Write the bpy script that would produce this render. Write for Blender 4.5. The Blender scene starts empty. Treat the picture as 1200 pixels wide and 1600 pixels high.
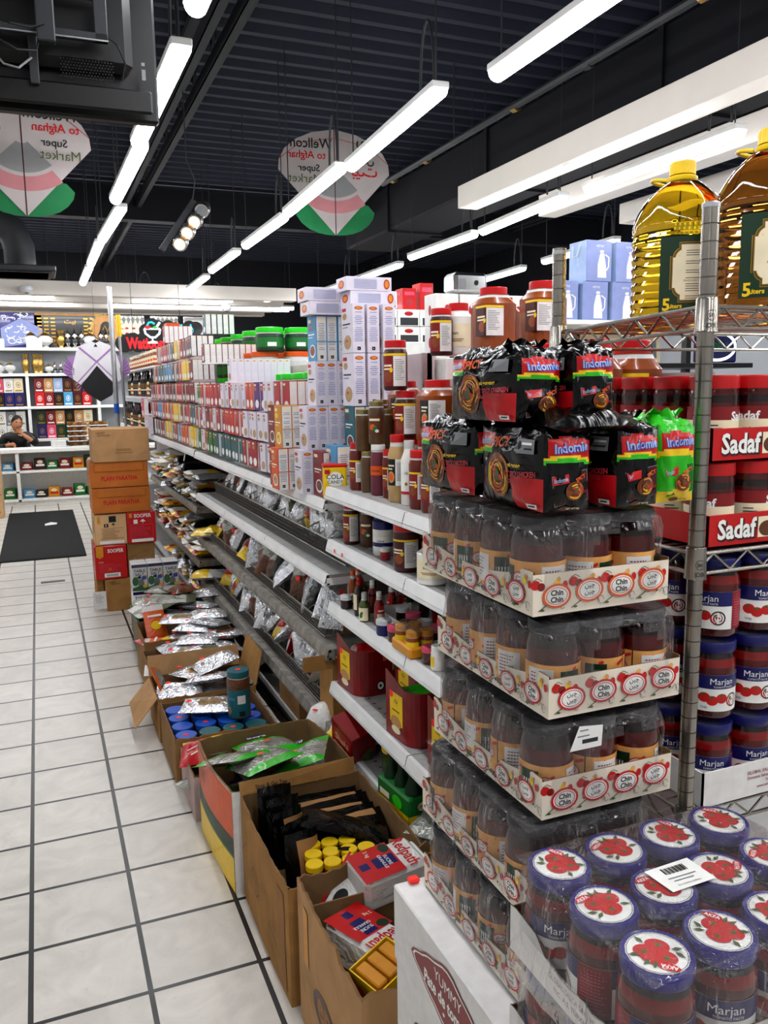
import bpy, math, random
from mathutils import Vector, Matrix, noise
C = bpy.context.scene.collection
sc = bpy.context.scene
PI = math.pi
R = math.radians
rnd = random.Random(7)

# ---------------------------------------------------------------- camera
def cam_setup():
    y, p, r = R(22.492), R(-8.687), R(-0.84)
    f = Vector((math.sin(y)*math.cos(p), math.cos(y)*math.cos(p), math.sin(p)))
    rt = Vector((math.cos(y), -math.sin(y), 0))
    up = rt.cross(f)
    rt, up = math.cos(r)*rt + math.sin(r)*up, -math.sin(r)*rt + math.cos(r)*up
    m = Matrix((rt, up, -f)).transposed().to_4x4()
    m.translation = (0, 0, 1.6)
    cd = bpy.data.cameras.new('camera')
    cd.sensor_fit = 'VERTICAL'; cd.sensor_height = 36; cd.lens = 36*1290/1600
    cd.clip_start = .05; cd.clip_end = 60
    o = bpy.data.objects.new('camera', cd); C.objects.link(o)
    o.matrix_world = m
    sc.camera = o
cam_setup()
# ---------------------------------------------------------------- world, exposure
w = bpy.data.worlds.new('world'); sc.world = w; w.use_nodes = True
w.node_tree.nodes['Background'].inputs[0].default_value = (.75, .85, 1, 1)
w.node_tree.nodes['Background'].inputs[1].default_value = .04
sc.view_settings.view_transform = 'Standard'; sc.view_settings.look = 'None'
sc.view_settings.gamma = 1; sc.view_settings.exposure = 0.93
sc.view_settings.use_curve_mapping = False
TUBE = 22.0        # emission of the ceiling tubes
sc.cycles.max_bounces = 7; sc.cycles.diffuse_bounces = 3; sc.cycles.glossy_bounces = 3
sc.cycles.transmission_bounces = 6; sc.cycles.transparent_max_bounces = 14
sc.cycles.caustics_reflective = False; sc.cycles.caustics_refractive = False
sc.cycles.sample_clamp_indirect = 4

# ---------------------------------------------------------------- materials
def lin(h):
    h = h.lstrip('#')
    out = []
    for i in (0, 2, 4):
        c = int(h[i:i+2], 16)/255
        out.append(c/12.92 if c <= .04045 else ((c+.055)/1.055)**2.4)
    return (*out, 1)
MATS = {}
# name: (hex, roughness, metallic, coat, noise amount, noise scale)
PAL = dict(
    white=('eeeeea', .5, 0, 0, .05, 30), paper=('e6e4e2', .55, 0, 0, .06, 40), lav=('e0dbe6', .45, 0, .2, .04, 40),
    black=('0e0e10', .35, 0, .2, .1, 20), ink=('1b1b1d', .6, 0, 0, 0, 1), grey=('8b8d90', .5, 0, 0, .1, 20), dgrey=('3a3b3f', .5, 0, 0, .1, 20),
    red=('c8151d', .4, 0, .3, .08, 25), dred=('8e0f1c', .4, 0, .3, .1, 25), crimson=('ad0f38', .4, 0, .3, .08, 25), maroon=('4e0d14', .4, 0, .3, .1, 25),
    orange=('e0651a', .45, 0, .2, .08, 25), ochre=('d99a25', .45, 0, .2, .08, 25), yellow=('f2cf1c', .4, 0, .2, .06, 25), gold=('b08a3c', .32, .7, 0, .1, 25),
    green=('1d7a35', .45, 0, .2, .08, 25), lime=('3fd42a', .4, 0, .3, .05, 25), dgreen=('123f24', .45, 0, .2, .1, 25), teal=('1f6f78', .4, 0, .2, .08, 25),
    blue=('1c62c4', .4, 0, .2, .06, 25), navy=('1b1f6b', .35, 0, .3, .06, 25), sky=('5aa0c8', .45, 0, .2, .06, 25), pblue=('a9bede', .5, 0, .1, .05, 25),
    lilac=('8f9ac6', .5, 0, .1, .05, 25), purple=('6a2a84', .45, 0, .2, .06, 25), mauve=('7d3b4c', .5, 0, .2, .1, 25), pink=('d85c78', .5, 0, .1, .06, 25),
    rose=('b83a44', .5, 0, .1, .06, 25), cream=('efe3c6', .5, 0, .1, .06, 25), tan=('c89a63', .55, 0, .1, .1, 25), brown=('6b4023', .5, 0, .2, .15, 25),
    dbrown=('2c1710', .35, 0, .4, .15, 25), curry=('99501a', .3, 0, .6, .22, 14), paprika=('7c2b18', .35, 0, .5, .2, 14), powder=('6e5032', .35, 0, .5, .2, 14),
    beige=('c7a878', .35, 0, .5, .2, 14), tomato=('5e0b0c', .15, 0, .8, .3, 10), sauce=('8c120f', .15, 0, .8, .2, 12), wine=('2c090c', .15, 0, .8, .2, 12),
    honey=('a3560f', .12, 0, .8, .2, 12), pickle=('56692a', .15, 0, .8, .35, 60), jarwhite=('e9e6e0', .3, 0, .3, .03, 20), greenlid=('35d22c', .35, 0, .3, .03, 20),
    steel=('aaa59e', .24, .95, 0, .1, 30), dsteel=('6d6a66', .42, .8, 0, .2, 60), wire=('a8a49c', .35, .6, 0, .2, 40), alum=('b9bbbd', .35, .9, 0, .08, 20),
    tanbox=('dcb78c', .6, 0, .1, .06, 20), traycard=('eae0d0', .5, 0, .15, .05, 30), shelf=('e8e8e8', .35, 0, .15, .05, 12), shelftop=('b4b3b1', .5, .1, 0, .12, 30), dirtyshelf=('9a958d', .55, .2, 0, .3, 20), peg=('c9b9b9', .5, 0, 0, .1, 10),
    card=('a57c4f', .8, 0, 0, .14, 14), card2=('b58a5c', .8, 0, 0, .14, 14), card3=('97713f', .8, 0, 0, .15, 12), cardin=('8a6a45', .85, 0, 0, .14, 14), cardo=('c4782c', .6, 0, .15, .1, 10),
    foil=('d3d5d8', .24, .85, 0, .1, 30), foil2=('b4b6ba', .3, .9, 0, .15, 30), nuts=('7a4a22', .4, 0, .5, .5, 160), nuts2=('a98a55', .4, 0, .5, .5, 160), herbs=('6c7152', .5, 0, .3, .5, 130),
    silverlid=('8f9296', .25, .9, 0, .1, 30), goldlid=('a79a6c', .3, .75, 0, .1, 30), navypaint=('090d1b', .7, 0, 0, .1, 3), whitepaint=('d8d8d6', .6, 0, 0, .03, 4),
    warmpaint=('e2dcd4', .6, 0, 0, .03, 4), greywall=('a9acb0', .7, 0, 0, .04, 3), rubber=('121316', .9, 0, 0, .25, 80), skin=('c08a68', .5, 0, 0, .1, 30), hair=('0d0a09', .6, 0, 0, .1, 60),
    kraft=('b08758', .6, 0, .2, .12, 20), kitew=('e8e6ea', .7, 0, 0, .04, 9), kite=('b5adab', .75, 0, 0, .05, 9), kpink=('b98285', .75, 0, 0, .06, 9), kgrey=('8d8d8d', .75, 0, 0, .06, 9), kgreen=('127a4a', .7, 0, 0, .06, 9),
    klilac=('b28cc0', .7, 0, 0, .06, 9), kblack=('2e2e30', .7, 0, 0, .1, 9), tvblack=('0a0b0e', .45, 0, 0, .1, 30), brass=('b99a5c', .28, .9, 0, .1, 30), chrome=('cfcfcf', .14, 1, 0, .03, 10),
    neonred=('ff1a1a', .5, 0, 0, 0, 1), frost=('cfd0ce', .35, 0, .4, .08, 20), bread=('b8712a', .6, 0, .2, .3, 30), sand=('e4dccb', .6, 0, 0, .1, 20), flesh2=('e8b06a', .5, 0, .2, .2, 30),
    fluo=('ff3b30', .6, 0, 0, 0, 1), tomred=('c91f22', .45, 0, .3, .1, 30), olive=('5b6b3a', .55, 0, .1, .1, 30), violet=('2f2a86', .3, 0, .4, .05, 30), plastic=('d6d8da', .3, 0, .3, .05, 30))
def mat(k):
    if k in MATS: return MATS[k]
    m = bpy.data.materials.new(k); m.use_nodes = True
    nt = m.node_tree; b = nt.nodes['Principled BSDF']
    if k in SPECIAL:
        SPECIAL[k](m, nt, b)
    else:
        h, ro, me, coat, na, ns = PAL[k]
        c = tuple(x**1.22 for x in lin(h)[:3])+(1,)
        b.inputs['Specular IOR Level'].default_value = .32
        b.inputs['Roughness'].default_value = ro; b.inputs['Metallic'].default_value = me
        b.inputs['Coat Weight'].default_value = coat*.6; b.inputs['Coat Roughness'].default_value = .06
        if na > 0:
            tc = nt.nodes.new('ShaderNodeTexCoord'); nz = nt.nodes.new('ShaderNodeTexNoise')
            nz.inputs['Scale'].default_value = ns; nz.inputs['Detail'].default_value = 3
            mr = nt.nodes.new('ShaderNodeMapRange'); mr.inputs[1].default_value = .3; mr.inputs[2].default_value = .7
            mr.inputs[3].default_value = 1-na*1.6; mr.inputs[4].default_value = 1+na*.6
            mx = nt.nodes.new('ShaderNodeMix'); mx.data_type = 'RGBA'; mx.blend_type = 'MULTIPLY'
            mx.inputs[0].default_value = 1; mx.inputs[6].default_value = c
            L = nt.links.new
            L(tc.outputs['Object'], nz.inputs['Vector']); L(nz.outputs[0], mr.inputs[0])
            L(mr.outputs[0], mx.inputs[7]); L(mx.outputs[2], b.inputs['Base Color'])
        else:
            b.inputs['Base Color'].default_value = c
    MATS[k] = m
    return m
def emis(col, s):
    def f(m, nt, b):
        b.inputs['Base Color'].default_value = tuple(.4*c for c in lin(col)[:3])+(1,)
        b.inputs['Emission Color'].default_value = lin(col); b.inputs['Emission Strength'].default_value = s
    return f
def m_film(m, nt, b):          # clear plastic film: mostly see-through, milky haze and sharp highlights on the creases
    nt.nodes.remove(b); L = nt.links.new
    out = nt.nodes['Material Output']
    tr = nt.nodes.new('ShaderNodeBsdfTransparent'); gl = nt.nodes.new('ShaderNodeBsdfGlossy'); df = nt.nodes.new('ShaderNodeBsdfDiffuse')
    gl.inputs['Roughness'].default_value = .07; gl.inputs['Color'].default_value = (.9, .9, .92, 1)
    df.inputs['Color'].default_value = (.6, .56, .55, 1)
    tc = nt.nodes.new('ShaderNodeTexCoord'); nz = nt.nodes.new('ShaderNodeTexNoise'); nz.inputs['Scale'].default_value = 14; nz.inputs['Distortion'].default_value = 1.5
    nz.inputs['Detail'].default_value = 4
    mp = nt.nodes.new('ShaderNodeMapping'); mp.inputs['Scale'].default_value = (1, 1, .35)
    L(tc.outputs['Object'], mp.inputs[0]); L(mp.outputs[0], nz.inputs['Vector'])
    bp = nt.nodes.new('ShaderNodeBump'); bp.inputs['Strength'].default_value = 1.0; bp.inputs['Distance'].default_value = .03
    L(nz.outputs[0], bp.inputs['Height']); L(bp.outputs[0], gl.inputs['Normal'])
    lw = nt.nodes.new('ShaderNodeLayerWeight'); lw.inputs[0].default_value = .35; L(bp.outputs[0], lw.inputs['Normal'])
    mr = nt.nodes.new('ShaderNodeMapRange'); mr.inputs[3].default_value = .015; mr.inputs[4].default_value = .38
    L(lw.outputs['Fresnel'], mr.inputs[0])
    m1 = nt.nodes.new('ShaderNodeMixShader'); m1.inputs[0].default_value = .045
    L(tr.outputs[0], m1.inputs[1]); L(df.outputs[0], m1.inputs[2])
    m2 = nt.nodes.new('ShaderNodeMixShader'); L(mr.outputs[0], m2.inputs[0]); L(m1.outputs[0], m2.inputs[1]); L(gl.outputs[0], m2.inputs[2])
    L(m2.outputs[0], out.inputs[0])
def m_oil(col):
    def f(m, nt, b):
        b.inputs['Base Color'].default_value = col; b.inputs['Transmission Weight'].default_value = 1
        b.inputs['IOR'].default_value = 1.36; b.inputs['Roughness'].default_value = .04
    return f
def m_floor(m, nt, b):
    L = nt.links.new
    tc = nt.nodes.new('ShaderNodeTexCoord'); mp = nt.nodes.new('ShaderNodeMapping'); mp.inputs['Location'].default_value = (.129, -.258, 0)
    L(tc.outputs['Object'], mp.inputs[0])
    br = nt.nodes.new('ShaderNodeTexBrick'); br.offset = 0; br.squash = 1
    br.inputs['Scale'].default_value = 1; br.inputs['Mortar Size'].default_value = .0072; br.inputs['Mortar Smooth'].default_value = .05
    br.inputs['Brick Width'].default_value = .2985; br.inputs['Row Height'].default_value = .306
    br.inputs['Color1'].default_value = lin('c8c3b9'); br.inputs['Color2'].default_value = lin('d2cdc4'); br.inputs['Mortar'].default_value = lin('0b0a0a')
    L(mp.outputs[0], br.inputs['Vector'])
    nz = nt.nodes.new('ShaderNodeTexNoise'); nz.inputs['Scale'].default_value = 7; nz.inputs['Detail'].default_value = 8; nz.inputs['Distortion'].default_value = 1.4
    L(tc.outputs['Object'], nz.inputs['Vector'])
    mr = nt.nodes.new('ShaderNodeMapRange'); mr.inputs[1].default_value = .35; mr.inputs[2].default_value = .7; mr.inputs[3].default_value = .86; mr.inputs[4].default_value = 1.06
    L(nz.outputs[0], mr.inputs[0])
    n2 = nt.nodes.new('ShaderNodeTexNoise'); n2.inputs['Scale'].default_value = 60; n2.inputs['Detail'].default_value = 4; L(tc.outputs['Object'], n2.inputs['Vector'])
    m3 = nt.nodes.new('ShaderNodeMapRange'); m3.inputs[1].default_value = .62; m3.inputs[2].default_value = .72; m3.inputs[3].default_value = 1; m3.inputs[4].default_value = .88
    L(n2.outputs[0], m3.inputs[0])
    mu = nt.nodes.new('ShaderNodeMath'); mu.operation = 'MULTIPLY'; L(mr.outputs[0], mu.inputs[0]); L(m3.outputs[0], mu.inputs[1])
    mx = nt.nodes.new('ShaderNodeMix'); mx.data_type = 'RGBA'; mx.blend_type = 'MULTIPLY'; mx.inputs[0].default_value = 1
    L(br.outputs['Color'], mx.inputs[6]); L(mu.outputs[0], mx.inputs[7]); L(mx.outputs[2], b.inputs['Base Color'])
    r1 = nt.nodes.new('ShaderNodeMapRange'); r1.inputs[3].default_value = .26; r1.inputs[4].default_value = .5; L(nz.outputs[0], r1.inputs[0]); L(r1.outputs[0], b.inputs['Roughness'])
    bp = nt.nodes.new('ShaderNodeBump'); bp.inputs['Strength'].default_value = .4; bp.inputs['Distance'].default_value = .003; bp.invert = True
    L(br.outputs['Fac'], bp.inputs['Height']); L(bp.outputs[0], b.inputs['Normal'])
def m_card(col, st):
    def f(m, nt, b):
        b.inputs['Specular IOR Level'].default_value = .2
        L = nt.links.new; b.inputs['Roughness'].default_value = .8
        tc = nt.nodes.new('ShaderNodeTexCoord'); nz = nt.nodes.new('ShaderNodeTexNoise'); nz.inputs['Scale'].default_value = 9; nz.inputs['Detail'].default_value = 7; nz.inputs['Distortion'].default_value = .8
        L(tc.outputs['Object'], nz.inputs[0])
        cr = nt.nodes.new('ShaderNodeMapRange'); cr.inputs[1].default_value = .3; cr.inputs[2].default_value = .75; cr.inputs[3].default_value = 1.1; cr.inputs[4].default_value = st
        L(nz.outputs[0], cr.inputs[0])
        mx = nt.nodes.new('ShaderNodeMix'); mx.data_type = 'RGBA'; mx.blend_type = 'MULTIPLY'; mx.inputs[0].default_value = 1; mx.inputs[6].default_value = lin(col)
        L(cr.outputs[0], mx.inputs[7]); L(mx.outputs[2], b.inputs['Base Color'])
        bp = nt.nodes.new('ShaderNodeBump'); bp.inputs['Strength'].default_value = .25; bp.inputs['Distance'].default_value = .01; L(nz.outputs[0], bp.inputs['Height']); L(bp.outputs[0], b.inputs['Normal'])
    return f
def m_crumple(col, met, ro, sc_, coat=0., bd=.012):
    def f(m, nt, b):
        L = nt.links.new
        b.inputs['Base Color'].default_value = tuple(x**1.12 for x in lin(col)[:3])+(1,); b.inputs['Metallic'].default_value = met; b.inputs['Roughness'].default_value = ro; b.inputs['Specular IOR Level'].default_value = .3
        b.inputs['Coat Weight'].default_value = coat; b.inputs['Coat Roughness'].default_value = .1
        tc = nt.nodes.new('ShaderNodeTexCoord'); nz = nt.nodes.new('ShaderNodeTexNoise'); nz.inputs['Scale'].default_value = sc_; nz.inputs['Detail'].default_value = 2; nz.inputs['Distortion'].default_value = 2.2
        L(tc.outputs['Object'], nz.inputs[0])
        bp = nt.nodes.new('ShaderNodeBump'); bp.inputs['Strength'].default_value = .5; bp.inputs['Distance'].default_value = bd; L(nz.outputs[0], bp.inputs['Height'])
        L(bp.outputs[0], b.inputs['Normal']); L(bp.outputs[0], b.inputs['Coat Normal'])
    return f
def m_corr(m, nt, b):
    L = nt.links.new
    b.inputs['Base Color'].default_value = lin('0c1226'); b.inputs['Roughness'].default_value = .8
def m_glassy(m, nt, b):        # thin clear glass or plastic
    nt.nodes.remove(b); L = nt.links.new; out = nt.nodes['Material Output']
    tr = nt.nodes.new('ShaderNodeBsdfTransparent'); tr.inputs[0].default_value = (.93, .93, .93, 1)
    gl = nt.nodes.new('ShaderNodeBsdfGlossy'); gl.inputs['Roughness'].default_value = .06
    fr = nt.nodes.new('ShaderNodeFresnel'); fr.inputs[0].default_value = 1.5
    mr = nt.nodes.new('ShaderNodeMapRange'); mr.inputs[3].default_value = .06; mr.inputs[4].default_value = .9; L(fr.outputs[0], mr.inputs[0])
    d = nt.nodes.new('ShaderNodeMixShader'); L(mr.outputs[0], d.inputs[0]); L(tr.outputs[0], d.inputs[1]); L(gl.outputs[0], d.inputs[2]); L(d.outputs[0], out.inputs[0])
SPECIAL = dict(
    tube=lambda m, nt, b: emis('fbfcff', TUBE)(m, nt, b), downlight=lambda m, nt, b: emis('fff2e0', 14)(m, nt, b),
    spot=lambda m, nt, b: emis('ffb060', 6)(m, nt, b), neoncyan=emis('10c8dc', .75), neonrd=emis('f00818', .62), neonwhite=emis('f2f6ff', .8), led=emis('ffffff', 3),
    film=m_film, floor=m_floor, corr=m_corr, glassy=m_glassy,
    oil=m_oil((1.0, .58, .015, 1)), oildark=m_oil((.40, .13, .015, 1)),
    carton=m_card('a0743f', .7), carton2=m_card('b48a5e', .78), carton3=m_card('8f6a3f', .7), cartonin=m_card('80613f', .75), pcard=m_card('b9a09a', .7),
    blackfilm=m_crumple('020203', 0, .2, 13, 0, .010), silver=m_crumple('eceef2', .72, .2, 24, 0, .022), silver2=m_crumple('c8cbd0', .75, .24, 24, 0, .022), clearbag=m_crumple('a2a39a', .3, .2, 24, .5, .018),
    redfilm=m_crumple('b80f1a', 0, .3, 15, .1, .005), greenfilm=m_crumple('2fb41e', 0, .3, 15, .3, .006), yellowfilm=m_crumple('e6c21c', 0, .3, 15, .3, .005), goldfilm=m_crumple('b98a3a', .4, .3, 22, .4),
    orangefilm=m_crumple('df661a', 0, .3, 22, .5), whitefilm=m_crumple('dedcd8', 0, .4, 22, .3), brownfilm=m_crumple('6a3a1c', 0, .3, 22, .5))

# ---------------------------------------------------------------- text outlines from the built-in font
TXT = {}
def glyphs(s, bold=0.):
    k = (s, bold)
    if k in TXT: return TXT[k]
    cu = bpy.data.curves.new('t', 'FONT'); cu.body = s; cu.size = 1; cu.resolution_u = 2; cu.offset = bold
    cu.space_line = .82; cu.align_x = 'CENTER'
    o = bpy.data.objects.new('t', cu); C.objects.link(o)
    dg = bpy.context.evaluated_depsgraph_get(); dg.update()
    me = o.evaluated_get(dg).to_mesh()
    vs = [(v.co.x, v.co.y) for v in me.vertices]; me.calc_loop_triangles(); fs = [tuple(p.vertices) for p in me.loop_triangles]
    o.evaluated_get(dg).to_mesh_clear()
    bpy.data.objects.remove(o); bpy.data.curves.remove(cu)
    if vs:
        xs = [a for a, b in vs]; ys = [b for a, b in vs]
        x0, x1, y0, y1 = min(xs), max(xs), min(ys), max(ys)
        vs = [((a-(x0+x1)/2), (b-(y0+y1)/2)) for a, b in vs]
        d = (x1-x0, y1-y0)
    else: d = (1, 1)
    TXT[k] = (vs, fs, d)
    return TXT[k]

# ---------------------------------------------------------------- mesh builder
class MB:
    def __init__(s): s.v = []; s.f = []; s.m = []; s.sm = []; s.names = []
    def mi(s, n):
        if n not in s.names: s.names.append(n)
        return s.names.index(n)
    def add(s, vs, fs, m, smooth=False):
        b = len(s.v); s.v += [tuple(p) for p in vs]
        i = s.mi(m) if isinstance(m, str) else None
        for k, f in enumerate(fs):
            s.f.append(tuple(b+j for j in f)); s.m.append(i if i is not None else s.mi(m[k])); s.sm.append(smooth)
        return s
    def box(s, x0, y0, z0, x1, y1, z1, m, taper=0):
        t = taper
        vs = [(x0, y0, z0), (x1, y0, z0), (x1, y1, z0), (x0, y1, z0), (x0+t, y0+t, z1), (x1-t, y0+t, z1), (x1-t, y1-t, z1), (x0+t, y1-t, z1)]
        return s.add(vs, [(0, 3, 2, 1), (4, 5, 6, 7), (0, 1, 5, 4), (1, 2, 6, 5), (2, 3, 7, 6), (3, 0, 4, 7)], m)
    def bbox(s, x0, y0, z0, x1, y1, z1, m, b=.004):   # box with chamfered edges
        X, Y, Z = (x0, x1), (y0, y1), (z0, z1)
        vs = []; idx = {}
        def P(i, j, k, ax):
            c = [X[i], Y[j], Z[k]]
            for a, e in ((0, i), (1, j), (2, k)):
                if a != ax: c[a] += b if e == 0 else -b
            key = (i, j, k, ax)
            if key not in idx: idx[key] = len(vs); vs.append(tuple(c))
            return idx[key]
        fs = []
        for ax in range(3):
            for e in (0, 1):
                q = []
                for a, c in ((0, 0), (1, 0), (1, 1), (0, 1)):
                    ijk = [0, 0, 0]; ijk[ax] = e; ijk[(ax+1) % 3] = a; ijk[(ax+2) % 3] = c
                    q.append(P(*ijk, ax))
                fs.append(tuple(q) if e else tuple(q[::-1]))
        for ax in range(3):
            a1, a2 = (ax+1) % 3, (ax+2) % 3
            for e1 in (0, 1):
                for e2 in (0, 1):
                    q = []
                    for t in (0, 1):
                        ijk = [0, 0, 0]; ijk[ax] = t; ijk[a1] = e1; ijk[a2] = e2; q.append((tuple(ijk)))
                    f = (P(*q[0], a1), P(*q[1], a1), P(*q[1], a2), P(*q[0], a2))
                    fs.append(f if e1 != e2 else f[::-1])
        for i in (0, 1):
            for j in (0, 1):
                for k in (0, 1):
                    f = (P(i, j, k, 0), P(i, j, k, 1), P(i, j, k, 2))
                    fs.append(f if (i+j+k) % 2 else f[::-1])
        return s.add(vs, fs, m)
    def lathe(s, prof, m, n=20, cx=0, cy=0, cap=True, sq=0., sy=1.):
        """prof: (r, z) or (r, z, material) from bottom to top; sq > 0 squares the section"""
        vs = []; fs = []; ms = []; N = len(prof)
        for p in prof:
            for i in range(n):
                a = 2*PI*i/n; c, d = math.cos(a), math.sin(a)
                k = 1.
                if sq: k = 1/((abs(c)**(2+sq*8)+abs(d)**(2+sq*8))**(1/(2+sq*8)))
                vs.append((cx+p[0]*c*k, cy+p[0]*d*k*sy, p[1]))
        for j in range(N-1):
            mm = prof[j+1][2] if len(prof[j+1]) > 2 else m
            for i in range(n):
                fs.append((j*n+i, j*n+(i+1) % n, (j+1)*n+(i+1) % n, (j+1)*n+i)); ms.append(mm)
        if cap:
            fs.append(tuple(range(n))[::-1]); ms.append(prof[0][2] if len(prof[0]) > 2 else m)
            fs.append(tuple((N-1)*n+i for i in range(n))); ms.append(prof[-1][2] if len(prof[-1]) > 2 else m)
        b = len(s.v); s.v += vs
        for k, f in enumerate(fs):
            s.f.append(tuple(b+j for j in f)); s.m.append(s.mi(ms[k])); s.sm.append(True)
        return s
    def tube(s, pts, r, m, n=8, close=False, taper=None):
        pts = [Vector(p) for p in pts]; vs = []; fs = []; N = len(pts); up0 = None
        for k, p in enumerate(pts):
            if close: t = (pts[(k+1) % N]-pts[k-1])
            else: t = (pts[min(k+1, N-1)]-pts[max(k-1, 0)])
            t = t.normalized() if t.length > 1e-9 else Vector((0, 0, 1))
            if up0 is None:
                up0 = Vector((0, 0, 1)) if abs(t.z) < .9 else Vector((1, 0, 0))
            a = t.cross(up0)
            if a.length < 1e-6: a = t.orthogonal()
            a.normalize(); bb = a.cross(t).normalized(); up0 = bb
            rr = r*(taper[k] if taper else 1)
            for i in range(n):
                th = 2*PI*i/n
                vs.append(p+a*(rr*math.cos(th))+bb*(rr*math.sin(th)))
        M_ = N if close else N-1
        for k in range(M_):
            k2 = (k+1) % N
            for i in range(n):
                fs.append((k*n+i, k*n+(i+1) % n, k2*n+(i+1) % n, k2*n+i))
        if not close:
            fs.append(tuple(range(n))[::-1]); fs.append(tuple((N-1)*n+i for i in range(n)))
        return s.add(vs, fs, m, True)
    def art(s, P, els, curved=False, l0=.0004):
        """flat print on a surface; P(u, v, lift) -> point. els: ('r',x,y,w,h,m) ('e',cx,cy,rx,ry,m) ('t',text,cx,cy,height,m[,maxw[,bold]]) ('p',[pts],m) ('l',[pts],width,m)"""
        for k, e in enumerate(els):
            L = l0*(1+k*.035) if not curved else l0*(1+.15*min(k, 6)+.012*k)
            if e[0] == 'r':
                _, x, y, w_, h, m = e; n = max(1, int(abs(w_)/.004)) if curved else 1
                vs = []
                for i in range(n+1):
                    vs += [P(x+w_*i/n, y, L), P(x+w_*i/n, y+h, L)]
                s.add(vs, [(2*i, 2*i+2, 2*i+3, 2*i+1) for i in range(n)], m, curved)
            elif e[0] == 'e':
                _, cx, cy, rx, ry, m = e; n = 18
                vs = [P(cx, cy, L)]; fs = []
                rings = (.5, 1) if curved else (1,)
                for q in rings:
                    for i in range(n):
                        a = 2*PI*i/n; vs.append(P(cx+rx*q*math.cos(a), cy+ry*q*math.sin(a), L))
                for i in range(n): fs.append((0, 1+i, 1+(i+1) % n))
                if curved:
                    for i in range(n): fs.append((1+i, 1+n+i, 1+n+(i+1) % n, 1+(i+1) % n))
                s.add(vs, fs, m)
            elif e[0] == 't':
                _, t, cx, cy, h, m = e[:6]; mw = e[6] if len(e) > 6 else None; bo = e[7] if len(e) > 7 else .012
                rot = e[8] if len(e) > 8 else 0
                if 'M' in t: bo = 0.
                g, fs, d = glyphs(t, bo); sy = h/d[1]; sx = sy
                if curved: L += .00018
                if mw and d[0]*sx > mw: sx = mw/d[0]
                if mw and mw > 0 and d[0]*sx < mw*.6 and len(t) > 2 and e[0] == 't' and bo > .02: sx = mw*.8/d[0]
                cr, sr = math.cos(rot), math.sin(rot)
                s.add([P(cx+a*sx*cr-b*sy*sr, cy+a*sx*sr+b*sy*cr, L) for a, b in g], fs, m)
            elif e[0] == 'p':
                s.add([P(x, y, L) for x, y in e[1]], [tuple(range(len(e[1])))], e[2])
            elif e[0] == 'l':
                pts, wd, m = e[1:4]; vs = []
                for i, (x, y) in enumerate(pts):
                    a = pts[max(i-1, 0)]; b = pts[min(i+1, len(pts)-1)]
                    dx, dy = b[0]-a[0], b[1]-a[1]; q = math.hypot(dx, dy) or 1
                    nx, ny = -dy/q*wd/2, dx/q*wd/2
                    vs += [P(x+nx, y+ny, L), P(x-nx, y-ny, L)]
                s.add(vs, [(2*i+1, 2*i+3, 2*i+2, 2*i) for i in range(len(pts)-1)], m)
        return s
    def mesh(s, name):
        me = bpy.data.meshes.new(name)
        me.from_pydata(s.v, [], s.f); 
        for n in s.names: me.materials.append(mat(n))
        me.polygons.foreach_set('material_index', s.m); me.polygons.foreach_set('use_smooth', s.sm)
        me.update()
        if any(s.sm): me.set_sharp_from_angle(angle=R(38))
        return me
def flat(o, ux, uy):
    o, ux, uy = Vector(o), Vector(ux), Vector(uy); n = ux.cross(uy).normalized()
    return lambda u, v, l: o+ux*u+uy*v+n*l
def cyl(r, a0, z0, cx=0, cy=0):
    return lambda u, v, l: Vector((cx+(r+l)*math.cos(a0+u/r), cy+(r+l)*math.sin(a0+u/r), z0+v))

def obj(name, mb, parent=None, loc=None, link=True):
    me = mb if isinstance(mb, bpy.types.Mesh) else mb.mesh(name)
    o = bpy.data.objects.new(name, me)
    if link: C.objects.link(o)
    if parent is not None: o.parent = parent
    if loc: o.location = loc
    return o
def tag(o, label, cat, group=None):
    o['label'] = label; o['category'] = cat
    if group: o['group'] = group
    return o
def struct(name, mb, parent=None):
    o = obj(name, mb, parent)
    if parent is None: o['kind'] = 'structure'
    return o
def proto(name, parts, cat=None):
    """an unlinked master: parts = [(name, MB, [subparts])], the first is the thing's own mesh"""
    r = obj(name, parts[0][1], link=False)
    if cat: r['category'] = cat
    kids = []
    for p in parts[1:]:
        c = obj(p[0], p[1], r, link=False)
        if len(p) > 3: c['label'] = p[3]
        kids.append((c, [obj(q[0], q[1], c, link=False) for q in (p[2] if len(p) > 2 else [])]))
    r['_k'] = len(PROTO); PROTO.append(kids)
    return r
PROTO = []
def put(pr, loc, rz=0, label=None, group=None, rx=0, ry=0, s=1., parent=None, kids=True):
    r = pr.copy(); k = r['_k']; del r['_k']; C.objects.link(r)
    r.location = loc; r.rotation_euler = (rx, ry, rz)
    if s != 1.: r.scale = (s, s, s) if isinstance(s, (int, float)) else s
    if label: r['label'] = label
    if group: r['group'] = group
    if parent is not None:
        r.parent = parent
        if 'category' in r: del r['category']
    if kids:
        for c0, subs in PROTO[k]:
            c = c0.copy(); C.objects.link(c); c.parent = r
            for g0 in subs:
                g = g0.copy(); C.objects.link(g); g.parent = c
    return r
def empty(name, loc, label, cat, group=None, rz=0):
    o = bpy.data.objects.new(name, None); C.objects.link(o); o.location = loc; o.rotation_euler = (0, 0, rz)
    return tag(o, label, cat, group)
ORD = 'first second third fourth fifth sixth seventh eighth ninth tenth eleventh twelfth thirteenth fourteenth fifteenth sixteenth seventeenth eighteenth nineteenth twentieth'.split()
ORD += ['twenty-'+x for x in ORD[:9]]+['thirtieth']+['thirty-'+x for x in ORD[:9]]

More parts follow.
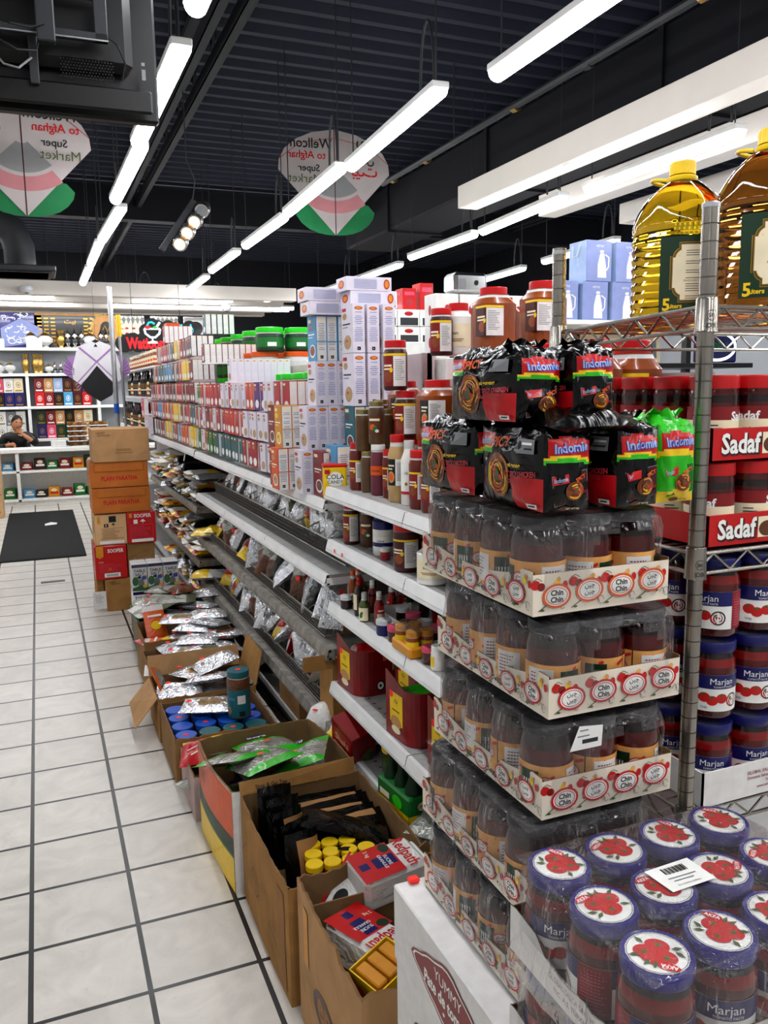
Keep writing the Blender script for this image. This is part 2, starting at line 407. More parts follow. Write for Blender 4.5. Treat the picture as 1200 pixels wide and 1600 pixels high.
# ================================================================ THE ROOM
def room():
    struct('floor', MB().add([(-4, -3.2, 0), (7, -3.2, 0), (7, 14, 0), (-4, 14, 0)], [(0, 1, 2, 3)], 'floor'))
    b = MB()                    # corrugated deck: ribs run across the aisles
    zc = 3.75; y = -3.2; vs = []; k = 0
    while y < 14:
        for dy, z in ((0, zc), (.03, zc-.05), (.08, zc-.05), (.11, zc)):
            vs += [(-4, y+dy, z), (7, y+dy, z)]; k += 1
        y += .19
    b.add(vs, [(2*i, 2*i+1, 2*i+3, 2*i+2) for i in range(k-1)], 'corr')
    struct('ceiling', b)
    struct('wall_back', MB().box(-4, 14, 0, 7, 14.1, 2.3, 'whitepaint').box(-4, 14, 2.3, 7, 14.1, 3.8, 'navypaint'))
    struct('wall_right', MB().box(7, -3.2, 0, 7.1, 14, 2.6, 'greywall').box(7, -3.2, 2.6, 7.1, 14, 3.8, 'navypaint'))
    struct('wall_left', MB().box(-4.1, -3.2, 0, -4, 14, 2.8, 'whitepaint').box(-4.1, -3.2, 2.8, -4, 14, 3.8, 'navypaint'))
    struct('wall_front', MB().box(-4, -3.3, 0, 7, -3.2, 2.8, 'whitepaint').box(-4, -3.3, 2.8, 7, -3.2, 3.8, 'navypaint'))
    # dark steel joists and duct
    def joist(x, nm):
        m = MB()
        for dx in (0, .13):
            m.box(x+dx, -3.2, 3.42, x+dx+.05, 13.9, 3.425, 'navypaint').box(x+dx, -3.2, 3.42, x+dx+.006, 13.9, 3.5, 'navypaint')
        yy = -3
        while yy < 13.4:
            m.tube([(x+.09, yy, 3.44), (x+.09, yy+.3, 3.7), (x+.09, yy+.6, 3.44)], .009, 'navypaint', 5); yy += .6
        m.box(x+.02, -3.2, 3.66, x+.16, 13.9, 3.70, 'navypaint')
        struct(nm, m)
    joist(.93, 'trim_1'); joist(5.3, 'trim_2')
    struct('trim_3', MB().box(-4, 9.0, 3.3, 7, 9.16, 3.62, 'navypaint'))
    d = MB().bbox(3.42, -3, 3.16, 4.0, 9.3, 3.6, 'navypaint', .02)
    for y in range(-2, 9, 2): d.box(3.4, y, 3.14, 4.02, y+.05, 3.62, 'navypaint')
    tag(obj('air_duct', d), 'dark painted rectangular air duct running above the white beams', 'duct')
    p = MB().tube([(2.72, -2.5, 3.2), (2.68, 6.4, 3.2)], .022, 'dgrey', 8)
    for y in (2.9, 3.7, 4.4, 5.6, 6.2): p.tube([(2.7, y, 3.2), (2.7, y+.05, 3.2)], .03, 'brass' if y != 3.7 else 'dgrey', 8)
    for y in (1, 3.2, 5.2): p.tube([(2.7, y, 3.2), (2.7, y, 3.74)], .005, 'dgrey', 5)
    tag(obj('conduit_pipe', p), 'thin dark pipe with brass couplings slung under the ceiling deck', 'pipe')
room()

# ================================================================ WHITE BEAMS AND LIGHTS
def beams():
    spec = [('trim_4', 2.77, 2.92, -1.2, 5.28), ('trim_5', 3.46, 3.61, -1.2, 5.34), ('trim_6', 4.21, 4.36, -1.2, 5.38)]
    for n, x0, x1, y0, y1 in spec:
        struct(n, MB().bbox(x0, y0, 2.8, x1, y1, 2.945, 'warmpaint', .003))
    sp = [('trim_7', 9.8, 9.98, 2.96), ('trim_8', 10.5, 10.68, 2.95), ('trim_9', 11.2, 11.38, 2.96), ('trim_10', 11.9, 12.08, 2.96)]
    for i, (n, y0, y1, x1) in enumerate(sp):
        struct(n, MB().bbox(-3.9, y0, 2.62, x1+.05*i, y1, 2.77, 'warmpaint', .003))
    # recessed downlights: a lamp lens in a ring
    pr = proto('downlight', [('downlight', MB().lathe([(.035, -.004), (.033, -.001)], 'downlight', 18)), ('trim_ring', MB().lathe([(.036, -.001), (.05, -.006), (.053, -.001)], 'white', 20, cap=False))], 'light')
    k = 0
    for x, y, z, where in ((2.845, 4.05, 2.8, 'beam over the oil jugs, farther of two'), (2.845, 2.45, 2.8, 'beam over the oil jugs, nearer of two'),
                    (2.62, 9.89, 2.62, 'far beam end near the camera dome'), (1.9, 10.59, 2.62, 'second beam of the far ceiling')):
        put(pr, (x, y, z-.0005), 0, 'small round downlight sunk in the white '+where, None)
beams()

def tubes():
    """linear fixtures, 1.2 m long, hung end to end in rows"""
    L = 1.15
    def fixture(ax):
        body = MB(); n = 10; vs = []
        def pt(t, a, r=.031): 
            x = r*math.cos(a); z = r*math.sin(a)
            return (x, t, z) if ax == 'y' else (t, x, z)
        cov = MB(); h = L/2
        for t in (-h, -h+.01, h-.01, h):
            for i in range(n+1):
                a = PI+PI*i/n; rr = .030 if abs(t) == h else .034
                vs.append(pt(t, a, rr))
        fs = [(j*(n+1)+i, j*(n+1)+i+1, (j+1)*(n+1)+i+1, (j+1)*(n+1)+i) for j in range(3) for i in range(n)]
        fs += [tuple(range(n+1))[::-1], tuple(3*(n+1)+i for i in range(n+1))]
        cov.add(vs, fs, 'tube', True)
        if ax == 'y': body.bbox(-.036, -h-.004, 0, .036, h+.004, .028, 'whitepaint', .004)
        else: body.bbox(-h-.004, -.036, 0, h+.004, .036, .028, 'whitepaint', .004)
        hw = []
        for s in (-h+.04, h-.04):
            hw.append(('hanging_wire', MB().tube([(0, s, .028), (0, s, 1.0)] if ax == 'y' else [(s, 0, .028), (s, 0, 1.0)], .0035, 'dgrey', 5)))
        cd = MB(); pts = []
        for k in range(11):
            a = PI*k/10; y = -h+.06+.07*(1-math.cos(a)); z = .05+.24*math.sin(a)
            pts.append((.0, y, z) if ax == 'y' else (y, 0, z))
        cd.tube(pts, .006, 'dgrey', 6)
        return [('linear_light', body), ('diffuser', cov), ('power_cord', cd)]+hw
    py = proto('linear_light', fixture('y'), 'light'); px = proto('linear_light', fixture('x'), 'light')
    rows = [('over the tiled aisle', [(.515, -1.6, 0), (.515, -.3, 0), (.515, .85, 0), (.51, 2.05, 0), (.513, 3.5, .6), (.518, 4.71, .8), (.548, 6.09, 1.6), (.525, 7.4, 0), (.527, 8.8, 0)]),
            ('over the spice shelving', [(1.57, -1.6, 0), (1.57, -.3, 0), (1.6, 1.0, 0), (1.605, 2.2, -.5), (1.524, 3.556, -3.3), (1.543, 4.75, -2.4), (1.591, 6.045, -.6), (1.605, 7.5, -.7), (1.66, 9.1, -1)]),
            ('between the white beams', [(3.05, -1.2, 0), (3.05, .4, 0), (3.05, 2.2, 0), (3.0, 3.56, -.8), (3.043, 4.93, -4.5), (3.087, 6.19, 0), (3.178, 7.77, 0), (3.19, 9.1, 0)]),
            ('at the far side of the shop', [(4.38, -1.2, 0), (4.38, .4, 0), (4.38, 2.0, 0), (4.38, 3.4, 0), (4.33, 6.07, -4.2), (4.46, 7.64, -4)])]
    for nm, xs in rows:
        for i, (x, y, a) in enumerate(xs[::-1]):
            put(py, (x, y, 2.708), R(a), 'white tube light %s, %s counted from the far end' % (nm, ORD[i]), 'linear lights '+nm)
    for i, (x, y) in enumerate(((-1.6, 10.2), (-.32, 10.2), (.42, 10.25), (-.1, 11.0), (1.7, 10.2), (2.25, 10.25), (1.55, 11.0), (2.7, 11.0))):
        if i in (2, 5): continue
        put(px, (x, y, 2.66), 0, 'white crosswise tube light in the %s gap of the far beams, %s in line' % ('front' if y < 10.5 else 'second', ORD[[0, 1, 0, 0, 2, 0, 1, 2][i]]), 'crosswise lights between the far beams')
    for i, (x, y) in enumerate(((-2.6, 12.3), (-.9, 12.3), (.45, 12.3), (1.8, 12.3), (-2.6, 13.2), (-.9, 13.2), (.45, 13.2), (1.8, 13.2), (3.1, 12.6), (-2.9, 11.0))):  # extra tubes hidden behind the beams, added to brighten the back of the shop
        put(px, (x, y, 2.78), 0, 'white crosswise tube light over the counter, %s in the unseen rows added for brightness' % ORD[i], 'added tube lights over the counter')
    # rows over the left part of the shop, outside the picture
    for i in range(8):
        put(py, (-1.6, -1.5+1.7*i, 2.72), 0, 'white tube light beside the left wall, %s from the shop front' % ORD[i], 'linear lights beside the left wall')
    for i in range(5):
        put(py, (5.8, -1+2.0*i, 2.72), 0, 'white tube light beside the right wall, %s from the shop front' % ORD[i], 'linear lights beside the right wall')
tubes()

# ================================================================ HANGING THINGS
def bag_grid(w, h, t, seed, fn=None, nx=10, ny=12, m='silver', crimp=.07, wr=.12, back=None):
    """a filled pouch lying in the xy plane, thickness up; fn(u, v) -> material of the top face"""
    mb = MB(); r = random.Random(seed); ox, oy = r.random()*50, r.random()*50
    bend = r.uniform(-.12, .12)*w
    def P(i, j, sgn):
        u = i/nx; v = j/ny; a = 2*u-1; c = 2*v-1
        e = max(0, 1-abs(a)**3)**.55*max(0, 1-max(0, (abs(c)-0)/(1-crimp) if abs(c) < 1-crimp else 1)**4)**.6
        n1 = noise.noise(Vector((a*2.2+ox, c*2.2+oy, sgn*.7)))
        n2 = noise.noise(Vector((a*5+ox, c*5+oy, 3+sgn)))+.6*noise.noise(Vector((a*11+ox, c*9+oy, 6)))
        z = sgn*t/2*e*(1+.5*n1)+(n2*wr*t)*(.35+e)*.8
        sx = 1-.10*e*(1-abs(c))+.03*noise.noise(Vector((c*3, ox, 0)))
        return (a*w/2*sx, c*h/2+.02*h*n1*abs(a), z+bend*.3*(a*a)+t*.5)
    top = [P(i, j, 1) for j in range(ny+1) for i in range(nx+1)]
    bot = [P(i, j, -1) for j in range(ny+1) for i in range(nx+1)]
    for j in range(ny+1):
        for i in range(nx+1):
            if i in (0, nx) or j in (0, ny): bot[j*(nx+1)+i] = top[j*(nx+1)+i]
    fs = []; ms = []
    for j in range(ny):
        for i in range(nx):
            q = j*(nx+1)+i
            fs.append((q, q+1, q+nx+2, q+nx+1)); ms.append(fn((i+.5)/nx, (j+.5)/ny) if fn else m)
    mb.add(top, fs, ms, True)
    mb.add(bot, [f[::-1] for f in fs], back or m, True)
    return mb
def kite(name, loc, W, H, label, style, rz=0, fl=1):
    o = empty(name, loc, label, 'kite', None, rz)
    def sheet(pts, m, dy=0.): 
        c = [(x*W, dy, z*H) for x, z in pts]; n = len(c); t = .0015
        vs = c+[(x, y+t, z) for x, y, z in c]
        return vs, [tuple(range(n)), tuple(range(n, 2*n))[::-1]]+[(i, i+n, (i+1) % n+n, (i+1) % n) for i in range(n)]
    def S(nm, polys):
        b = MB()
        for pts, m, dy in polys: b.add(*sheet(pts, m, dy), m)
        return obj(nm, b, o)
    if style == 'club':
        arc = [(-.5, .14)]+[(-.5+.5*math.sin(a)*.92-.0, .14+.36*(1-math.cos(a))*1.0) for a in [k*PI/16 for k in range(1, 8)]]
        arc = [(-.5, .1), (-.49, .2), (-.44, .3), (-.34, .39), (-.2, .46), (0, .5), (.2, .46), (.34, .39), (.44, .3), (.49, .2), (.5, .1), (0, -.5)]
        cx = [.5, .47]
        S('sail', [(arc[::-1], 'kite', 0)])
        S('tail_fan', [([(0, -.5), (-.08, -.497), (-.16, -.48), (-.24, -.445), (-.305, -.39), (-.345, -.33), (-.36, -.27), (-.3, -.20), (-.2, -.2), (0, -.3)], 'kgreen', .004), ([(0, -.5), (0, -.3), (.2, -.2), (.3, -.20), (.36, -.27), (.345, -.33), (.305, -.39), (.24, -.445), (.16, -.48), (.08, -.497)], 'kgreen', .004)])
        P = flat((0, -.0001, 0), (1, 0, 0), (0, 0, 1))
        b = MB()
        def band(r0, r1, a0, a1, m):      # ring sectors of the central emblem
            pts = []
            n = 14
            vs = []
            for i in range(n+1):
                a = a0+(a1-a0)*i/n
                vs += [P(r0*math.cos(a)*W, (.16+r0*math.sin(a))*H, .0006), P(r1*math.cos(a)*W, (.16+r1*math.sin(a))*H, .0006)]
            b.add(vs, [(2*i, 2*i+1, 2*i+3, 2*i+2) for i in range(n)], m)
        A0, A1 = R(-133), R(-47)
        band(.06, .3, A0, A1, 'kgrey'); band(.33, .45, R(-128), R(-52), 'kpink')
        b.art(P, [('l', [(0, .5*H), (0, -.5*H)], .006, 'maroon'), ('l', [(-.49*W, .2*H), (-.3*W, .36*H), (0, .42*H), (.3*W, .36*H), (.49*W, .2*H)], .004, 'rose')], l0=.001)
        obj('emblem', b, o)
        b = MB()
        Q = flat((0, -.0001, 0), (-1, 0, 0), (0, 0, 1))
        def QQ(u, v, l): return Vector((-u, -.0001-l*2, v))
        for (t, x, z, m, h) in (('Wellcom', -.22, .36, 'ink', .075), ('to Afghan', -.25, .24, 'red', .075), ('Super', -.23, .12, 'ink', .07), ('Market', -.27, .03, 'olive', .065)):
            b.art(QQ, [('t', t, -x*W*fl, z*H, h*H*1.25, m, .40*W)], l0=.0012)
        for (t, x, z, m, h) in (('\uFEEC\uFE91', .25, .36, 'ink', .08), ('\uFEE5\uFE8E\uFED0\uFED3\uFE8D', .25, .23, 'ink', .09), ('\uFE96\uFEF4\uFE91', .27, .1, 'red', .09)):
            b.art(QQ, [('t', t, -x*W*fl, z*H, h*H*1.25, m, .36*W)], l0=.0012)
        obj('lettering', b, o)
    else:
        # white kite with lilac wings and a black lower panel
        S('sail', [([(0, .5), (-.27, .38), (-.38, -.0), (-.36, -.14), (-.2, -.27), (0, .14)], 'kitew', 0), ([(0, .5), (0, .14), (.2, -.27), (.36, -.14), (.38, 0), (.27, .38)], 'kitew', 0),
                   ([(0, .14), (-.2, -.27), (-.14, -.33), (0, -.1), (.14, -.33), (.2, -.27)], 'kitew', .001)])
        S('wing_panel', [([(-.27, .27), (-.42, .2), (-.5, .06), (-.5, -.04), (-.36, -.14), (-.33, .1)], 'klilac', .002)])
        S('wing_panel', [([(.27, .27), (.33, .1), (.36, -.14), (.5, -.04), (.5, .06), (.42, .2)], 'klilac', .002)])
        S('lower_panel', [([(0, .08), (-.26, -.24), (-.18, -.36), (.02, -.5), (.2, -.4), (.26, -.24)], 'kblack', -.003)])
        P = flat((0, -.0002, 0), (1, 0, 0), (0, 0, 1)); b = MB(); E = []
        for sx in (-1, 1):
            for q, wd in ((0, .012), (.07, .008), (.11, .008)):
                E.append(('l', [(sx*(-.05-q*.0)*W*0+sx*0, (.14-q*1.6)*H), (sx*.33*W*(1-q*.3), (-.22-q*.9)*H)], wd, 'klilac'))
            E.append(('l', [(0, .14*H), (sx*.25*W, .37*H)], .02, 'klilac'))
        E.append(('p', [(-.03*W, .38*H), (.03*W, .38*H), (0, .43*H)], 'ink')); E.append(('p', [(-.06*W, .47*H), (0, .44*H), (.06*W, .47*H), (0, .5*H)], 'ink'))
        b.art(P, E, l0=.001); obj('stripes', b, o)
        b = MB()
        for sx in (-1, 1):
            for k in range(5):
                b.tube([(sx*.34*W, -.004, (-.06+.02*k)*H), (sx*(.49-.01*abs(k-1))*W, -.004, (-.05+.07*k)*H)], .002, 'purple', 4)
        obj('wing_ribs', b, o)
    b = MB().tube([(0, .004, -.49*H), (0, .006, .5*H)], .004, 'dgrey', 5)
    obj('spine_stick', b, o)
    zt = 3.71-loc[2]
    obj('hanging_thread', MB().tube([(0, .004, .49*H), (0, .004, zt)], .0015, 'dgrey', 4), o)
kite('paper_kite', (1.955, 5.5, 2.955), .765, .68, 'pale round shouldered kite with mirrored lettering, hung among the middle lights', 'club', R(-6))
kite('paper_kite', (0.02, 4.5, 2.715), .63, .56, 'pale round shouldered kite with mirrored lettering and green tail, below the screen', 'club', R(4), -1)
kite('paper_kite', (.60, 9.2, 1.80), .66, .64, 'white kite with lilac wings and black lower panel before the gift shelves', 'lilac')

def screen():
    o = empty('television', (-.18, 2.3, 2.27), 'black flat television seen from behind, hung from the ceiling', 'television', None, R(-2))
    b = MB().bbox(-.62, 0, .0, .52, .035, .70, 'tvblack', .006)
    b.bbox(-.5, -.045, .10, .46, .0, .62, 'tvblack', .02)
    obj('casing', b, o)
    g = MB()
    for i in range(17):
        for j in range(8):
            x = .29+i*.0072+(j % 2)*.0035; z = .074+j*.0066
            g.box(x, -.0475, z, x+.0036, -.0455, z+.0034, 'ink')
    obj('vent_grille', g, o)['kind'] = 'stuff'
    for x, z in ((.30, .055), (.30, .035), (.35, .03), (.44, .022), (.49, .018)): obj('screw_socket', MB().box(x, -.0475, z, x+.008, -.045, z+.007, 'ink'), o)
    obj('lower_lip', MB().bbox(.0, -.055, .005, .50, -.044, .06, 'tvblack', .005), o)
    obj('port', MB().box(.478, -.0475, .118, .486, -.044, .126, 'grey'), o); obj('port', MB().box(.478, -.0475, .085, .487, -.044, .11, 'grey'), o)
    f = MB()
    f.bbox(-.3, -.10, .143, .40, -.085, .163, 'dgrey', .002).bbox(-.3, -.10, .235, .40, -.085, .255, 'dgrey', .002).bbox(.37, -.10, .143, .40, -.085, .255, 'dgrey', .002)
    f.box(-.3, -.104, .143, .40, -.1, .146, 'alum').box(-.3, -.104, .252, .40, -.1, .255, 'alum')
    obj('mounting_frame', f, o)
    obj('bracket', MB().bbox(.222, -.07, .045, .242, -.045, .15, 'dgrey', .002), o)
    obj('ceiling_pole', MB().bbox(.243, -.13, .12, .283, -.10, 1.45, 'dgrey', .003), o)
    for k, pts in enumerate(([(.395, -.09, .163), (.42, -.1, .14), (.437, -.08, .11), (.43, -.06, .075)], [(.12, -.1, .16), (.16, -.14, .11), (.2, -.14, .09), (.24, -.12, .10), (.25, -.11, .14)], [(.14, -.1, .1), (.17, -.13, .06), (.2, -.13, .055), (.228, -.1, .09)], [(.14, -.1, .17), (.19, -.15, .14), (.23, -.14, .14), (.26, -.13, .155)])):
        obj('cable', MB().tube(pts, .0025, 'grey' if k == 2 else 'ink', 6), o)
    j = tag(obj('junction_box', MB().bbox(-.035, -.02, -.06, .035, .02, .05, 'plastic', .008)), 'small white electrical box hanging above the television, at the top corner', 'box')
    j.location = (-.005, 1.9, 2.52); j.rotation_euler = (0, R(-22), 0)
    obj('knockouts', MB().art(flat((0, -.0201, 0), (1, 0, 0), (0, 0, 1)), [('e', -.015, .02, .009, .009, 'grey'), ('e', .015, .025, .005, .005, 'dgrey'), ('e', -.01, -.02, .005, .005, 'dgrey'), ('e', .012, -.035, .006, .006, 'grey')]), j)
    obj('conduit', MB().tube([(-.02, 0, .05), (-.03, 0, 1.2)], .012, 'dgrey', 8), j)
screen()
def spots():
    o = empty('track_light', (.90, 5.5, 2.62), 'dark track with swivelling spotlights hanging between the tube rows', 'track light', None, R(0))
    t = MB().bbox(-.19, -.02, -.02, .19, .02, .02, 'dgrey', .003)
    a = R(-55)
    tr = obj('track', t, o); tr.rotation_euler = (0, a, 0)
    for k in range(4):
        d = -.14+.085*k
        x, z = math.cos(a)*(d), -math.sin(a)*(d)
        b = MB().lathe([(.03, 0), (.042, .01), (.045, .06), (.04, .085)], 'dgrey', 14).lathe([(.044, -.004), (.046, 0), (.04, .004)], 'chrome', 14)
        h = obj('spotlight_head', b, o); h.location = (x+.075, -.06, z-.01); h.rotation_mode = 'QUATERNION'; h.rotation_quaternion = Vector((.35, .8, .45)).to_track_quat('Z', 'Y')
        lf = MB().lathe([(.034, -.006), (.034, -.005)], 'spot' if k < 3 else 'grey', 14)
        obj('lamp_lens', lf, h)
    obj('hanging_wire', MB().tube([(.1, 0, .17), (.12, 0, .28), (.07, 0, .4), (.07, 0, 1.1)], .004, 'dgrey', 5), o)
spots()
def vents():
    b = MB().bbox(-.28, -.26, 0, .28, .26, .05, 'dgrey', .01)
    for k in range(5): b.box(-.24+.02*k, -.24+.02*k, -.012, .24-.02*k, .24-.02*k, -.004+.0*k, 'tvblack')
    o = tag(obj('air_diffuser', b), 'square dark ceiling air diffuser on a curved duct, above the counter', 'vent'); o.location = (-.05, 8, 2.60)
    obj('duct_elbow', MB().tube([(0, 0, .05), (0, 0, .22), (-.05, 0, .36), (-.2, 0, .45), (-.6, 0, .48), (-3.5, 0, .48)], .13, 'dgrey', 14), o)
    for x, y, nm in ((-.02, 9.75, 'left of the tube lights'), (2.25, 11.85, 'at the far end of the stepped beams')):
        c = tag(obj('security_camera', MB().lathe([(.03, -.075), (.062, -.05), (.068, -.02), (.06, 0)], 'plastic', 18)), 'small white dome camera under the far beam, '+('above the counter' if x < 1 else 'over the kettle boxes'), 'camera')
        c.location = (x, 9.72 if x < 1 else 10.45, 2.70 if x < 1 else 2.62)
        obj('camera_lens', MB().lathe([(.002, -.085), (.025, -.078), (.034, -.07)], 'black', 14), c)
vents()

# ================================================================ BACK OF THE SHOP
def back_shop():
    # white counter shelving
    o = empty('display_counter', (0, 12.6, 0), 'long low white counter with open shelves of snacks at the back', 'counter')
    obj('worktop', MB().bbox(-3.6, -.03, .745, 3.0, .40, .80, 'white', .006), o)
    obj('carcass', MB().box(-3.6, .36, .06, 3.0, .38, .745, 'white').box(-3.6, .03, 0, 3.0, .4, .06, 'white'), o)
    for z in (.06, .46): obj('shelf_board', MB().bbox(-3.6, 0, z-.02+.02, 3.0, .42, z+.03, 'white', .003), o)
    for x in (-2.9, -1.6, -.34, .85, 2.0): obj('divider', MB().bbox(x, 0, .06, x+.045, .42, .745, 'white', .003), o)
    # wall shelving behind
    s = empty('wall_shelving', (0, 13.6, 0), 'tall white compartment shelving on the back wall full of gift boxes', 'shelving')
    for z in (.84, 1.33, 1.82, 2.2): obj('shelf_board', MB().bbox(-3.6, 0, z, 1.9 if z < 2 else 2.6, .36, z+.04, 'white', .003), s)
    for x in (-2.6, -1.35, -.14, .86, 1.86): obj('divider', MB().bbox(x, .01, .0, x+.045, .36, 1.82, 'white', .003), s)
    obj('back_panel', MB().box(-3.6, .36, 0, 2.6, .37, 2.2, 'greywall'), s)
    # goods on the wall shelving: gift boxes
    pals = ['red', 'dred', 'tan', 'pblue', 'sky', 'dbrown', 'navy', 'cream', 'black', 'white', 'pink', 'dgreen', 'maroon', 'lilac', 'grey']
    giftp = {}
    for c in pals:
        m2 = 'gold' if c in ('black', 'maroon', 'dgreen', 'navy', 'dbrown') else ('white' if c not in ('white', 'cream') else 'gold')
        b = MB().bbox(-.075, -.05, 0, .075, .05, .22, c, .002)
        e = [('e', .075, .12, .035, .045, m2), ('e', .075, .12, .027, .036, c), ('e', .075, .12, .012, .02, m2), ('r', .02, .02, .11, .02, m2)]
        giftp[c] = proto('gift_box', [('gift_box', b), ('front_print', MB().art(flat((-.075, -.0501, 0), (1, 0, 0), (0, 0, 1)), e, l0=.0008))], 'box')
    tiers = {1.37: 'third', .88: 'second'}
    seq = {(1.37, 0): 'pink white cream black white black navy navy'.split(), (1.37, 1): 'red dred tan dbrown pblue sky maroon maroon red navy navy tan'.split(),
           (.88, 0): 'white white white grey white white'.split(), (.88, 1): 'navy pink dgreen dgreen dred tan black tan cream'.split()}
    for (z, c), cs in seq.items():
        x0, x1 = ((-1.28, -.2), (-.05, .84))[c]
        for lay in (0, 1):
            n = int((x1-x0)/.135)
            for i in range(n):
                col = cs[(i+lay*3) % len(cs)] if (z, c) != (1.37, 1) else cs[min(len(cs)-1, int(i*1.7)+lay)]
                put(giftp[col], (x0+.09+i*.135, 13.74, z+.2205*lay*.95), 0, '%s gift box, %s along the %s layer of the %s compartment, %s shelf' % (dict(pblue='pale blue', dred='dark red', dgreen='dark green', dbrown='dark brown').get(col, col), ORD[i], ('lower', 'upper')[lay], ('seated man\'s', 'middle')[c], ('lower', 'upper')[z > 1]), 'gift boxes on the back wall', s=(.86, 1, .95))
    # top shelf: silver ornaments, plaques and banners
    lant = proto('ornament', [('ornament', MB().lathe([(.05, 0), (.055, .02), (.02, .04), (.05, .07), (.052, .12), (.02, .15), (.045, .17), (.045, .2), (.02, .24), (.01, .27), (.002, .3)], 'chrome', 12)), ('panes', MB().lathe([(.051, .075), (.053, .115)], 'dgrey', 12, cap=False))], 'ornament')
    vase = proto('vase', [('vase', MB().lathe([(.05, 0), (.04, .03), (.07, .1), (.06, .17), (.04, .2), (.065, .26)], 'brass', 14)), ('collar', MB().lathe([(.042, .19), (.046, .2), (.042, .21)], 'chrome', 14, cap=False))], 'vase')
    pot = proto('serving_pot', [('serving_pot', MB().lathe([(.06, 0), (.03, .03), (.1, .08), (.11, .13), (.06, .17), (.05, .18)], 'frost', 14)), ('lid', MB().lathe([(.07, .175), (.05, .2), (.012, .22), (.012, .24), (.002, .25)], 'brass', 12)), ('handle', MB().tube([(.1, 0, .16), (.15, 0, .14), (.15, 0, .09), (.1, 0, .07)], .008, 'brass', 6))], 'pot')
    for i, x in enumerate((.50, .60, .70, .98)): put(lant, (x, 13.72, 2.24), 0, 'silver lantern ornament on the top white shelf, %s from the counter side' % ORD[i], 'silver lantern ornaments on the top shelf')
    put(lant, (1.06, 13.78, 2.24), 0, 'silver lantern ornament on the top shelf just behind the grey pole')
    for i, x in enumerate((-.6, -.02, .18, .82)): put(pot, (x, 13.74, 2.24), .3*i, 'frosted pot with brass lid on the top white shelf, %s along' % ORD[i], 'frosted pots on the top shelf', s=1.05)
    put(vase, (.40, 13.74, 2.24), 0, 'pale brass vase beside the silver lanterns on the top shelf')
    tb = MB().bbox(-.11, -.06, 0, .11, .06, .13, 'white', .004)
    for i, x in enumerate((-.5, .02)):
        t = tag(obj('tissue_box', tb.mesh('tissue_box') if i == 0 else TB), 'white square box on the top shelf, '+('at the frame edge' if i == 0 else 'under a brass dish'), 'box'); TB = t.data
        t.location = (x-.0, 13.68, 2.24)
    for i, (x, m) in enumerate(((-.14, 'brass'), (.0, 'chrome'), (.06, 'brass'))):
        v = put(vase, (x+.02, 13.74, 1.86), 0, ('amber gold vase on the second shelf, farther from the kite', 'silver vase between two amber vases', 'amber gold vase on the second shelf, nearer the kite')[i], None, s=(.85, .85, 1.1))
    for i in range(9):
        put(lant if i % 3 else pot, (.2+.085*i if i < 5 else 1.15+.09*(i-5), 13.76+.02*(i % 2), 1.86), i, 'small brass and glass ornament on the second white shelf, %s along' % ORD[i], 'ornaments on the second shelf', s=.62)
    for i in range(3):
        put(pot, (-.62+.14*i, 13.72, 1.86), i, 'pale tea glass set on the second shelf near the shop corner, %s along' % ORD[i], 'tea glass sets', s=.75)
    # pictures standing at the back wall above the top shelf
    def plaque(x, z, w, h, m, els, label, y=13.92, cat='picture', nm='framed_picture', fr='black'):
        o = tag(obj(nm, MB().bbox(-w/2, -.012, 0, w/2, .012, h, fr, .003)), label, cat); o.location = (x, y, z)
        obj('picture_face', MB().art(flat((-w/2, -.0122, 0), (1, 0, 0), (0, 0, 1)), [('r', .02, .02, w-.04, h-.04, m)]+els, l0=.0012), o)
        return o
    def scr(w, h, m, sd, n=14, z0=.15, z1=.85):   # loops of script
        r = random.Random(sd); E = []
        for k in range(n):
            x, y = r.uniform(.12, .8)*w, r.uniform(z0, z1)*h; q = r.uniform(.04, .1)*w; a0 = r.random()*6
            E.append(('l', [(x+q*math.cos(a0+t*.55)*(1+.3*t/6), y+q*.7*math.sin(a0+t*.55)) for t in range(7)], .012, m))
        return E
    plaque(-.14, 2.24, .62, .64, 'violet', [('p', [(.02, .02), (.02, .3), (.3, .45), (.6, .3), (.6, .1)], 'lilac')]+scr(.5, .62, 'white', 3, 26), 'violet banner with white calligraphy standing on the top shelf')
    col = []
    for k in range(10):
        for j in range(8):
            if 3 <= k <= 6 and j > 2: continue
            col.append(('r', .06+k*.095, .06+j*.055, .065, .02, 'gold'))
    plaque(.55, 2.24, 1.05, .60, 'black', col+[('t', '\uFE96\uFEF4\uFE91', .53, .4, .07, 'gold')]+[('r', .03, .50, .99, .06, 'tan')], 'wide black panel with columns of small gold script and a wooden top rail')
    sb = MB()
    for k in range(20):
        a = 2*PI*k/20
        sb.add([(.2*math.cos(a-.14), 0, .2*math.sin(a-.14)), (.2*math.cos(a+.14), 0, .2*math.sin(a+.14)), (.29*math.cos(a), -.01, .29*math.sin(a)), (.2*math.cos(a), .02, .2*math.sin(a))], [(0, 1, 2), (0, 2, 3), (2, 1, 3), (0, 3, 1)], 'brass')
    sb.add([(.21*math.cos(2*PI*i/24), y, .21*math.sin(2*PI*i/24)) for y in (-.02, .02) for i in range(24)], [tuple(range(24)), tuple(range(24, 48))[::-1]]+[(i, (i+1) % 24, 24+(i+1) % 24, 24+i)[::-1] for i in range(24)], 'tan')
    o2 = tag(obj('sunburst_plaque', sb), 'round golden sunburst wall plaque behind the grey pole', 'plaque'); o2.location = (1.08, 13.9, 2.55)
    obj('medallion', MB().art(flat((0, -.0202, 0), (1, 0, 0), (0, 0, 1)), [('e', .0, 0, .09, .11, 'black')]+[('l', [(-.05, -.02), (-.02, .05), (.02, -.05), (.05, .03)], .012, 'gold')], l0=.001), o2)
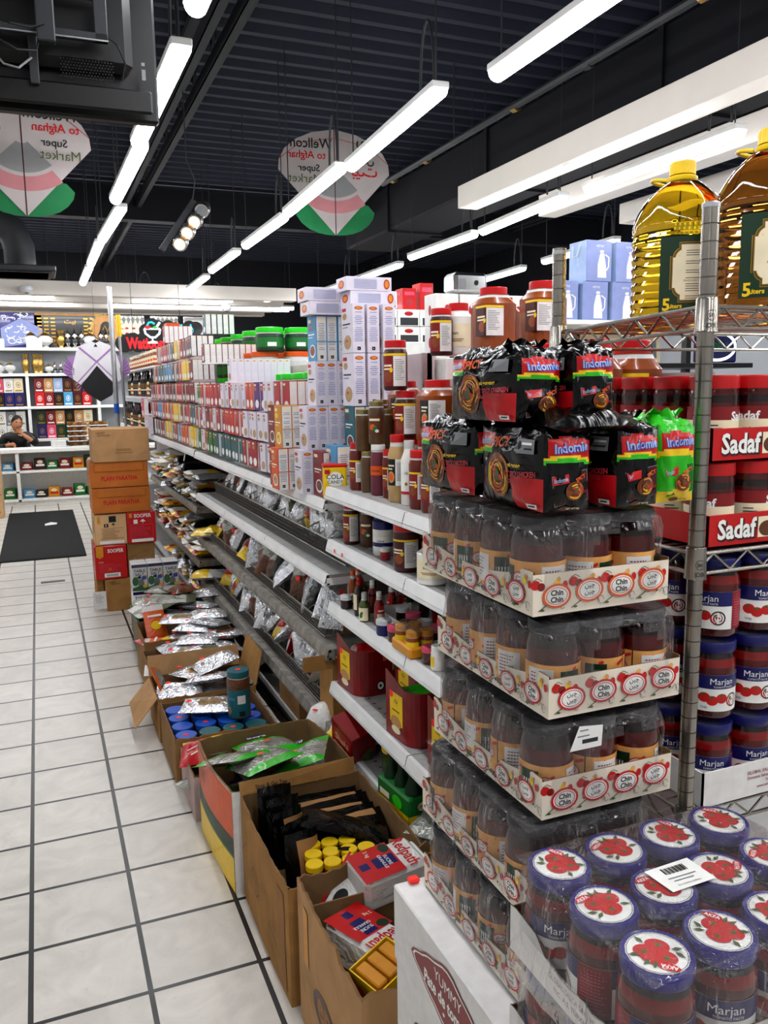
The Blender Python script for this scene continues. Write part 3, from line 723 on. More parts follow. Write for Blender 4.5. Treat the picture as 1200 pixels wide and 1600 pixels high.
    for i, x in enumerate((1.45, 1.98, 2.5)):
        w_, h_ = .44, .52; E = []
        for k in range(6):
            E.append(('p', [(.02+.07*k, .46), (.055+.07*k, .38), (.09+.07*k, .46), (.055+.07*k, .5)], 'grey'))
        for k in range(16): E.append(('e', .06+.11*(k % 4)*.95, .08+.08*(k//4), .03, .018, 'rose'))
        if i == 2: E = [('r', .06, .06, .32, .4, 'frost')]
        plaque(x, 2.24, w_, h_, 'cream' if i < 2 else 'kite', E, ('bagged cream patterned cloth hanging behind the neon sign', 'second bagged patterned cloth, behind the cyan neon letters', 'plain pale bagged cloth beside the black rail')[i], nm='packed_cloth', cat='cloth', fr='silver2')
    # black rails on the white wall to the side
    rl = MB().box(2.0, 0, 0, 5.4, .03, .05, 'black').box(2.0, 0, -.22, 5.4, .03, -.19, 'black')
    t = tag(obj('wall_rail', rl), 'black horizontal rails fixed along the pale wall behind the kettle boxes', 'rail'); t.location = (0, 13.95, 2.28)
    # neon sign
    n = empty('neon_sign', (1.19, 9.3, 2.02), 'glowing red and cyan shop sign with a dessert cup, hung before the back wall', 'sign')
    bp = MB()
    def blob(pts, r):
        for x, z in pts:
            _k = len(bp.v); bp.add([(x+r*math.cos(2*PI*i/14), y+_k*.000004, z+r*math.sin(2*PI*i/14)) for y in (0, .012) for i in range(14)], [tuple(range(14))[::-1][::-1], tuple(range(14, 28))[::-1]]+[(i, 14+i, 14+(i+1) % 14, (i+1) % 14) for i in range(14)], 'black')
    blob([(-.29+.045*i, .065+.01*(i % 3)) for i in range(24)], .095); blob([(-.06, .2), (.0, .26), (.0, .18), (.06, .24), (.08, .2), (.17, .24), (.24, .22), (.24, .17), (.32, .2), (.40, .24), (.47, .23)], .075)
    obj('backing_board', bp, n)
    P = flat((0, -.0005, 0), (1, 0, 0), (0, 0, 1))
    obj('red_letters', MB().art(P, [('t', 'Watioon', -.075, .068, .125, 'neonrd', .40, .045), ('t', 'Shop', .32, .068, .125, 'neonrd', .34, .045)], l0=.004), n)
    obj('cyan_letters', MB().art(P, [('t', '\uFE8E\uFEE3\uFEDC\uFEF4\uFED3', .3, .21, .13, 'neoncyan', .42, .03)], l0=.004), n)
    cup = MB().art(P, [('l', [(-.08, .22), (-.07, .17), (-.02, .13), (.03, .13), (.075, .17), (.085, .22)], .022, 'neonwhite'), ('l', [(.0, .13), (.0, .09), (-.05, .075), (.05, .075), (.0, .09)], .018, 'neonwhite'), ('l', [(-.08, .22), (.085, .22)], .02, 'neonwhite'),
        ('l', [(.05, .24), (.085, .29)], .025, 'neonwhite'), ('l', [(-.05, .25), (-.03, .285), (0, .29), (.03, .27)], .02, 'neoncyan'), ('e', -.045, .235, .03, .018, 'neonrd'), ('e', .03, .235, .02, .014, 'lime')], l0=.005)
    obj('cup_outline', cup, n)
    for x in (-.2, .3): obj('hanging_wire', MB().tube([(x, .006, .05 if x < 0 else .3), (x, .006, .72)], .003, 'dgrey', 4), n)
    # grey pole with a yellow handled pole leaning by it
    o = tag(obj('steel_pole', MB().tube([(.745, 8.9, 0), (.745, 8.9, 2.62)], .024, 'alum', 12)), 'thin grey upright pole behind the stack of cartons', 'pole')
    obj('blue_tape', MB().tube([(.745, 8.9, 1.36), (.745, 8.9, 1.46)], .026, 'blue', 12), o)
    o = tag(obj('reaching_pole', MB().tube([(.85, 9.05, 0), (.83, 9.05, 2.14)], .014, 'alum', 8)), 'slim pole with a yellow grip standing beside the grey pole', 'pole')
    obj('yellow_grip', MB().tube([(.83, 9.05, 2.14), (.828, 9.05, 2.36)], .022, 'yellow', 10), o)
    # door mat, slip of paper, floor drain
    m = tag(obj('door_mat', MB().bbox(-.445, 8.42, .001, .34, 11.8, .012, 'rubber', .005)), 'large black rubber backed mat lying before the counter', 'mat')
    obj('carpet_pile', MB().box(-.42, 8.46, .012, .315, 11.76, .014, 'rubber'), m)
    pp = MB().add([(0, 0, .0), (.13, .02, .004), (.14, .16, .002), (.07, .17, .012), (.0, .13, .001)], [(0, 1, 2, 3, 4)], 'paper'); 
    p_ = tag(obj('paper_slip', pp), 'small white slip of paper dropped on the black mat', 'paper'); p_.location = (-.02, 10.5, .0145)
    tag(obj('floor_drain_strip', MB().bbox(-.08, 7.36, .0005, .11, 7.42, .004, 'dbrown', .001)), 'short dark strip set into the floor tiles before the mat', 'strip')
    # red bag on the far edge
    b = bag_grid(.34, .42, .03, 5, m='redfilm'); b = tag(obj('red_pennant', b), 'red cloth pennant hanging at the picture edge beside the shelves', 'pennant'); b.location = (-.62, 12.0, 1.62); b.rotation_euler = (R(90), R(10), 0)
    # snacks on the counter shelves
    scol = ['dred', 'yellow', 'maroon', 'sky', 'green', 'rose', 'ochre', 'dbrown', 'dgreen', 'navy']
    for c in scol:
        e = [('r', .02, .05, .14, .03, 'white' if c not in ('yellow', 'ochre') else 'red'), ('e', .09, .11, .05, .025, 'cream')]
        giftp['s'+c] = proto('snack_carton', [('snack_carton', MB().bbox(-.09, -.08, 0, .09, .08, .16, c, .004)), ('front_print', MB().art(flat((-.09, -.0802, 0), (1, 0, 0), (0, 0, 1)), e, l0=.0008))], 'carton')
    def snacks(x0, x1, z, nm, sd):
        r = random.Random(sd); x = x0; i = 0
        while x < x1:
            c = r.choice(scol); s_ = r.uniform(.6, 1.15)
            put(giftp['s'+c], (x, 12.8, z), r.uniform(-.15, .15), '%s snack carton on the %s, %s along' % (dict(dred='dark red', dgreen='dark green', dbrown='dark brown', sky='blue').get(c, c), nm, ORD[i]), 'snacks inside the white counter', s=(.8, 1, s_))
            x += .17; i += 1
    snacks(-.95, -.42, .49, 'upper counter shelf left of the divider', 1); snacks(-.2, .78, .49, 'upper counter shelf before the mat', 2)
    snacks(-.95, -.42, .09, 'lower counter shelf left of the divider', 3); snacks(-.2, .78, .09, 'lower counter shelf before the mat', 4); snacks(1.0, 1.9, .49, 'upper counter shelf behind the cartons', 6)
    # packed pastries on the counter
    def pastry(x, y, z, label):
        o = tag(obj('pastry_tray', MB().bbox(-.13, -.1, 0, .13, .1, .012, 'white', .003)), label, 'tray', 'pastry trays stacked on the counter'); o.location = (x, y, z)
        g = MB()
        for i in range(4):
            for j in range(2): g.lathe([(.02, .012), (.03, .03), (.024, .055), (.004, .062)], ('bread', 'flesh2')[(i+j) % 2], 8, -.09+.06*i, -.045+.09*j)
        obj('pastries', g, o); obj('clear_cover', MB().box(-.125, -.095, .012, .125, .095, .07, 'glassy'), o)
    for i in range(5): pastry(.50, 12.75, .802+.072*i, 'tray of golden pastries on the counter, %s from the bottom of the front stack' % ORD[i])
    for i in range(5): pastry(.80, 12.8, .802+.072*i, 'tray of golden pastries, %s from the bottom of the stack by the carton' % ORD[i])
    for i in range(4):
        t = tag(obj('paper_stack', MB().bbox(-.1, -.08, 0, .1, .08, .022, 'paper', .003)), 'pale wrapped packet on the counter beside pastries, %s from the bottom' % ORD[i], 'packet', 'packets on the counter'); t.location = (.24, 12.74, .8015+.0225*i)
back_shop()

def person():
    # seated man in black behind the counter, chin on his hand; one continuous skinned body
    x0, y0 = -.30, 13.38
    o = empty('person', (x0, y0, 0), 'seated man in a black shirt resting his chin on one hand behind the counter', 'person')
    def skin(nm, V, E, rad, m, parent, lv=2, root=0):
        me = bpy.data.meshes.new(nm); me.from_pydata(V, E, []); me.materials.append(mat(m))
        ob = bpy.data.objects.new(nm, me); C.objects.link(ob)
        sm = ob.modifiers.new('s', 'SKIN'); sd = me.skin_vertices[0].data if me.skin_vertices else None
        if sd is None:
            bpy.context.view_layer.objects.active = ob
            return ob
        for i, r_ in enumerate(rad): sd[i].radius = (r_, r_) if not isinstance(r_, tuple) else r_
        sd[root].use_root = True
        ss = ob.modifiers.new('u', 'SUBSURF'); ss.levels = ss.render_levels = lv
        dg = bpy.context.evaluated_depsgraph_get(); m2 = bpy.data.meshes.new_from_object(ob.evaluated_get(dg)); ob.modifiers.clear(); ob.data = m2
        m2.polygons.foreach_set('use_smooth', [True]*len(m2.polygons))
        ob.parent = parent
        return ob
    # bare body: hips, torso, neck, legs on a chair, arms
    V = [(0, .05, .50), (0, .03, .66), (0, .0, .84), (0, -.03, .95), (0, -.04, 1.00), (0, -.05, 1.05),
         (-.18, 0, .93), (-.25, -.03, .78), (-.12, -.27, .83), (-.04, -.30, .84),
         (.18, 0, .93), (.24, -.14, .83), (.17, -.24, .90), (.085, -.22, .965), (.07, -.21, .985),
         (-.10, -.1, .48), (-.13, -.26, .50), (-.13, -.20, .1), (-.13, -.30, .04), (.10, -.1, .48), (.13, -.26, .50), (.13, -.20, .1), (.13, -.30, .04)]
    E = [(0, 1), (1, 2), (2, 3), (3, 4), (4, 5), (3, 6), (6, 7), (7, 8), (8, 9), (3, 10), (10, 11), (11, 12), (12, 13), (13, 14), (0, 15), (15, 16), (16, 17), (17, 18), (0, 19), (19, 20), (20, 21), (21, 22)]
    rad = [(.11, .09), (.10, .085), (.11, .08), (.07, .06), .05, .05, .045, .04, .034, .03, .045, .04, .036, .03, .028, .085, .065, .045, .035, .085, .065, .045, .035]
    skin('body', V, E, rad, 'skin', o)
    # head with face
    b = MB(); n, mrings = 28, 22; vs = []
    for j in range(mrings+1):
        t = PI*j/mrings
        for i in range(n):
            a = 2*PI*i/n; dx, dy, dz = math.sin(t)*math.sin(a), -math.sin(t)*math.cos(a), math.cos(t)
            x, y, z = dx*.076, dy*.098, dz*.118
            if dz < 0: x *= 1-.25*dz*dz; y *= 1-.12*dz*dz
            f = max(0, -(y)/.098)
            g = math.exp(-(x/.013)**2)*math.exp(-((z+.008)/.026)**2)*f; y -= .028*g          # nose
            y += .010*f*(math.exp(-((abs(x)-.031)/.015)**2)*math.exp(-((z-.02)/.013)**2))         # eye sockets
            y -= .006*f*math.exp(-(x/.045)**2)*math.exp(-((z-.042)/.01)**2)                        # brow
            y -= .007*f*math.exp(-(x/.024)**2)*math.exp(-((z+.052)/.009)**2)                       # lips
            y -= .008*f*math.exp(-(x/.022)**2)*math.exp(-((z+.092)/.016)**2)                       # chin
            vs.append((x, y, z))
    b.add(vs, [(j*n+i, (j+1)*n+i, (j+1)*n+(i+1) % n, j*n+(i+1) % n) for j in range(mrings) for i in range(n)], 'skin', True)
    for s in (-1, 1): b.lathe([(.006, -.018), (.012, -.008), (.013, .008), (.006, .02)], 'skin', 8, s*.079, .005)
    hd = obj('head', b, o); hd.location = (0, -.06, 1.13); hd.rotation_euler = (R(12), R(8), R(18))
    hb = MB(); vs = []
    for j in range(13):
        t = (.62*PI)*j/12
        for i in range(n):
            a = 2*PI*i/n; k = t
            fr = -math.cos(a)
            tt = t*(.52 if fr < -.0 else 1)*1.0 if fr < 0 else t
            tt = t*(1-.56*max(0, math.cos(a))**.7)
            dx, dy, dz = math.sin(tt)*math.sin(a), -math.sin(tt)*math.cos(a), math.cos(tt)
            vs.append((dx*.081, dy*.102+.006, dz*.124+.003*math.sin(a*7+j)))
    hb.add(vs, [(j*n+i, (j+1)*n+i, (j+1)*n+(i+1) % n, j*n+(i+1) % n) for j in range(12) for i in range(n)], 'hair', True)
    obj('hair', hb, hd)
    fb = MB()
    for s in (-1, 1):
        fb.lathe([(.001, -.004), (.012, -.001), (.013, .001), (.001, .005)], 'white', 10, 0, 0) if False else None
        fb.art(lambda u, v, l: Vector((u, -.0905-l, v)), [('e', s*.031, .019, .012, .006, 'white'), ('e', s*.031, .019, .006, .006, 'ink'), ('l', [(s*.018, .038), (s*.034, .043), (s*.048, .037)], .007, 'hair')], l0=.003)
    fb.art(lambda u, v, l: Vector((u, -.1035-l, v)), [('l', [(-.022, -.05), (0, -.052), (.022, -.05)], .005, 'maroon'), ('l', [(-.02, -.036), (0, -.033), (.02, -.036)], .006, 'hair')], l0=.003)
    obj('face_features', fb, hd)
    # hand at the chin: palm, four fingers, thumb
    def hand(px, sgn, up):
        V = [(0, 0, 0), (0, 0, .045)]; E = [(0, 1)]; rad = [(.026, .014), (.036, .014)]
        for k, (dx, ln) in enumerate(((-.028, .052), (-.010, .06), (.009, .056), (.027, .044))):
            i = len(V); V += [(dx, 0, .08), (dx*1.1, -.008, .08+ln*.5), (dx*1.05, -.025, .08+ln)]; E += [(1, i), (i, i+1), (i+1, i+2)]; rad += [.0095, .009, .0075]
        i = len(V); V += [(-.036*sgn, -.008, .03), (-.058*sgn, -.018, .06)]; E += [(0, i), (i, i+1)]; rad += [.011, .009]
        h = skin('hand', V, E, rad, 'skin', o, 1, 1); h.location = px; h.rotation_euler = up
        return h
    hand((.085, -.215, .95), 1, (R(-25), R(-28), R(20))); hand((-.05, -.30, .845), -1, (R(90), R(60), 0))
    # black shirt over torso and arms
    V2 = V[:5]+V[6:9]+V[10:13]; E2 = [(0, 1), (1, 2), (2, 3), (3, 4), (3, 5), (5, 6), (6, 7), (3, 8), (8, 9), (9, 10)]
    V2[7] = (-.14, -.24, .825); V2[4] = (0, -.035, .985)
    skin('shirt', V2, E2, [(.15, .12), (.15, .12), (.16, .11), (.09, .08), .055, .075, .058, .045, .075, .058, .044], 'black', o)
    st = tag(obj('stool', MB().lathe([(.17, .36), (.18, .37), (.18, .4), (.16, .41)], 'black', 16)), 'black stool carrying the seated man behind the counter', 'stool'); st.location = (x0, y0+.03, 0)
    for k in range(4):
        a = PI/4+k*PI/2; obj('leg', MB().tube([(.12*math.cos(a), .12*math.sin(a), .37), (.17*math.cos(a), .17*math.sin(a), 0)], .012, 'dgrey', 6), st)
person()

# ================================================================ PRODUCT MASTERS
def front(x0, y0, z0, w=1): return flat((x0, y0, z0), (1, 0, 0), (0, 0, 1))       # faces -Y
def aisle(x0, y1, z0): return flat((x0, y1, z0), (0, -1, 0), (0, 0, 1))            # faces -X, u runs towards -Y
def spice(base, top, tx, wy, h, seed=0, dish='tan', logo='red', fine=True):
    b = MB().box(-tx/2, -wy/2, 0, tx/2, wy/2, h, base)
    r = random.Random(seed); t = tx
    # narrow side panel: brand oval, paragraphs, code square
    E = [('r', .06*t, 0, .88*t, h*.86 if base != top else h*.98, 'lav' if base == 'lav' else 'paper')] if base != 'lav' else []
    if base != 'lav': E += [('r', .06*t, .42*h, .88*t, .004, base)] if fine else []
    E.append(('e', t/2, h*.91, .34*t, h*.035, logo if base == 'lav' or base == top else 'orange'))
    if base == 'lav': E.append(('e', t/2, h*.91, .25*t, h*.024, 'ochre'))
    if fine:
        z = h*.82
        while z > .2*h:
            wd = r.uniform(.45, .7)*t; E.append(('r', (t-wd)/2, z, wd, .0022, 'grey' if base != 'lav' else 'lilac')); z -= .0065 if r.random() < .85 else .014
        E.append(('r', .36*t, .05*h, .28*t, .28*t, 'ink')); E.append(('r', .45*t, .05*h+.1*t, .06*t, .06*t, 'paper'))
    b2 = MB().art(front(-tx/2, -wy/2, 0), E, l0=.0006)
    # broad face to the aisle: colour field, title bars, dish
    F = [('r', 0, .0, wy, h, base)]
    F += [('r', .08*wy, .86*h, .36*wy, .07*h, 'red' if base == 'lav' else 'cream'), ('e', .30*wy, .76*h, .2*wy, .07*h, dish), ('r', .1*wy, .58*h, .7*wy, .03*h, 'ink' if base in ('lav', 'white') else 'white'), ('r', .1*wy, .52*h, .5*wy, .02*h, 'grey' if base == 'lav' else 'cream'),
          ('e', .55*wy, .22*h, .34*wy, .15*h, 'white' if base != 'lav' else dish), ('e', .55*wy, .23*h, .28*wy, .115*h, dish), ('e', .48*wy, .25*h, .08*wy, .03*h, 'tomred')]
    b3 = MB().art(aisle(-tx/2, wy/2, 0), F, l0=.0006)
    if not fine:
        b.art(front(-tx/2, -wy/2, 0), E, l0=.0008); b.art(aisle(-tx/2, wy/2, 0), F[:1]+F[1:3]+F[5:6], l0=.0008)
        return proto('spice_box', [('spice_box', b)], 'box')
    return proto('spice_box', [('spice_box', b), ('side_panel', b2), ('front_print', b3)], 'box')
DISH = ['tan', 'nuts', 'curry', 'orange', 'beige', 'yellow']
CN = dict(dred='dark red', dgreen='dark green', dbrown='dark brown', pblue='pale blue', sky='light blue', lav='white and lavender', cream='cream', jarwhite='white', pcard='pinkish')
def cn(c): return CN.get(c, c)
SP = {}
for k_, c_ in enumerate('crimson dred rose purple orange ochre green teal pink red lav yellow tan dgreen sky maroon'.split()):
    SP['p'+c_] = spice(c_, c_, .036, .086, .132, k_, DISH[k_ % 6], 'cream', False)
    SP['b'+c_] = spice(c_, c_, .043, .105, .17, k_+30, DISH[k_ % 6], 'cream' if c_ != 'lav' else 'red', True)

def jar(name, r, h, content, lid, lab=None, lid_h=.016, neck=.86, sq=0., sy=1., n=20, glass=.10, label_el=None, lidr=None, cat='jar', shoulder=.14, ridge=True, lab_span=2.3, lab_z=(.2, .72), lab_a=-PI*.62):
    """jar with contents, screw lid and a wrap label; label faces the aisle and the camera"""
    hb = h-lid_h; lr = lidr or r*neck*1.04
    prof = [(r*.9, 0), (r, .006), (r, hb*(1-shoulder-glass)), (r, hb*(1-shoulder), 'wine' if content in ('tomato', 'sauce') else content), (r*(1-(1-neck)*.85), hb*(1-shoulder*.35), content), (r*neck, hb*.985, 'frost' if content not in ('jarwhite', 'white', 'tomato', 'wine') else content), (r*neck, hb)]
    b = MB().lathe(prof, content, n, sq=sq, sy=sy)
    l = MB()
    if ridge:
        l.lathe([(lr*.985, hb-.001), (lr, hb+.002), (lr*.985, hb+lid_h*.3), (lr, hb+lid_h*.4), (lr*.985, hb+lid_h*.7), (lr, h-.002), (lr*.96, h)], lid, n)
    else:
        l.lathe([(lr, hb-.001), (lr*1.01, hb+.001), (lr, h-.002), (lr*.95, h)], lid, n)
    parts = [(name, b), ('lid', l)]
    if lab:
        e = []
        W = lab_span*r; H = (lab_z[1]-lab_z[0])*hb
        e.append(('r', 0, 0, W, H, lab))
        if label_el: e += label_el(W, H)
        P = cyl(r+.0003, lab_a-lab_span/2-.2, lab_z[0]*hb)
        if sq:
            def P(u, v, l, r=r, z0=lab_z[0]*hb):
                # a squared bottle: wrap over the corner between the -X and -Y faces
                f = r*1.0+l+.0012; hw = W/2; c = r*.80
                s_ = u-hw
                if s_ < -.018: return Vector((-f, -sy*c-s_-.018-.0, z0+v)) if False else Vector((-f, -c*sy+(-s_-.018), z0+v))
                if s_ > .018: return Vector((-c+(s_-.018), -f*sy, z0+v))
                a = PI+PI/4+s_/.018*PI/4; q = r-c
                return Vector((-c+(f-c)*math.cos(a), -c*sy+(f*sy-c*sy)*math.sin(a), z0+v))
        parts.append(('label', MB().art(P, e, curved=True, l0=.0005)))
    return proto(name, parts, cat)
def paras(x, y, w, n, m='grey', lh=.006, th=.0018, seed=1):
    r = random.Random(seed); return [('r', x, y-k*lh, w*r.uniform(.6, 1), th, m) for k in range(n)]
def lab_maroon(W, H): return [('r', 0, H*.93, W, H*.07, 'yellow'), ('r', W*.5, 0, W*.5, H*.92, 'paper'), ('e', W*.3, H*.3, W*.16, H*.18, 'curry'), ('r', W*.08, H*.6, W*.36, H*.06, 'cream'), ('r', W*.08, H*.5, W*.3, H*.05, 'cream'), ('e', W*.42, H*.5, W*.06, H*.08, 'yellow')]+paras(W*.56, H*.8, W*.36, 12, lh=H*.055)
def lab_dark(W, H): return [('r', W*.48, 0, W*.52, H, 'paper'), ('e', W*.26, H*.32, W*.18, H*.22, 'tan'), ('e', W*.26, H*.32, W*.12, H*.15, 'orange'), ('r', W*.08, H*.72, W*.34, H*.06, 'cream'), ('r', W*.08, H*.6, W*.26, H*.05, 'cream')]+paras(W*.54, H*.85, W*.36, 13, lh=H*.055)
def lab_tom(W, H): return [('e', W*.4, H*.35, W*.14, H*.25, 'sauce'), ('r', W*.2, H*.72, W*.5, H*.1, 'navy')]+paras(W*.72, H*.8, W*.2, 8, lh=H*.08)
def lab_leaf(W, H): return [('e', W*.35, H*.4, W*.18, H*.16, 'orange'), ('e', W*.5, H*.3, W*.14, H*.14, 'green'), ('r', W*.15, H*.72, W*.6, H*.12, 'cream'), ('e', W*.6, H*.2, W*.1, H*.08, 'white')]
def lab_blue(W, H): return [('r', 0, H*.3, W, H*.3, 'navy'), ('t', 'Labne', W*.45, H*.72, H*.16, 'maroon'), ('e', W*.6, H*.14, W*.12, H*.08, 'sky')]
J = {}
J['tall'] = jar('spice_jar', .037, .15, 'maroon', 'red', 'dred', label_el=lab_maroon, lid_h=.02, lab_z=(.1, .85))
J['curry'] = jar('curry_jar', .06, .20, 'curry', 'red', 'maroon', label_el=lab_maroon, lid_h=.022, neck=.68, sq=.25, shoulder=.16, lab_span=2.2, lab_z=(.3, .8))
J['curry2'] = jar('curry_jar', .054, .175, 'curry', 'red', 'ink', label_el=lab_dark, lid_h=.02, neck=.68, sq=.25, shoulder=.16, lab_span=2.2, lab_z=(.25, .76))
J['powder'] = jar('spice_jar', .03, .19, 'beige', 'red', 'ink', label_el=lab_dark, lid_h=.02, neck=.72, shoulder=.22, lab_z=(.28, .72))
J['brown'] = jar('spice_jar', .027, .14, 'powder', 'goldlid', 'brown', label_el=lab_leaf, lid_h=.014, lab_z=(.25, .75))
J['plain'] = jar('spice_jar', .027, .14, 'powder', 'goldlid', None, lid_h=.014)
J['mauve'] = jar('spice_jar', .025, .16, 'mauve', 'white', 'orange', lid_h=.016, label_el=lambda W, H: [('t', 'Sumac', W*.4, H*.5, H*.3, 'ink')], lab_z=(.45, .65), ridge=False)
J['redpow'] = jar('spice_jar', .026, .15, 'paprika', 'red', 'dred', label_el=lab_maroon, lid_h=.018)
J['persian'] = jar('spice_jar', .026, .17, 'jarwhite', 'frost', 'white', label_el=lambda W, H: [('t', '\uFEEC\uFE91', W*.4, H*.7, H*.12, 'ink'), ('e', W*.4, H*.35, W*.08, H*.06, 'gold'), ('r', 0, 0, W, H*.1, 'red')], lid_h=.02, neck=.6, shoulder=.2)
J['whitebig'] = jar('white_tub', .048, .17, 'jarwhite', 'red', 'cream', label_el=lambda W, H: [('t', 'Shan', W*.4, H*.6, H*.16, 'maroon'), ('r', W*.2, H*.3, W*.5, .003, 'gold'), ('r', W*.25, H*.22, W*.4, .003, 'gold')], lid_h=.024, neck=.66, lab_z=(.2, .7))
J['bluetub'] = jar('white_tub', .038, .115, 'jarwhite', 'navy', 'white', label_el=lab_blue, lid_h=.026, neck=.98, shoulder=.03)
J['skytub'] = jar('white_tub', .034, .12, 'sky', 'blue', 'white', label_el=lab_blue, lid_h=.024, neck=.98, shoulder=.03)
J['yellowlid'] = jar('clear_jar', .04, .11, 'pickle', 'yellow', None, lid_h=.026, neck=.98)
J['bigred'] = jar('spice_jar', .041, .155, 'maroon', 'red', 'maroon', label_el=lab_maroon, lid_h=.03, lab_z=(.12, .8), neck=.95, shoulder=.05)
J['mini'] = jar('small_jar', .016, .04, 'rose', 'white', 'rose', label_el=lambda W, H: [('r', W*.3, H*.2, W*.3, H*.5, 'ink')], lid_h=.012, neck=1, shoulder=.02)
J['jam'] = jar('small_jar', .022, .048, 'wine', 'plastic', None, lid_h=.014, neck=1, shoulder=.02)
J['bluejam'] = jar('small_jar', .025, .05, 'navy', 'plastic', 'blue', lid_h=.014, neck=1, shoulder=.02, label_el=lambda W, H: paras(W*.3, H*.8, W*.4, 4, 'white', .006))
J['rosejar'] = jar('small_jar', .024, .05, 'tomato', 'pink', None, lid_h=.015, neck=1, shoulder=.02)
J['honey'] = jar('small_jar', .028, .07, 'honey', 'ochre', 'yellow', lid_h=.016, neck=.95)
J['mustard'] = jar('small_jar', .02, .07, 'jarwhite', 'white', 'yellow', lid_h=.014, neck=.9)
J['vinegar'] = jar('sauce_bottle', .021, .125, 'honey', 'orange', 'cream', lid_h=.018, neck=.42, shoulder=.34, lab_z=(.08, .42), cat='bottle')
J['olive'] = jar('sauce_bottle', .019, .10, 'pickle', 'frost', 'cream', lid_h=.018, neck=.5, shoulder=.3, label_el=lambda W, H: [('e', W*.4, H*.4, W*.15, H*.2, 'green'), ('e', W*.5, H*.6, W*.1, H*.12, 'olive')], lab_z=(.06, .6), cat='bottle')
J['hot'] = jar('sauce_bottle', .017, .115, 'sauce', 'white', 'red', lid_h=.016, neck=.5, shoulder=.3, label_el=lambda W, H: [('r', W*.1, H*.1, W*.6, H*.35, 'cream'), ('r', W*.2, H*.6, W*.5, H*.1, 'white')], cat='bottle')
J['wineb'] = jar('sauce_bottle', .018, .12, 'wine', 'red', 'cream', lid_h=.014, neck=.45, shoulder=.36, cat='bottle')
J['syrup'] = jar('syrup_bottle', .038, .27, 'wine', 'black', 'ink', lid_h=.02, neck=.4, shoulder=.3, label_el=lambda W, H: [('e', W*.4, H*.5, W*.2, H*.18, 'gold'), ('r', W*.15, H*.1, W*.6, H*.12, 'cream')], n=14, cat='bottle')
J['amber'] = jar('honey_jar', .042, .15, 'honey', 'cream', 'cream', lid_h=.02, label_el=lambda W, H: [('r', W*.2, H*.3, W*.5, H*.3, 'orange')], n=14)
J['greenlid'] = jar('sweets_jar', .085, .14, 'dgreen', 'greenlid', 'green', lid_h=.03, neck=.94, shoulder=.2, n=18, label_el=lambda W, H: [('r', W*.42, H*.1, W*.28, H*.4, 'white')], ridge=False)
J['orangelid'] = jar('sweets_jar', .085, .14, 'frost', 'orange', 'green', lid_h=.03, neck=.94, shoulder=.2, n=18, label_el=lambda W, H: [('r', W*.42, H*.1, W*.28, H*.6, 'white')], ridge=False)
J['bluelid'] = jar('nut_jar', .043, .15, 'nuts', 'blue', None, lid_h=.02, neck=1.0, shoulder=.02, cat='jar', ridge=True)
J['teallid'] = jar('nut_jar', .043, .15, 'nuts', 'teal', None, lid_h=.02, neck=1.0, shoulder=.02)

# pouches: silver backs, clear windows, red price dots
def bag(name, w, h, t, seed, fn=None, m='silver', art=None, dot=None, nx=10, ny=12, back=None):
    g = bag_grid(w, h, t, seed, fn, nx, ny, m, back=back)
    parts = [(name, g)]
    zt = t*1.22
    if art: parts.append(('print', MB().art(lambda u, v, l: Vector((u, v, zt+l)), art, l0=.001)))
    if dot: parts.append(('price_dot', MB().add([(dot[0]+.015*math.cos(k*PI/4), dot[1]+.012*math.sin(k*PI/4), zt+.004) for k in range(8)], [tuple(range(8))], 'fluo')))
    return proto(name, parts, 'bag')
win = lambda c: (lambda u, v: c if (u-.5)**2/.10+(v-.45)**2/.06 < 1 else 'silver')
B = {}
for i in range(4):
    B['s%d' % i] = bag('silver_pouch', .15, .21, .042, i, None, ('silver', 'silver2')[i % 2], None, (.02, .05))
for i, c in enumerate(('nuts2', 'nuts', 'herbs', 'brownfilm')):
    B['w%d' % i] = bag('silver_pouch', .15, .21, .04, 10+i, win(c), 'silver', None, (-.03, .07))
B['c0'] = bag('clear_bag', .17, .22, .045, 20, lambda u, v: 'clearbag' if v > .25 else 'herbs', 'clearbag', None, (.01, .02))
B['c1'] = bag('clear_bag', .16, .2, .045, 21, lambda u, v: 'nuts' if v < .6 else 'clearbag', 'clearbag', None, (.02, .0))
B['y0'] = bag('snack_bag', .15, .2, .03, 22, lambda u, v: 'yellowfilm' if v > .55 else ('redfilm' if v > .3 else 'yellowfilm'), 'yellowfilm', None, None)
B['r0'] = bag('snack_bag', .15, .2, .03, 23, lambda u, v: 'redfilm' if v > .4 or u < .2 else 'whitefilm', 'redfilm')
B['o0'] = bag('snack_bag', .12, .2, .012, 24, lambda u, v: 'orangefilm' if v < .8 else 'whitefilm', 'orangefilm', [('e', 0, -.02, .03, .025, 'yellow'), ('r', -.04, .03, .08, .012, 'white')])
B['wh'] = bag('white_bag', .18, .24, .06, 25, None, 'whitefilm', None, (.02, .05))
B['yl'] = bag('flour_bag', .17, .22, .05, 26, lambda u, v: 'whitefilm' if v < .5 else 'yellowfilm', 'whitefilm')
B['gd'] = bag('flat_packet', .2, .26, .018, 27, lambda u, v: 'yellowfilm' if (int(v*6)+int(u*3)) % 3 else 'redfilm', 'goldfilm')
B['gd2'] = bag('flat_packet', .2, .26, .018, 28, lambda u, v: 'yellowfilm' if v < .4 else 'whitefilm', 'yellowfilm')
B['gd3'] = bag('flat_packet', .2, .26, .018, 29, lambda u, v: 'redfilm' if u < .5 else 'brownfilm', 'redfilm')
B['gd4'] = bag('flat_packet', .2, .26, .018, 30, None, 'silver2')
B['gd5'] = bag('flat_packet', .2, .26, .018, 33, lambda u, v: 'redfilm' if .3 < v < .5 else 'whitefilm', 'whitefilm')
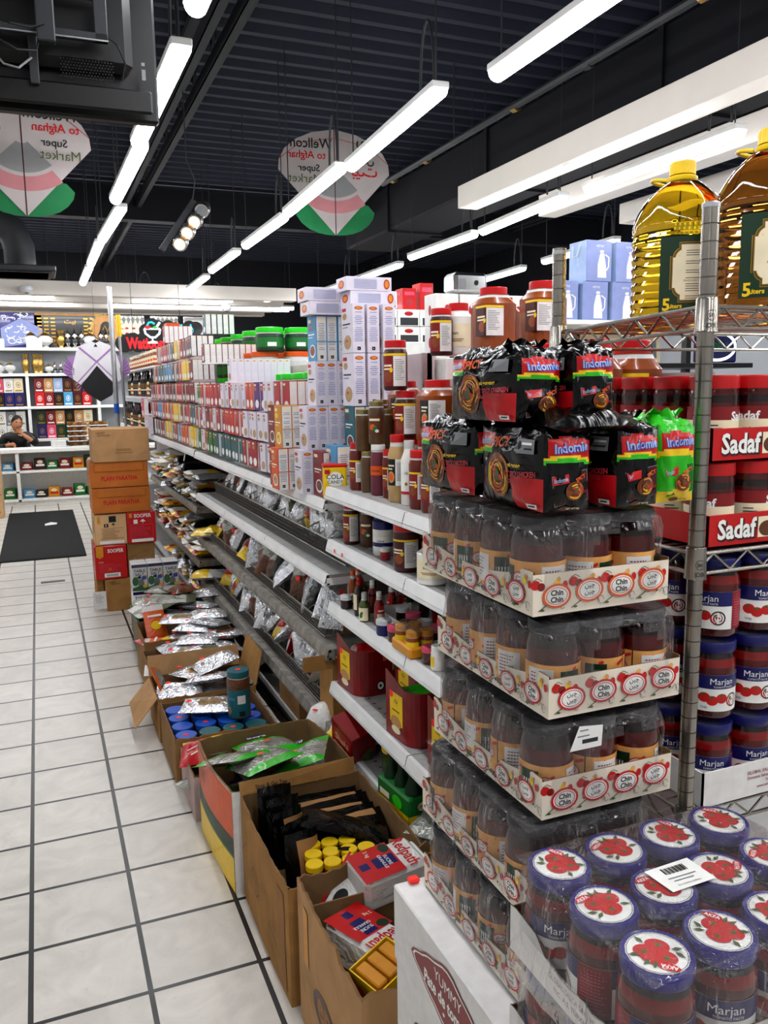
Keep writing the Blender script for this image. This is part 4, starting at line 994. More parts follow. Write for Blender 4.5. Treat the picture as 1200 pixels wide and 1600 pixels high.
B['bk'] = bag('flat_packet', .2, .26, .02, 31, None, 'blackfilm')
BD = {'s': 'silver pouch', 'w': 'silver pouch with a window', 'c': 'clear bag', 'y': 'yellow and red bag', 'r': 'red bag'}
B['br'] = bag('snack_bag', .15, .2, .04, 35, lambda u, v: 'brownfilm' if v < .7 else 'clearbag', 'brownfilm', None, (.0, .05))
def bd(k): return {'br': 'brown filled bag', 'w0': 'silver pouch of pale seeds', 'w1': 'silver pouch of brown nuts', 'w2': 'silver pouch of green herbs', 'w3': 'silver pouch of brown spice', 'c0': 'clear bag of herbs', 'c1': 'clear bag of nuts'}.get(k, BD.get(k[0], 'bag'))

# ================================================================ SHELVING
def gondola(name, y0, y1, levels, label, nsec, back_z, depth=.4, perf=False, dirty=False):
    o = empty(name, (.95, y0, 0), label, 'shelving')
    L = y1-y0
    obj('base', MB().box(.06, 0, 0, .45, L, .13, 'dgrey').bbox(.0, 0, .13, .45, L, .16, 'shelftop', .003), o)
    obj('back_panel', MB().box(.42, 0, .16, .45, L, back_z, 'peg'), o)
    for k in range(nsec+1):
        y = L*k/nsec
        obj('upright', MB().box(.40, y-.015 if k else 0, .1, .44, y+.015 if k < nsec else L, back_z, 'alum'), o)
    for z, m in levels:
        top = 'shelftop' if not dirty and m == 0 else 'dirtyshelf'; lip = 'shelf' if m == 0 else 'dirtyshelf'
        for k in range(nsec):
            a, c = L*k/nsec+.002, L*(k+1)/nsec-.002
            b = MB().box(.012, a, z-.012, .42, c, z, top)
            b.add([(0, a, z+.0), (0, c, z), (.012, c, z+.001), (.012, a, z+.001), (-.008, a, z-.03), (-.008, c, z-.03), (.004, a, z-.036), (.004, c, z-.036)], [(0, 3, 2, 1), (0, 1, 5, 4), (4, 5, 7, 6)][:3], [lip, lip, lip])
            b.box(-.01, a, z-.042, .012, c, z-.032, lip)
            b.box(.0, a, z-.04, .42, a+.004, z-.012, lip); b.box(.0, c-.004, z-.04, .42, c, z-.012, lip)
            if perf:
                for u in range(5):
                    for v in range(int((c-a)/.05)): b.box(.06+u*.075, a+.02+v*.05, z+.0002, .07+u*.075, a+.027+v*.05, z+.0006, 'ink')
            obj('shelf_board', b, o)
    return o
gn = gondola('shelving_bay', 1.44, 2.84, [(1.24, 0), (1.045, 0), (.81, 0), (.50, 0), (.285, 0)], 'white shelving bay of jars and sauces beside the stacked tomato trays', 2, 1.62, perf=True)
ga = gondola('shelving_bay', 2.86, 5.58, [(1.185, 0), (.905, 0), (.615, 1), (.31, 1)], 'white shelving bay with wire bins and rows of hanging spice packets', 3, 1.72)
gf = gondola('shelving_bay', 5.6, 8.05, [(1.19, 0), (.80, 1), (.43, 1)], 'shelving bay of flat packets and peg rows behind the carton stack', 2, 1.95)
gg = gondola('shelving_bay', 8.07, 10.9, [(1.19, 0), (.80, 0), (.43, 0)], 'far shelving bay of dark syrup bottles near the mat', 2, 1.95)
# shallow display shelf along the top of the spine, carries the sweets jars and the kettle cartons
tp = tag(obj('top_shelf', MB().bbox(1.2, 2.86, 1.51, 1.84, 8.05, 1.53, 'shelf', .003)), 'long white top shelf over the shelving spine, under the sweets jars', 'shelf')
tag(obj('shelving_spine', MB().box(1.406, 1.44, 0, 1.84, 10.9, 1.5, 'shelf')), 'white solid spine behind the shelving bays', 'shelving')
sh = tag(obj('riser_shelf', MB().bbox(1.02, 8.1, 1.50, 1.36, 10.8, 1.52, 'shelf', .003).bbox(1.02, 8.1, 1.80, 1.36, 10.8, 1.82, 'shelf', .003)), 'pair of narrow white shelves holding syrup bottles in the far bay', 'shelf')
for k, y in enumerate((2.78, 2.72)): pass
dots = MB()
for y in (2.74, 2.66):
    dots.add([(.9405, y+.008*math.cos(a*PI/5), 1.02+.008*math.sin(a*PI/5)) for a in range(10)], [tuple(range(10))], 'fluo')
d_ = obj('price_dots', dots, gn); d_.matrix_parent_inverse = Matrix.Translation((-.95, -1.44, 0))
pl = tag(obj('price_label', MB().box(0, 0, 0, .003, .05, .09, 'paper').art(aisle(0, .05, 0), [('r', .01, .05, .03, .02, 'grey'), ('r', .008, .02, .034, .004, 'ink'), ('r', .008, .03, .03, .003, 'ink')])), 'curled white price label hanging from the shelf edge behind the cartons', 'label')
pl.location = (.935, 5.98, 1.09); pl.rotation_euler = (0, R(12), R(-6))

def fence(x, y0, y1, z, h, label, gap=.16, dep=.3):
    o = empty('wire_bin_fence', (x, y0, z), label, 'wire fence'); L = y1-y0
    obj('rail', MB().tube([(0, 0, h), (0, L, h)], .004, 'wire', 6), o); obj('rail', MB().tube([(0, 0, .006), (0, L, .006)], .003, 'wire', 6), o)
    b = MB(); y = .0
    for q in (.3, .55, .8): b.tube([(0, 0, h*q), (0, L, h*q)], .0016, 'dsteel', 4)
    while y < L: b.tube([(0, y, .006), (0, y, h)], .0019, 'dsteel', 4); y += .015
    w_ = obj('wire_grid', b, o); w_['kind'] = 'stuff'
    y = 0
    while y <= L+.01:
        d = MB().tube([(-.014, y, h+.004), (.0, y, h-.006), (.02, y, h+.01), (dep, y, h+.10)], .003, 'wire', 5).tube([(0, y, .01), (dep, y, .02)], .003, 'wire', 5).tube([(dep, y, .02), (dep, y, h+.1)], .003, 'wire', 5)
        for k in range(1, 9): q = k/9*dep; d.tube([(q, y, .012), (q, y, h+.01+.09*k/9)], .0014, 'wire', 4)
        obj('divider', d, o); y += gap
    return o
fence(1.06, 2.95, 5.5, .907, .075, 'grey wire bin fence set back on the empty white shelf', .17, .26)
fence(.985, 3.0, 5.45, .617, .06, 'grey wire bin fence on the dirty middle shelf', .24, .3)
fence(.985, 2.95, 5.3, .312, .07, 'grey wire bin fence on the lowest dirty shelf above the cartons', .2, .3)

# bagged nuts, seeds and spices standing in the wire bins
def binrow(y0, y1, x, z, step, keys, nm, sd, grp, tilt=70, s=.92, jitter=1.1):
    r = random.Random(sd); y = y0; i = 0
    while y < y1:
        k = r.choice(keys); sc_ = s*r.uniform(.85, 1.1)
        hh = .21*sc_/2
        put(B[k], (x+r.uniform(-.015, .02), y, z+hh*math.sin(R(tilt))+.008), R(-90)+r.uniform(-jitter, jitter), '%s, %s, %s from near end' % (bd(k), nm, ORD[i]), grp, rx=R(tilt+r.uniform(-24, 10)), ry=R(r.uniform(-24, 24)), s=(sc_*r.uniform(.75, 1), sc_, sc_*1.5))
        y += step; i += 1
binrow(3.02, 5.45, 1.16, .92, .13, ['s0', 's1', 'w0', 'w2', 's2', 's3', 'w3', 'y0', 's0'], 'upper wire bin front rank', 1, 'pouches in the upper wire bin')
binrow(3.08, 5.45, 1.27, .92, .15, ['s0', 's1', 'w1', 's2', 'c1'], 'upper wire bin rear rank', 2, 'pouches in the upper wire bin')
binrow(3.04, 5.3, 1.07, .625, .125, ['s0', 's1', 'w0', 's3', 'br', 's2', 'y0', 's0', 'w2', 'c1', 's1', 'br'], 'middle wire bin front rank', 3, 'pouches in the middle wire bin', 62)
binrow(3.1, 5.4, 1.2, .64, .12, ['s2', 'br', 'c1', 's0'], 'middle wire bin rear rank', 4, 'pouches in the middle wire bin', 74)
binrow(3.0, 5.2, 1.07, .325, .125, ['s0', 's1', 'br', 's3', 'w1', 's2', 's0', 'c1', 'r0', 'y0', 's2'], 'lowest wire bin front rank', 5, 'pouches in the lowest wire bin', 64)
binrow(3.1, 5.2, 1.2, .335, .12, ['s2', 'br', 'w1', 's0', 'c0'], 'lowest wire bin rear rank', 6, 'pouches in the lowest wire bin', 76)
# flat packets piled on the far bay, layer on layer
def piles(z0, y0, y1, lay, nm, sd, keys):
    r = random.Random(sd); y = y0; i = 0
    while y < y1:
        z = z0; n = int(lay*.78)+r.randint(-2, 0)
        for j in range(n):
            k = r.choice(keys)
            put(B[k], (1.08+r.uniform(-.03, .02), y+r.uniform(-.02, .02), z), R(90)+r.uniform(-.25, .25), '%s flat packet, %s up in the %s pile, far bay %s' % (dict(gd='gold and red', gd2='yellow and white', gd3='red and brown', gd4='silver', gd5='white and red', bk='black')[k], ORD[j], ORD[i], nm), 'flat packets piled on the far bay', rx=r.uniform(-.06, .06), ry=r.uniform(-.08, .08), s=(1.05, 1.0, 2.4))
            z += .034
        y += .235; i += 1
piles(.805, 5.75, 8.0, 11, 'upper shelf', 1, ['gd', 'gd2', 'gd2', 'gd4', 'bk', 'gd2', 'gd5']); piles(.435, 5.75, 8.0, 10, 'middle shelf', 2, ['gd', 'gd3', 'gd5', 'gd4', 'gd2', 'bk', 'gd2']); piles(.165, 5.9, 7.3, 7, 'bottom shelf', 3, ['bk', 'gd4', 'gd'])
for i, (y, x, z, k) in enumerate(((5.42, 1.0, .63, 'yl'), (5.30, 1.06, .665, 'yl'), (5.46, .99, .34, 'yl'))):
    put(B[k], (x, y, z), R(70), 'yellow and white flour bag at the dirty shelves end, %s' % ('lower of the pile', 'on top of the pile', 'on the lowest shelf')[i], 'flour bags', s=1.1)

# peg rows of spice packets, broad face to the aisle, side panels to the front
def pegs(rows, y0, y1, step, nm, sd, n_near, cols):
    r = random.Random(sd)
    for ri, (z, ya, yb) in enumerate(rows):
        y = ya; i = 0; c = r.choice(cols)
        while y < yb:
            if r.random() < .5: c = r.choice(cols)
            n = n_near if i == 0 else (2 if r.random() < .35 else 1)
            xf = .975+r.uniform(0, .02)
            for j in range(n):
                put(SP['p'+c], (xf+.037*j, y, z), r.uniform(-.05, .05), '%s spice packet, %s along the %s row of %s%s' % (cn(c), ORD[i], ORD[ri], nm, '' if n == 1 else ', %s deep' % ORD[j]), 'hanging spice packets of '+nm, s=(1, 1, 1.0))
            y += step; i += 1
hot = 'crimson dred rose pink purple orange green crimson red sky'.split()
pegs([(1.21, 3.5, 5.55), (1.352, 3.45, 5.55), (1.494, 3.42, 5.55)], 3.45, 5.5, .098, 'the middle bay', 3, 3, ['red', 'crimson', 'green', 'purple', 'orange', 'crimson', 'dred', 'lav', 'rose', 'lav', 'teal'])
pegs([(1.21, 5.64, 8.0), (1.36, 5.64, 8.0), (1.51, 5.64, 7.9), (1.66, 5.64, 7.7), (1.815, 5.64, 7.3)], 5.64, 8.0, .10, 'the far bay', 4, 4, ['crimson', 'dred', 'maroon', 'teal', 'orange', 'red', 'yellow', 'crimson', 'sky'])
for j in range(9): put(SP['plav'], (1.0+.037*j, 4.55, 1.637), 0, 'white and orange packet in the long upright rank, %s from the aisle' % ORD[j], 'white spice packets in a long rank', s=(1, 1, .9))
for j in range(12): put(SP['pdred'], (.99+.037*j, 5.25, 1.76), 0, 'dark red packet with white panel in the long upper rank, %s from the aisle' % ORD[j], 'dark red spice packets in a long rank', s=(1, 1, .85))
lg = tag(obj('wire_ledge', MB().box(.97, 4.5, 1.628, 1.42, 4.62, 1.636, 'shelf').box(.97, 5.2, 1.75, 1.46, 5.32, 1.759, 'shelf').box(1.41, 4.5, 1.53, 1.42, 5.32, 1.75, 'shelf')), 'clear ledges under the two long ranks of packets', 'ledge')
for j in range(5): put(SP['pteal'], (1.10+.04*j, 5.75, 1.965), 0, 'teal packet standing on top of the far bay, %s from the aisle' % ORD[j], 'teal packets on top of the far bay')
for j in range(6): put(SP['pcrimson'], (.99+.037*j, 6.9, 1.965), 0, 'crimson packet standing on top of the far bay, %s from the aisle' % ORD[j], 'crimson packets on top of the far bay')
for j in range(5): put(SP['plav' if j < 3 else 'ppink'], (.93-.0+.0*j, 7.75-.0+.09*j, 1.2 if j < 3 else 1.34), 0, '%s packet at the dark bottles end of the far bay, %s along' % (('lavender', 'pink')[j > 2], ORD[j]), 'packets beside the dark bottles', s=(1.2, 1, 1.35))
put(SP['porange'], (1.05, 6.9, 2.1), R(90), 'orange packet lying flat over the crimson packets on the far bay', None, ry=R(90), s=1.2)
# syrup bottles and honey on the far end bay
for zi, (z, k, n) in enumerate(((1.192, 'syrup', 14), (1.525, 'syrup', 14), (1.825, 'amber', 12))):
    for i in range(n):
        kk = k if (i+zi) % 4 or zi == 2 else 'amber'
        put(J[kk], (1.0 if zi == 0 else 1.08, 8.2+.19*i, z), 0, '%s on the %s level of the far bay, %s from the near end' % ('dark syrup bottle' if kk == 'syrup' else 'amber honey jar', ('lowest', 'middle', 'top')[zi], ORD[i]), 'bottles and jars of the far bay')
        if zi < 2 and i < 7: put(J[kk], (1.13 if zi == 0 else 1.2, 8.16+.19*i, z), 0, '%s, rear rank, %s level of the far bay, %s along' % ('dark syrup bottle' if kk == 'syrup' else 'amber honey jar', ('lowest', 'middle')[zi], ORD[i]), 'bottles and jars of the far bay')

# big white and lavender spice boxes stacked at the near end of the middle bay
def stackrow(key, x0, y, z, n, lab, grp='spice boxes stacked at the bay end', dx=.0445, rz=0):
    for i in range(n):
        put(SP[key], (x0+dx*i, y+(.006 if i % 2 else 0), z), rz, '%s, %s from the aisle' % (lab, ORD[i]), grp)
Y1 = 3.13
stackrow('borange', .905, Y1+.17, 1.186, 2, 'orange spice box behind the bottom tier')
stackrow('blav', .955, Y1, 1.186, 5, 'white and lavender spice box in the bottom tier')
stackrow('bochre', .925, Y1+.17, 1.357, 2, 'ochre spice box behind the second tier')
stackrow('blav', .98, Y1, 1.357, 4, 'white and lavender spice box in the second tier')
stackrow('bdred', .93, Y1+.29, 1.357, 4, 'dark red spice box behind the second tier'); stackrow('bdred', .93, Y1+.29, 1.186, 4, 'dark red spice box behind the bottom tier')
stackrow('blav', 1.02, Y1, 1.528, 3, 'white and lavender spice box in the third tier')
stackrow('bsky', 1.025, Y1, 1.699, 3, 'light blue spice box in the top tier'); stackrow('blav', 1.163, Y1, 1.699, 2, 'white and lavender spice box in the top tier')
put(SP['bochre'], (1.165, Y1-.02, 1.53), R(8), 'ochre spice box tilted beside the third tier', None, ry=R(-7), s=(1.1, 1, 1.15))
put(SP['bochre'], (1.2, Y1+.01, 1.36), 0, 'ochre spice box filling the second tier near the tilted one', None); put(SP['blav'], (1.25, Y1, 1.528), 0, 'lavender spice box wedged behind the tilted ochre one')
for i, (x, z) in enumerate(((1.03, 1.895), (1.02, 1.948))):
    put(SP['blav'], (x, Y1-.02, z), 0, 'white spice box lying flat on the light blue tier, %s' % ('lower', 'upper')[i], 'spice boxes lying flat', ry=R(90), s=(1, 1, 1)) if False else None
def flatbox(x, y, z, lab, rz=0):
    b = FLAT.copy() if FLAT.users else FLAT
    return None
fb = MB().bbox(-.09, -.055, 0, .09, .055, .05, 'lav', .001)
FB = proto('spice_box', [('spice_box', fb), ('side_panel', MB().art(front(-.09, -.055, 0), [('e', .16, .025, .012, .018, 'red'), ('e', .16, .025, .008, .013, 'ochre')]+[('r', .03, .008+.005*k, .09, .002, 'lilac') for k in range(7)], l0=.0008)), ('end_panel', MB().art(aisle(-.09, .055, 0), [('e', .055, .025, .03, .015, 'red'), ('e', .055, .025, .02, .01, 'ochre')], l0=.0008))], 'box')
for x, y, z, l in ((1.06, Y1-.02, 1.871, 'lower of the two on the light blue tier'), (1.05, Y1-.02, 1.922, 'upper of the two on the light blue tier'), (1.18, 2.98, 1.898, 'lower of the pair on the leaf boxes'), (1.165, 2.98, 1.949, 'topmost of the pair on the leaf boxes')):
    put(FB, (x, y, z), 0, 'white and lavender spice box lying flat, '+l, 'spice boxes lying flat')
Y2 = 2.93
stackrow('bteal', 1.10, Y2, 1.357, 3, 'teal and white spice box beside the jars'); stackrow('blav', 1.10, Y2, 1.186+.057, 1, 'lavender spice box under the teal boxes') if False else None
rs = tag(obj('riser_block', MB().bbox(1.07, 2.87, 1.187, 1.38, 3.04, 1.356, 'shelf', .003)), 'white riser block under the teal and white boxes', 'block')
stackrow('blav', 1.10, Y2, 1.528, 3, 'lavender leaf box over the teal boxes', dx=.06); stackrow('blav', 1.10, Y2, 1.722, 3, 'tall lavender leaf box of the uppermost tier', dx=.06)
for o_ in [o for o in C.objects if o.name.startswith('spice_box') and o.get('label', '').startswith(('tall lavender', 'lavender leaf'))]: o_.scale = (1.1, 1.1, 1.13 if 'over' in o_['label'] else 1.03)
put(SP['bsky'], (1.03, 2.93, 1.245-.058), R(4), 'light blue box with a bowl of noodles at the shelf end', None, s=(1.3, 1, 1.15)); put(SP['bdred'], (.995, 3.0, 1.187), R(2), 'dark red box behind the yellow wafer tub')
cola = MB().bbox(-.043, -.03, 0, .043, .03, .125, 'yellow', .006)
c_ = tag(obj('wafer_tub', cola), 'yellow tub of cola candy with a red lid at the shelf end', 'tub'); c_.location = (1.0, 2.89, 1.187); c_.rotation_euler = (0, 0, R(-14))
obj('lid', MB().bbox(-.046, -.033, .118, .046, .033, .132, 'red', .005), c_)
obj('label_print', MB().art(front(-.043, -.0302, 0), [('e', .043, .075, .03, .028, 'white'), ('t', 'COLA', .043, .085, .018, 'ink'), ('t', 'CANDY', .043, .066, .012, 'ink'), ('r', .004, .095, .02, .016, 'red'), ('e', .05, .025, .028, .012, 'ochre')], l0=.0008), c_)

# sweets jars with green and orange lids on the spine shelf
def jars_row(key, xs, ys, z, lab, grp): 
    i = 0
    for y in ys:
        for x in xs:
            put(J[key], (x, y, z), R(20), '%s, %s counted from the near end' % (lab, ORD[i]), grp); i += 1
jars_row('greenlid', (1.3,), (3.55, 3.75, 3.95, 4.15, 4.35, 4.55, 4.75, 4.95), 1.532, 'green lidded sweets jar on the lower level', 'sweets jars on the spine shelf')
jars_row('orangelid', (1.3,), (5.0, 5.2, 5.4), 1.674, 'orange lidded sweets jar', 'sweets jars on the spine shelf')
jars_row('greenlid', (1.3,), (5.15, 5.35, 5.55, 5.75), 1.532, 'green lidded sweets jar under the orange lidded ones', 'sweets jars on the spine shelf')
jars_row('greenlid', (1.32, 1.5), (4.95, 5.3, 5.65, 6.0, 6.2), 1.816, 'green lidded sweets jar on the upper level', 'sweets jars on the spine shelf')
jars_row('orangelid', (1.49,), (4.95, 5.2, 5.45, 5.7, 6.0, 6.2), 1.674, 'orange lidded sweets jar of the rear rank', 'sweets jars on the spine shelf'); jars_row('greenlid', (1.49,), (4.95, 5.2, 5.45, 5.7, 6.0, 6.2), 1.532, 'green lidded sweets jar of the rear rank', 'sweets jars on the spine shelf')
jars_row('greenlid', (1.32,), (5.95, 6.15), 1.674, 'green lidded sweets jar of the middle level', 'sweets jars on the spine shelf'); jars_row('greenlid', (1.32,), (5.95, 6.15), 1.532, 'green lidded sweets jar at the far lower level', 'sweets jars on the spine shelf')

# jars on the near bay, shelf by shelf
def P1(k, x, y, z, lab, grp=None, rz=0, s=1.): put(J[k], (x, y, z), rz, lab, grp, s=s)
g1 = 'spice jars on the top shelf of the near bay'
P1('whitebig', 1.085, 2.76, 1.241, 'large white jar with red lid behind the wafer tub', g1); P1('redpow', 1.02, 2.70, 1.241, 'brown powder jar with red lid before the large white jar', g1, s=1.1)
P1('plain', 1.03, 2.62, 1.241, 'plain brown jar with gold lid at the shelf edge', g1); P1('plain', 1.10, 2.62, 1.241, 'plain brown jar with gold lid in the second rank', g1); P1('mauve', 1.03, 2.53, 1.241, 'dusky mauve spice jar with white lid', g1, s=1.05)
P1('redpow', 1.03, 2.445, 1.241, 'slim red labelled jar next to the mauve jar', g1, s=(.75, .75, 1.05)); P1('powder', 1.025, 2.36, 1.241, 'tall beige powder jar with black label and red lid', g1, s=(1, 1, 1.1)); P1('persian', 1.025, 2.27, 1.241, 'white labelled jar with script and red foot', g1, s=(1, 1, 1.15))
P1('redpow', 1.02, 2.19, 1.241, 'brown jar nearest the noodle packs on the shelf edge', g1, s=1.15); P1('redpow', 1.02, 2.11, 1.241, 'brown jar tucked beside the noodle packs', g1, s=1.15)
for i, y in enumerate((2.55, 2.46, 2.36, 2.27)): P1('powder', 1.12, y, 1.241, 'tall powder jar in the second rank of the top shelf, %s from the far end' % ORD[i], g1)
P1('plain', 1.02, 2.64, 1.382, 'plain brown jar with gold lid set on another', g1); P1('brown', 1.03, 2.54, 1.41, 'brown jar with fruit label set on the mauve jar', g1); P1('plain', 1.10, 2.62, 1.382, 'plain brown jar set upon the rear plain jar', g1); P1('brown', 1.12, 2.72, 1.412, 'fruit labelled jar on the large white jar', g1)
P1('tall', 1.10, 2.46, 1.433, 'maroon jar with yellow band standing on the tall powder jar', g1, s=1.0)
g2 = 'jars stacked high on the near bay'
for i, (k, x, y, z, s, l) in enumerate((('curry2', 1.12, 2.27, 1.432, 1.05, 'large square curry jar with black and white label'), ('curry2', 1.17, 2.62, 1.44, 1., 'square curry jar behind the gold lids'),
        ('tall', 1.07, 2.47, 1.585, 1.05, 'tall maroon jar with red lid high above the fruit label jar'), ('powder', 1.22, 2.3, 1.432, 1.15, 'slim powder jar with red lid beside the large curry jar'),
        ('mauve', 1.22, 2.2, 1.432, 1.1, 'green labelled jar half hidden by the noodle packs'), ('tall', 1.17, 2.34, 1.69, .95, 'maroon jar with yellow band standing alone on top'),
        ('whitebig', 1.24, 2.36, 1.69, .95, 'white tub with red lid standing on the high jars'), ('plain', 1.24, 2.22, 1.66, .8, 'small gold lidded jar before the white tub'),
        ('curry2', 1.3, 2.32, 1.432, 1.2, 'square curry jar of the inner rank, farther'), ('curry2', 1.3, 2.15, 1.432, 1.2, 'square curry jar of the inner rank, middle'), ('curry2', 1.17, 2.1, 1.432, 1.2, 'square curry jar of the inner rank under the top jars'),
        ('curry', 1.215, 2.1, 1.685, .92, 'large orange curry jar on the very top, nearest the aisle'), ('curry', 1.42, 2.16, 1.70, 1.0, 'large curry jar on top behind the rack post'), ('curry', 1.38, 2.34, 1.69, .9, 'curry jar on top behind the other two')
        )):
    P1(k, x, y, z, l, g2, 0, s)
for i, (x, y) in enumerate(((1.3, 1.97), (1.17, 1.93), (1.42, 2.1), (1.42, 1.95), (1.3, 1.78), (1.17, 1.75), (1.3, 1.6), (1.17, 1.58))): P1('curry2', x, y, 1.241, 'curry jar of the lower inner ranks, %s counted from the far end' % ORD[i], g2, 0, 1.08); P1('curry', x, y, 1.432, 'curry jar of the upper inner ranks, %s counted from the far end' % ORD[i], g2, 0, (1.0, 1.0, 1.2)) if i in (1, 0, 2, 3) else P1('curry', x, y, 1.432, 'curry jar behind the rack of tomato jars, %s along' % ORD[i-4], g2, 0, (1.0, 1., 1.32))
for i, (x, y) in enumerate(((1.2, 2.27), (1.2, 2.12), (1.3, 2.3), (1.3, 2.14), (1.2, 2.6))): P1('curry2', x, y, 1.241, 'curry jar under the large square jar, %s in the block' % ORD[i], g2, 0, 1.08)
g3 = 'jars on the second shelf of the near bay'
P1('tall', 1.0, 2.72, 1.046, 'maroon jar with red lid at the far end of the second shelf', g3, 0, (.8, .8, .98)); P1('brown', 1.035, 2.65, 1.046, 'jar with blue white label beside the maroon one', g3, 0, (1, 1, .95)); P1('skytub', 1.06, 2.56, 1.046, 'blue lidded jar behind the white labelled tub', g3); P1('bluetub', 1.03, 2.49, 1.046, 'white tub with dark blue lid', g3)
P1('mini', 1.0, 2.41, 1.046, 'tiny pink jar with white lid before the tub', g3); P1('bigred', 1.0, 2.24, 1.046, 'large maroon jar with thick red lid', g3); P1('yellowlid', 1.06, 2.32, 1.046, 'clear jar with yellow lid behind the large maroon jar', g3, 0, (.9, .9, 1.05)); P1('skytub', 1.13, 2.47, 1.046, 'blue tub deep on the second shelf', g3, 0, 1.1)
P1('whitebig', 1.0, 2.06, 1.046, 'white tub with red lid half behind the plastic wrap', g3, 0, (.95, .95, .7)); P1('bigred', 1.1, 2.16, 1.046, 'maroon jar deep behind the white tub', g3); P1('brown', 1.12, 2.68, 1.046, 'brown jar deep at the far end of the second shelf', g3); P1('yellowlid', 1.13, 2.3, 1.046, 'yellow lidded jar deep on the second shelf', g3, 0, 1.1)
g4 = 'bottles and small jars on the third shelf'
for i, (k, x, y, l) in enumerate((('jam', .975, 2.72, 'dark jam jar with white lid at the shelf end'), ('vinegar', 1.02, 2.77, 'amber bottle with orange cap behind the jam jar'), ('vinegar', 1.06, 2.82, 'second amber bottle with orange cap'), ('wineb', 1.01, 2.68, 'dark wine bottle with red cap'), ('hot', 1.04, 2.63, 'red sauce bottle with white cap in the rear'),
        ('wineb', .985, 2.62, 'dark sauce bottle with cream label'), ('olive', .975, 2.54, 'white capped bottle with green olives label'), ('hot', 1.0, 2.47, 'red hot sauce bottle with cream and red label'), ('bluejam', .975, 2.37, 'navy labelled jar with white lid'), ('rosejar', .98, 2.29, 'red jar with pink lid'),
        ('rosejar', .99, 2.06, 'small dark red jar beside the honey'), ('mustard', .985, 2.0, 'yellow labelled cup half behind the wrap'), ('yellowlid', 1.2, 2.72, 'clear jar with yellow lid deep on the third shelf'), ('wineb', 1.13, 2.66, 'dark bottle deep on the third shelf, first'), ('hot', 1.13, 2.58, 'red bottle deep on the third shelf, second'), ('wineb', 1.18, 2.5, 'dark bottle deep on the third shelf, third'), ('hot', 1.19, 2.42, 'red bottle deep on the third shelf, fourth'), ('wineb', 1.2, 2.34, 'dark bottle deep on the third shelf, fifth'), ('hot', 1.08, 2.55, 'white capped red bottle in the middle rank'))):
    P1(k, x, y, .811, l, g4, i)
tr = tag(obj('snack_tray', MB().bbox(-.05, -.19, 0, .06, .19, .004, 'paper', .001).box(-.052, -.19, 0, -.05, .19, .035, 'paper').box(-.05, .188, 0, .06, .19, .05, 'paper').box(-.05, -.19, 0, .06, -.188, .035, 'paper')), 'shallow white cardboard tray of small jars on the third shelf', 'tray'); tr.location = (1.08, 2.33, .811)
for i in range(4): P1(('jam', 'rosejar')[i % 2], 1.085, 2.47-.085*i, .816, 'small jar inside the white cardboard tray, %s from the far end' % ORD[i], g4)
hp = tag(obj('honey_pack', MB().bbox(-.045, -.07, 0, .045, .07, .035, 'ochre', .006)), 'clear wrapped pack of amber honey jars on a yellow card', 'pack'); hp.location = (.99, 2.17, .811)
for i in range(4): put(J['honey'], (-.022+.044*(i % 2), -.04+.08*(i//2), .012), 0, parent=hp, s=(.75, .75, .95))
obj('plastic_wrap', bag_grid(.1, .15, .02, 4, m='film'), hp).location = (0, 0, .07)
# red display cartons on the fourth shelf
def red_carton(x, y, z, h, label, rz):
    o = empty('display_carton', (x, y, z), label, 'carton', None, rz)
    b = MB(); w, d = .15, .18; n = 10
    arc = [(-w/2, d/2)]+[(-w/2, -d/2+.06)]+[(-w/2+.06*(1-math.cos(a)), -d/2+.06*(1-math.sin(a))) for a in [k*PI/2/6 for k in range(1, 7)]][:5]+[(-w/2+.06, -d/2), (w/2, -d/2), (w/2, d/2)]
    for k in range(len(arc)-1):
        (x0, y0), (x1, y1) = arc[k], arc[k+1]
        cut = .04 if 1 <= k <= 6 else 0
        h0, h1 = h-(.035 if 1 <= k <= 7 else 0), h-(.035 if 0 <= k <= 6 else 0)
        b.add([(x0, y0, 0), (x1, y1, 0), (x1, y1, h1), (x0, y0, h0)], [(0, 1, 2, 3)], 'dred')
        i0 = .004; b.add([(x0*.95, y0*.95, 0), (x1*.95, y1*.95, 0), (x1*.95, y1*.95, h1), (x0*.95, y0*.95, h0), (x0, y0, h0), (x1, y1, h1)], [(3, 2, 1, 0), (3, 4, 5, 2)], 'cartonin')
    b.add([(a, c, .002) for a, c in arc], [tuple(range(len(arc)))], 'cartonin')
    obj('body', b, o)
    obj('printed_label', MB().art(aisle(-w/2-.0003, d/2, 0), [('r', .03, .05, .085, .1, 'yellow'), ('e', .07, .055, .035, .02, 'tan'), ('t', '\uFEEC\uFE91', .07, .12, .02, 'maroon'), ('r', .045, .09, .05, .004, 'maroon'), ('e', .04, .14, .012, .012, 'fluo'), ('e', .07, .03, .03, .012, 'cream')], l0=.0008), o)
    obj('side_print', MB().art(front(-w/2, -d/2-.0003, 0), [('e', .09, .035, .017, .02, 'ink'), ('e', .09, .035, .012, .014, 'white'), ('e', .09, .035, .005, .006, 'ink'), ('r', .1, h-.075, .018, .02, 'orange'), ('t', '\uFE8E\uFEC1', .1, h-.045, .012, 'ochre')], l0=.0008), o)
    obj('back_flap', MB().box(-.05, d/2-.004, h-.01, .05, d/2, h+.05, 'cardin'), o)
    return o
red_carton(1.045, 2.72, .501, .20, 'red display carton with yellow label on the fourth shelf, farther one', R(4)); red_carton(1.045, 2.25, .501, .21, 'red display carton with a cut out corner, beside the plastic wrapped trays', R(4))
red_carton(1.16, 2.45, .501, .19, 'red display carton standing between and behind the other two', R(0)); red_carton(1.06, 1.98, .501, .21, 'red display carton nearest the white tomato boxes, mostly hidden', R(0))
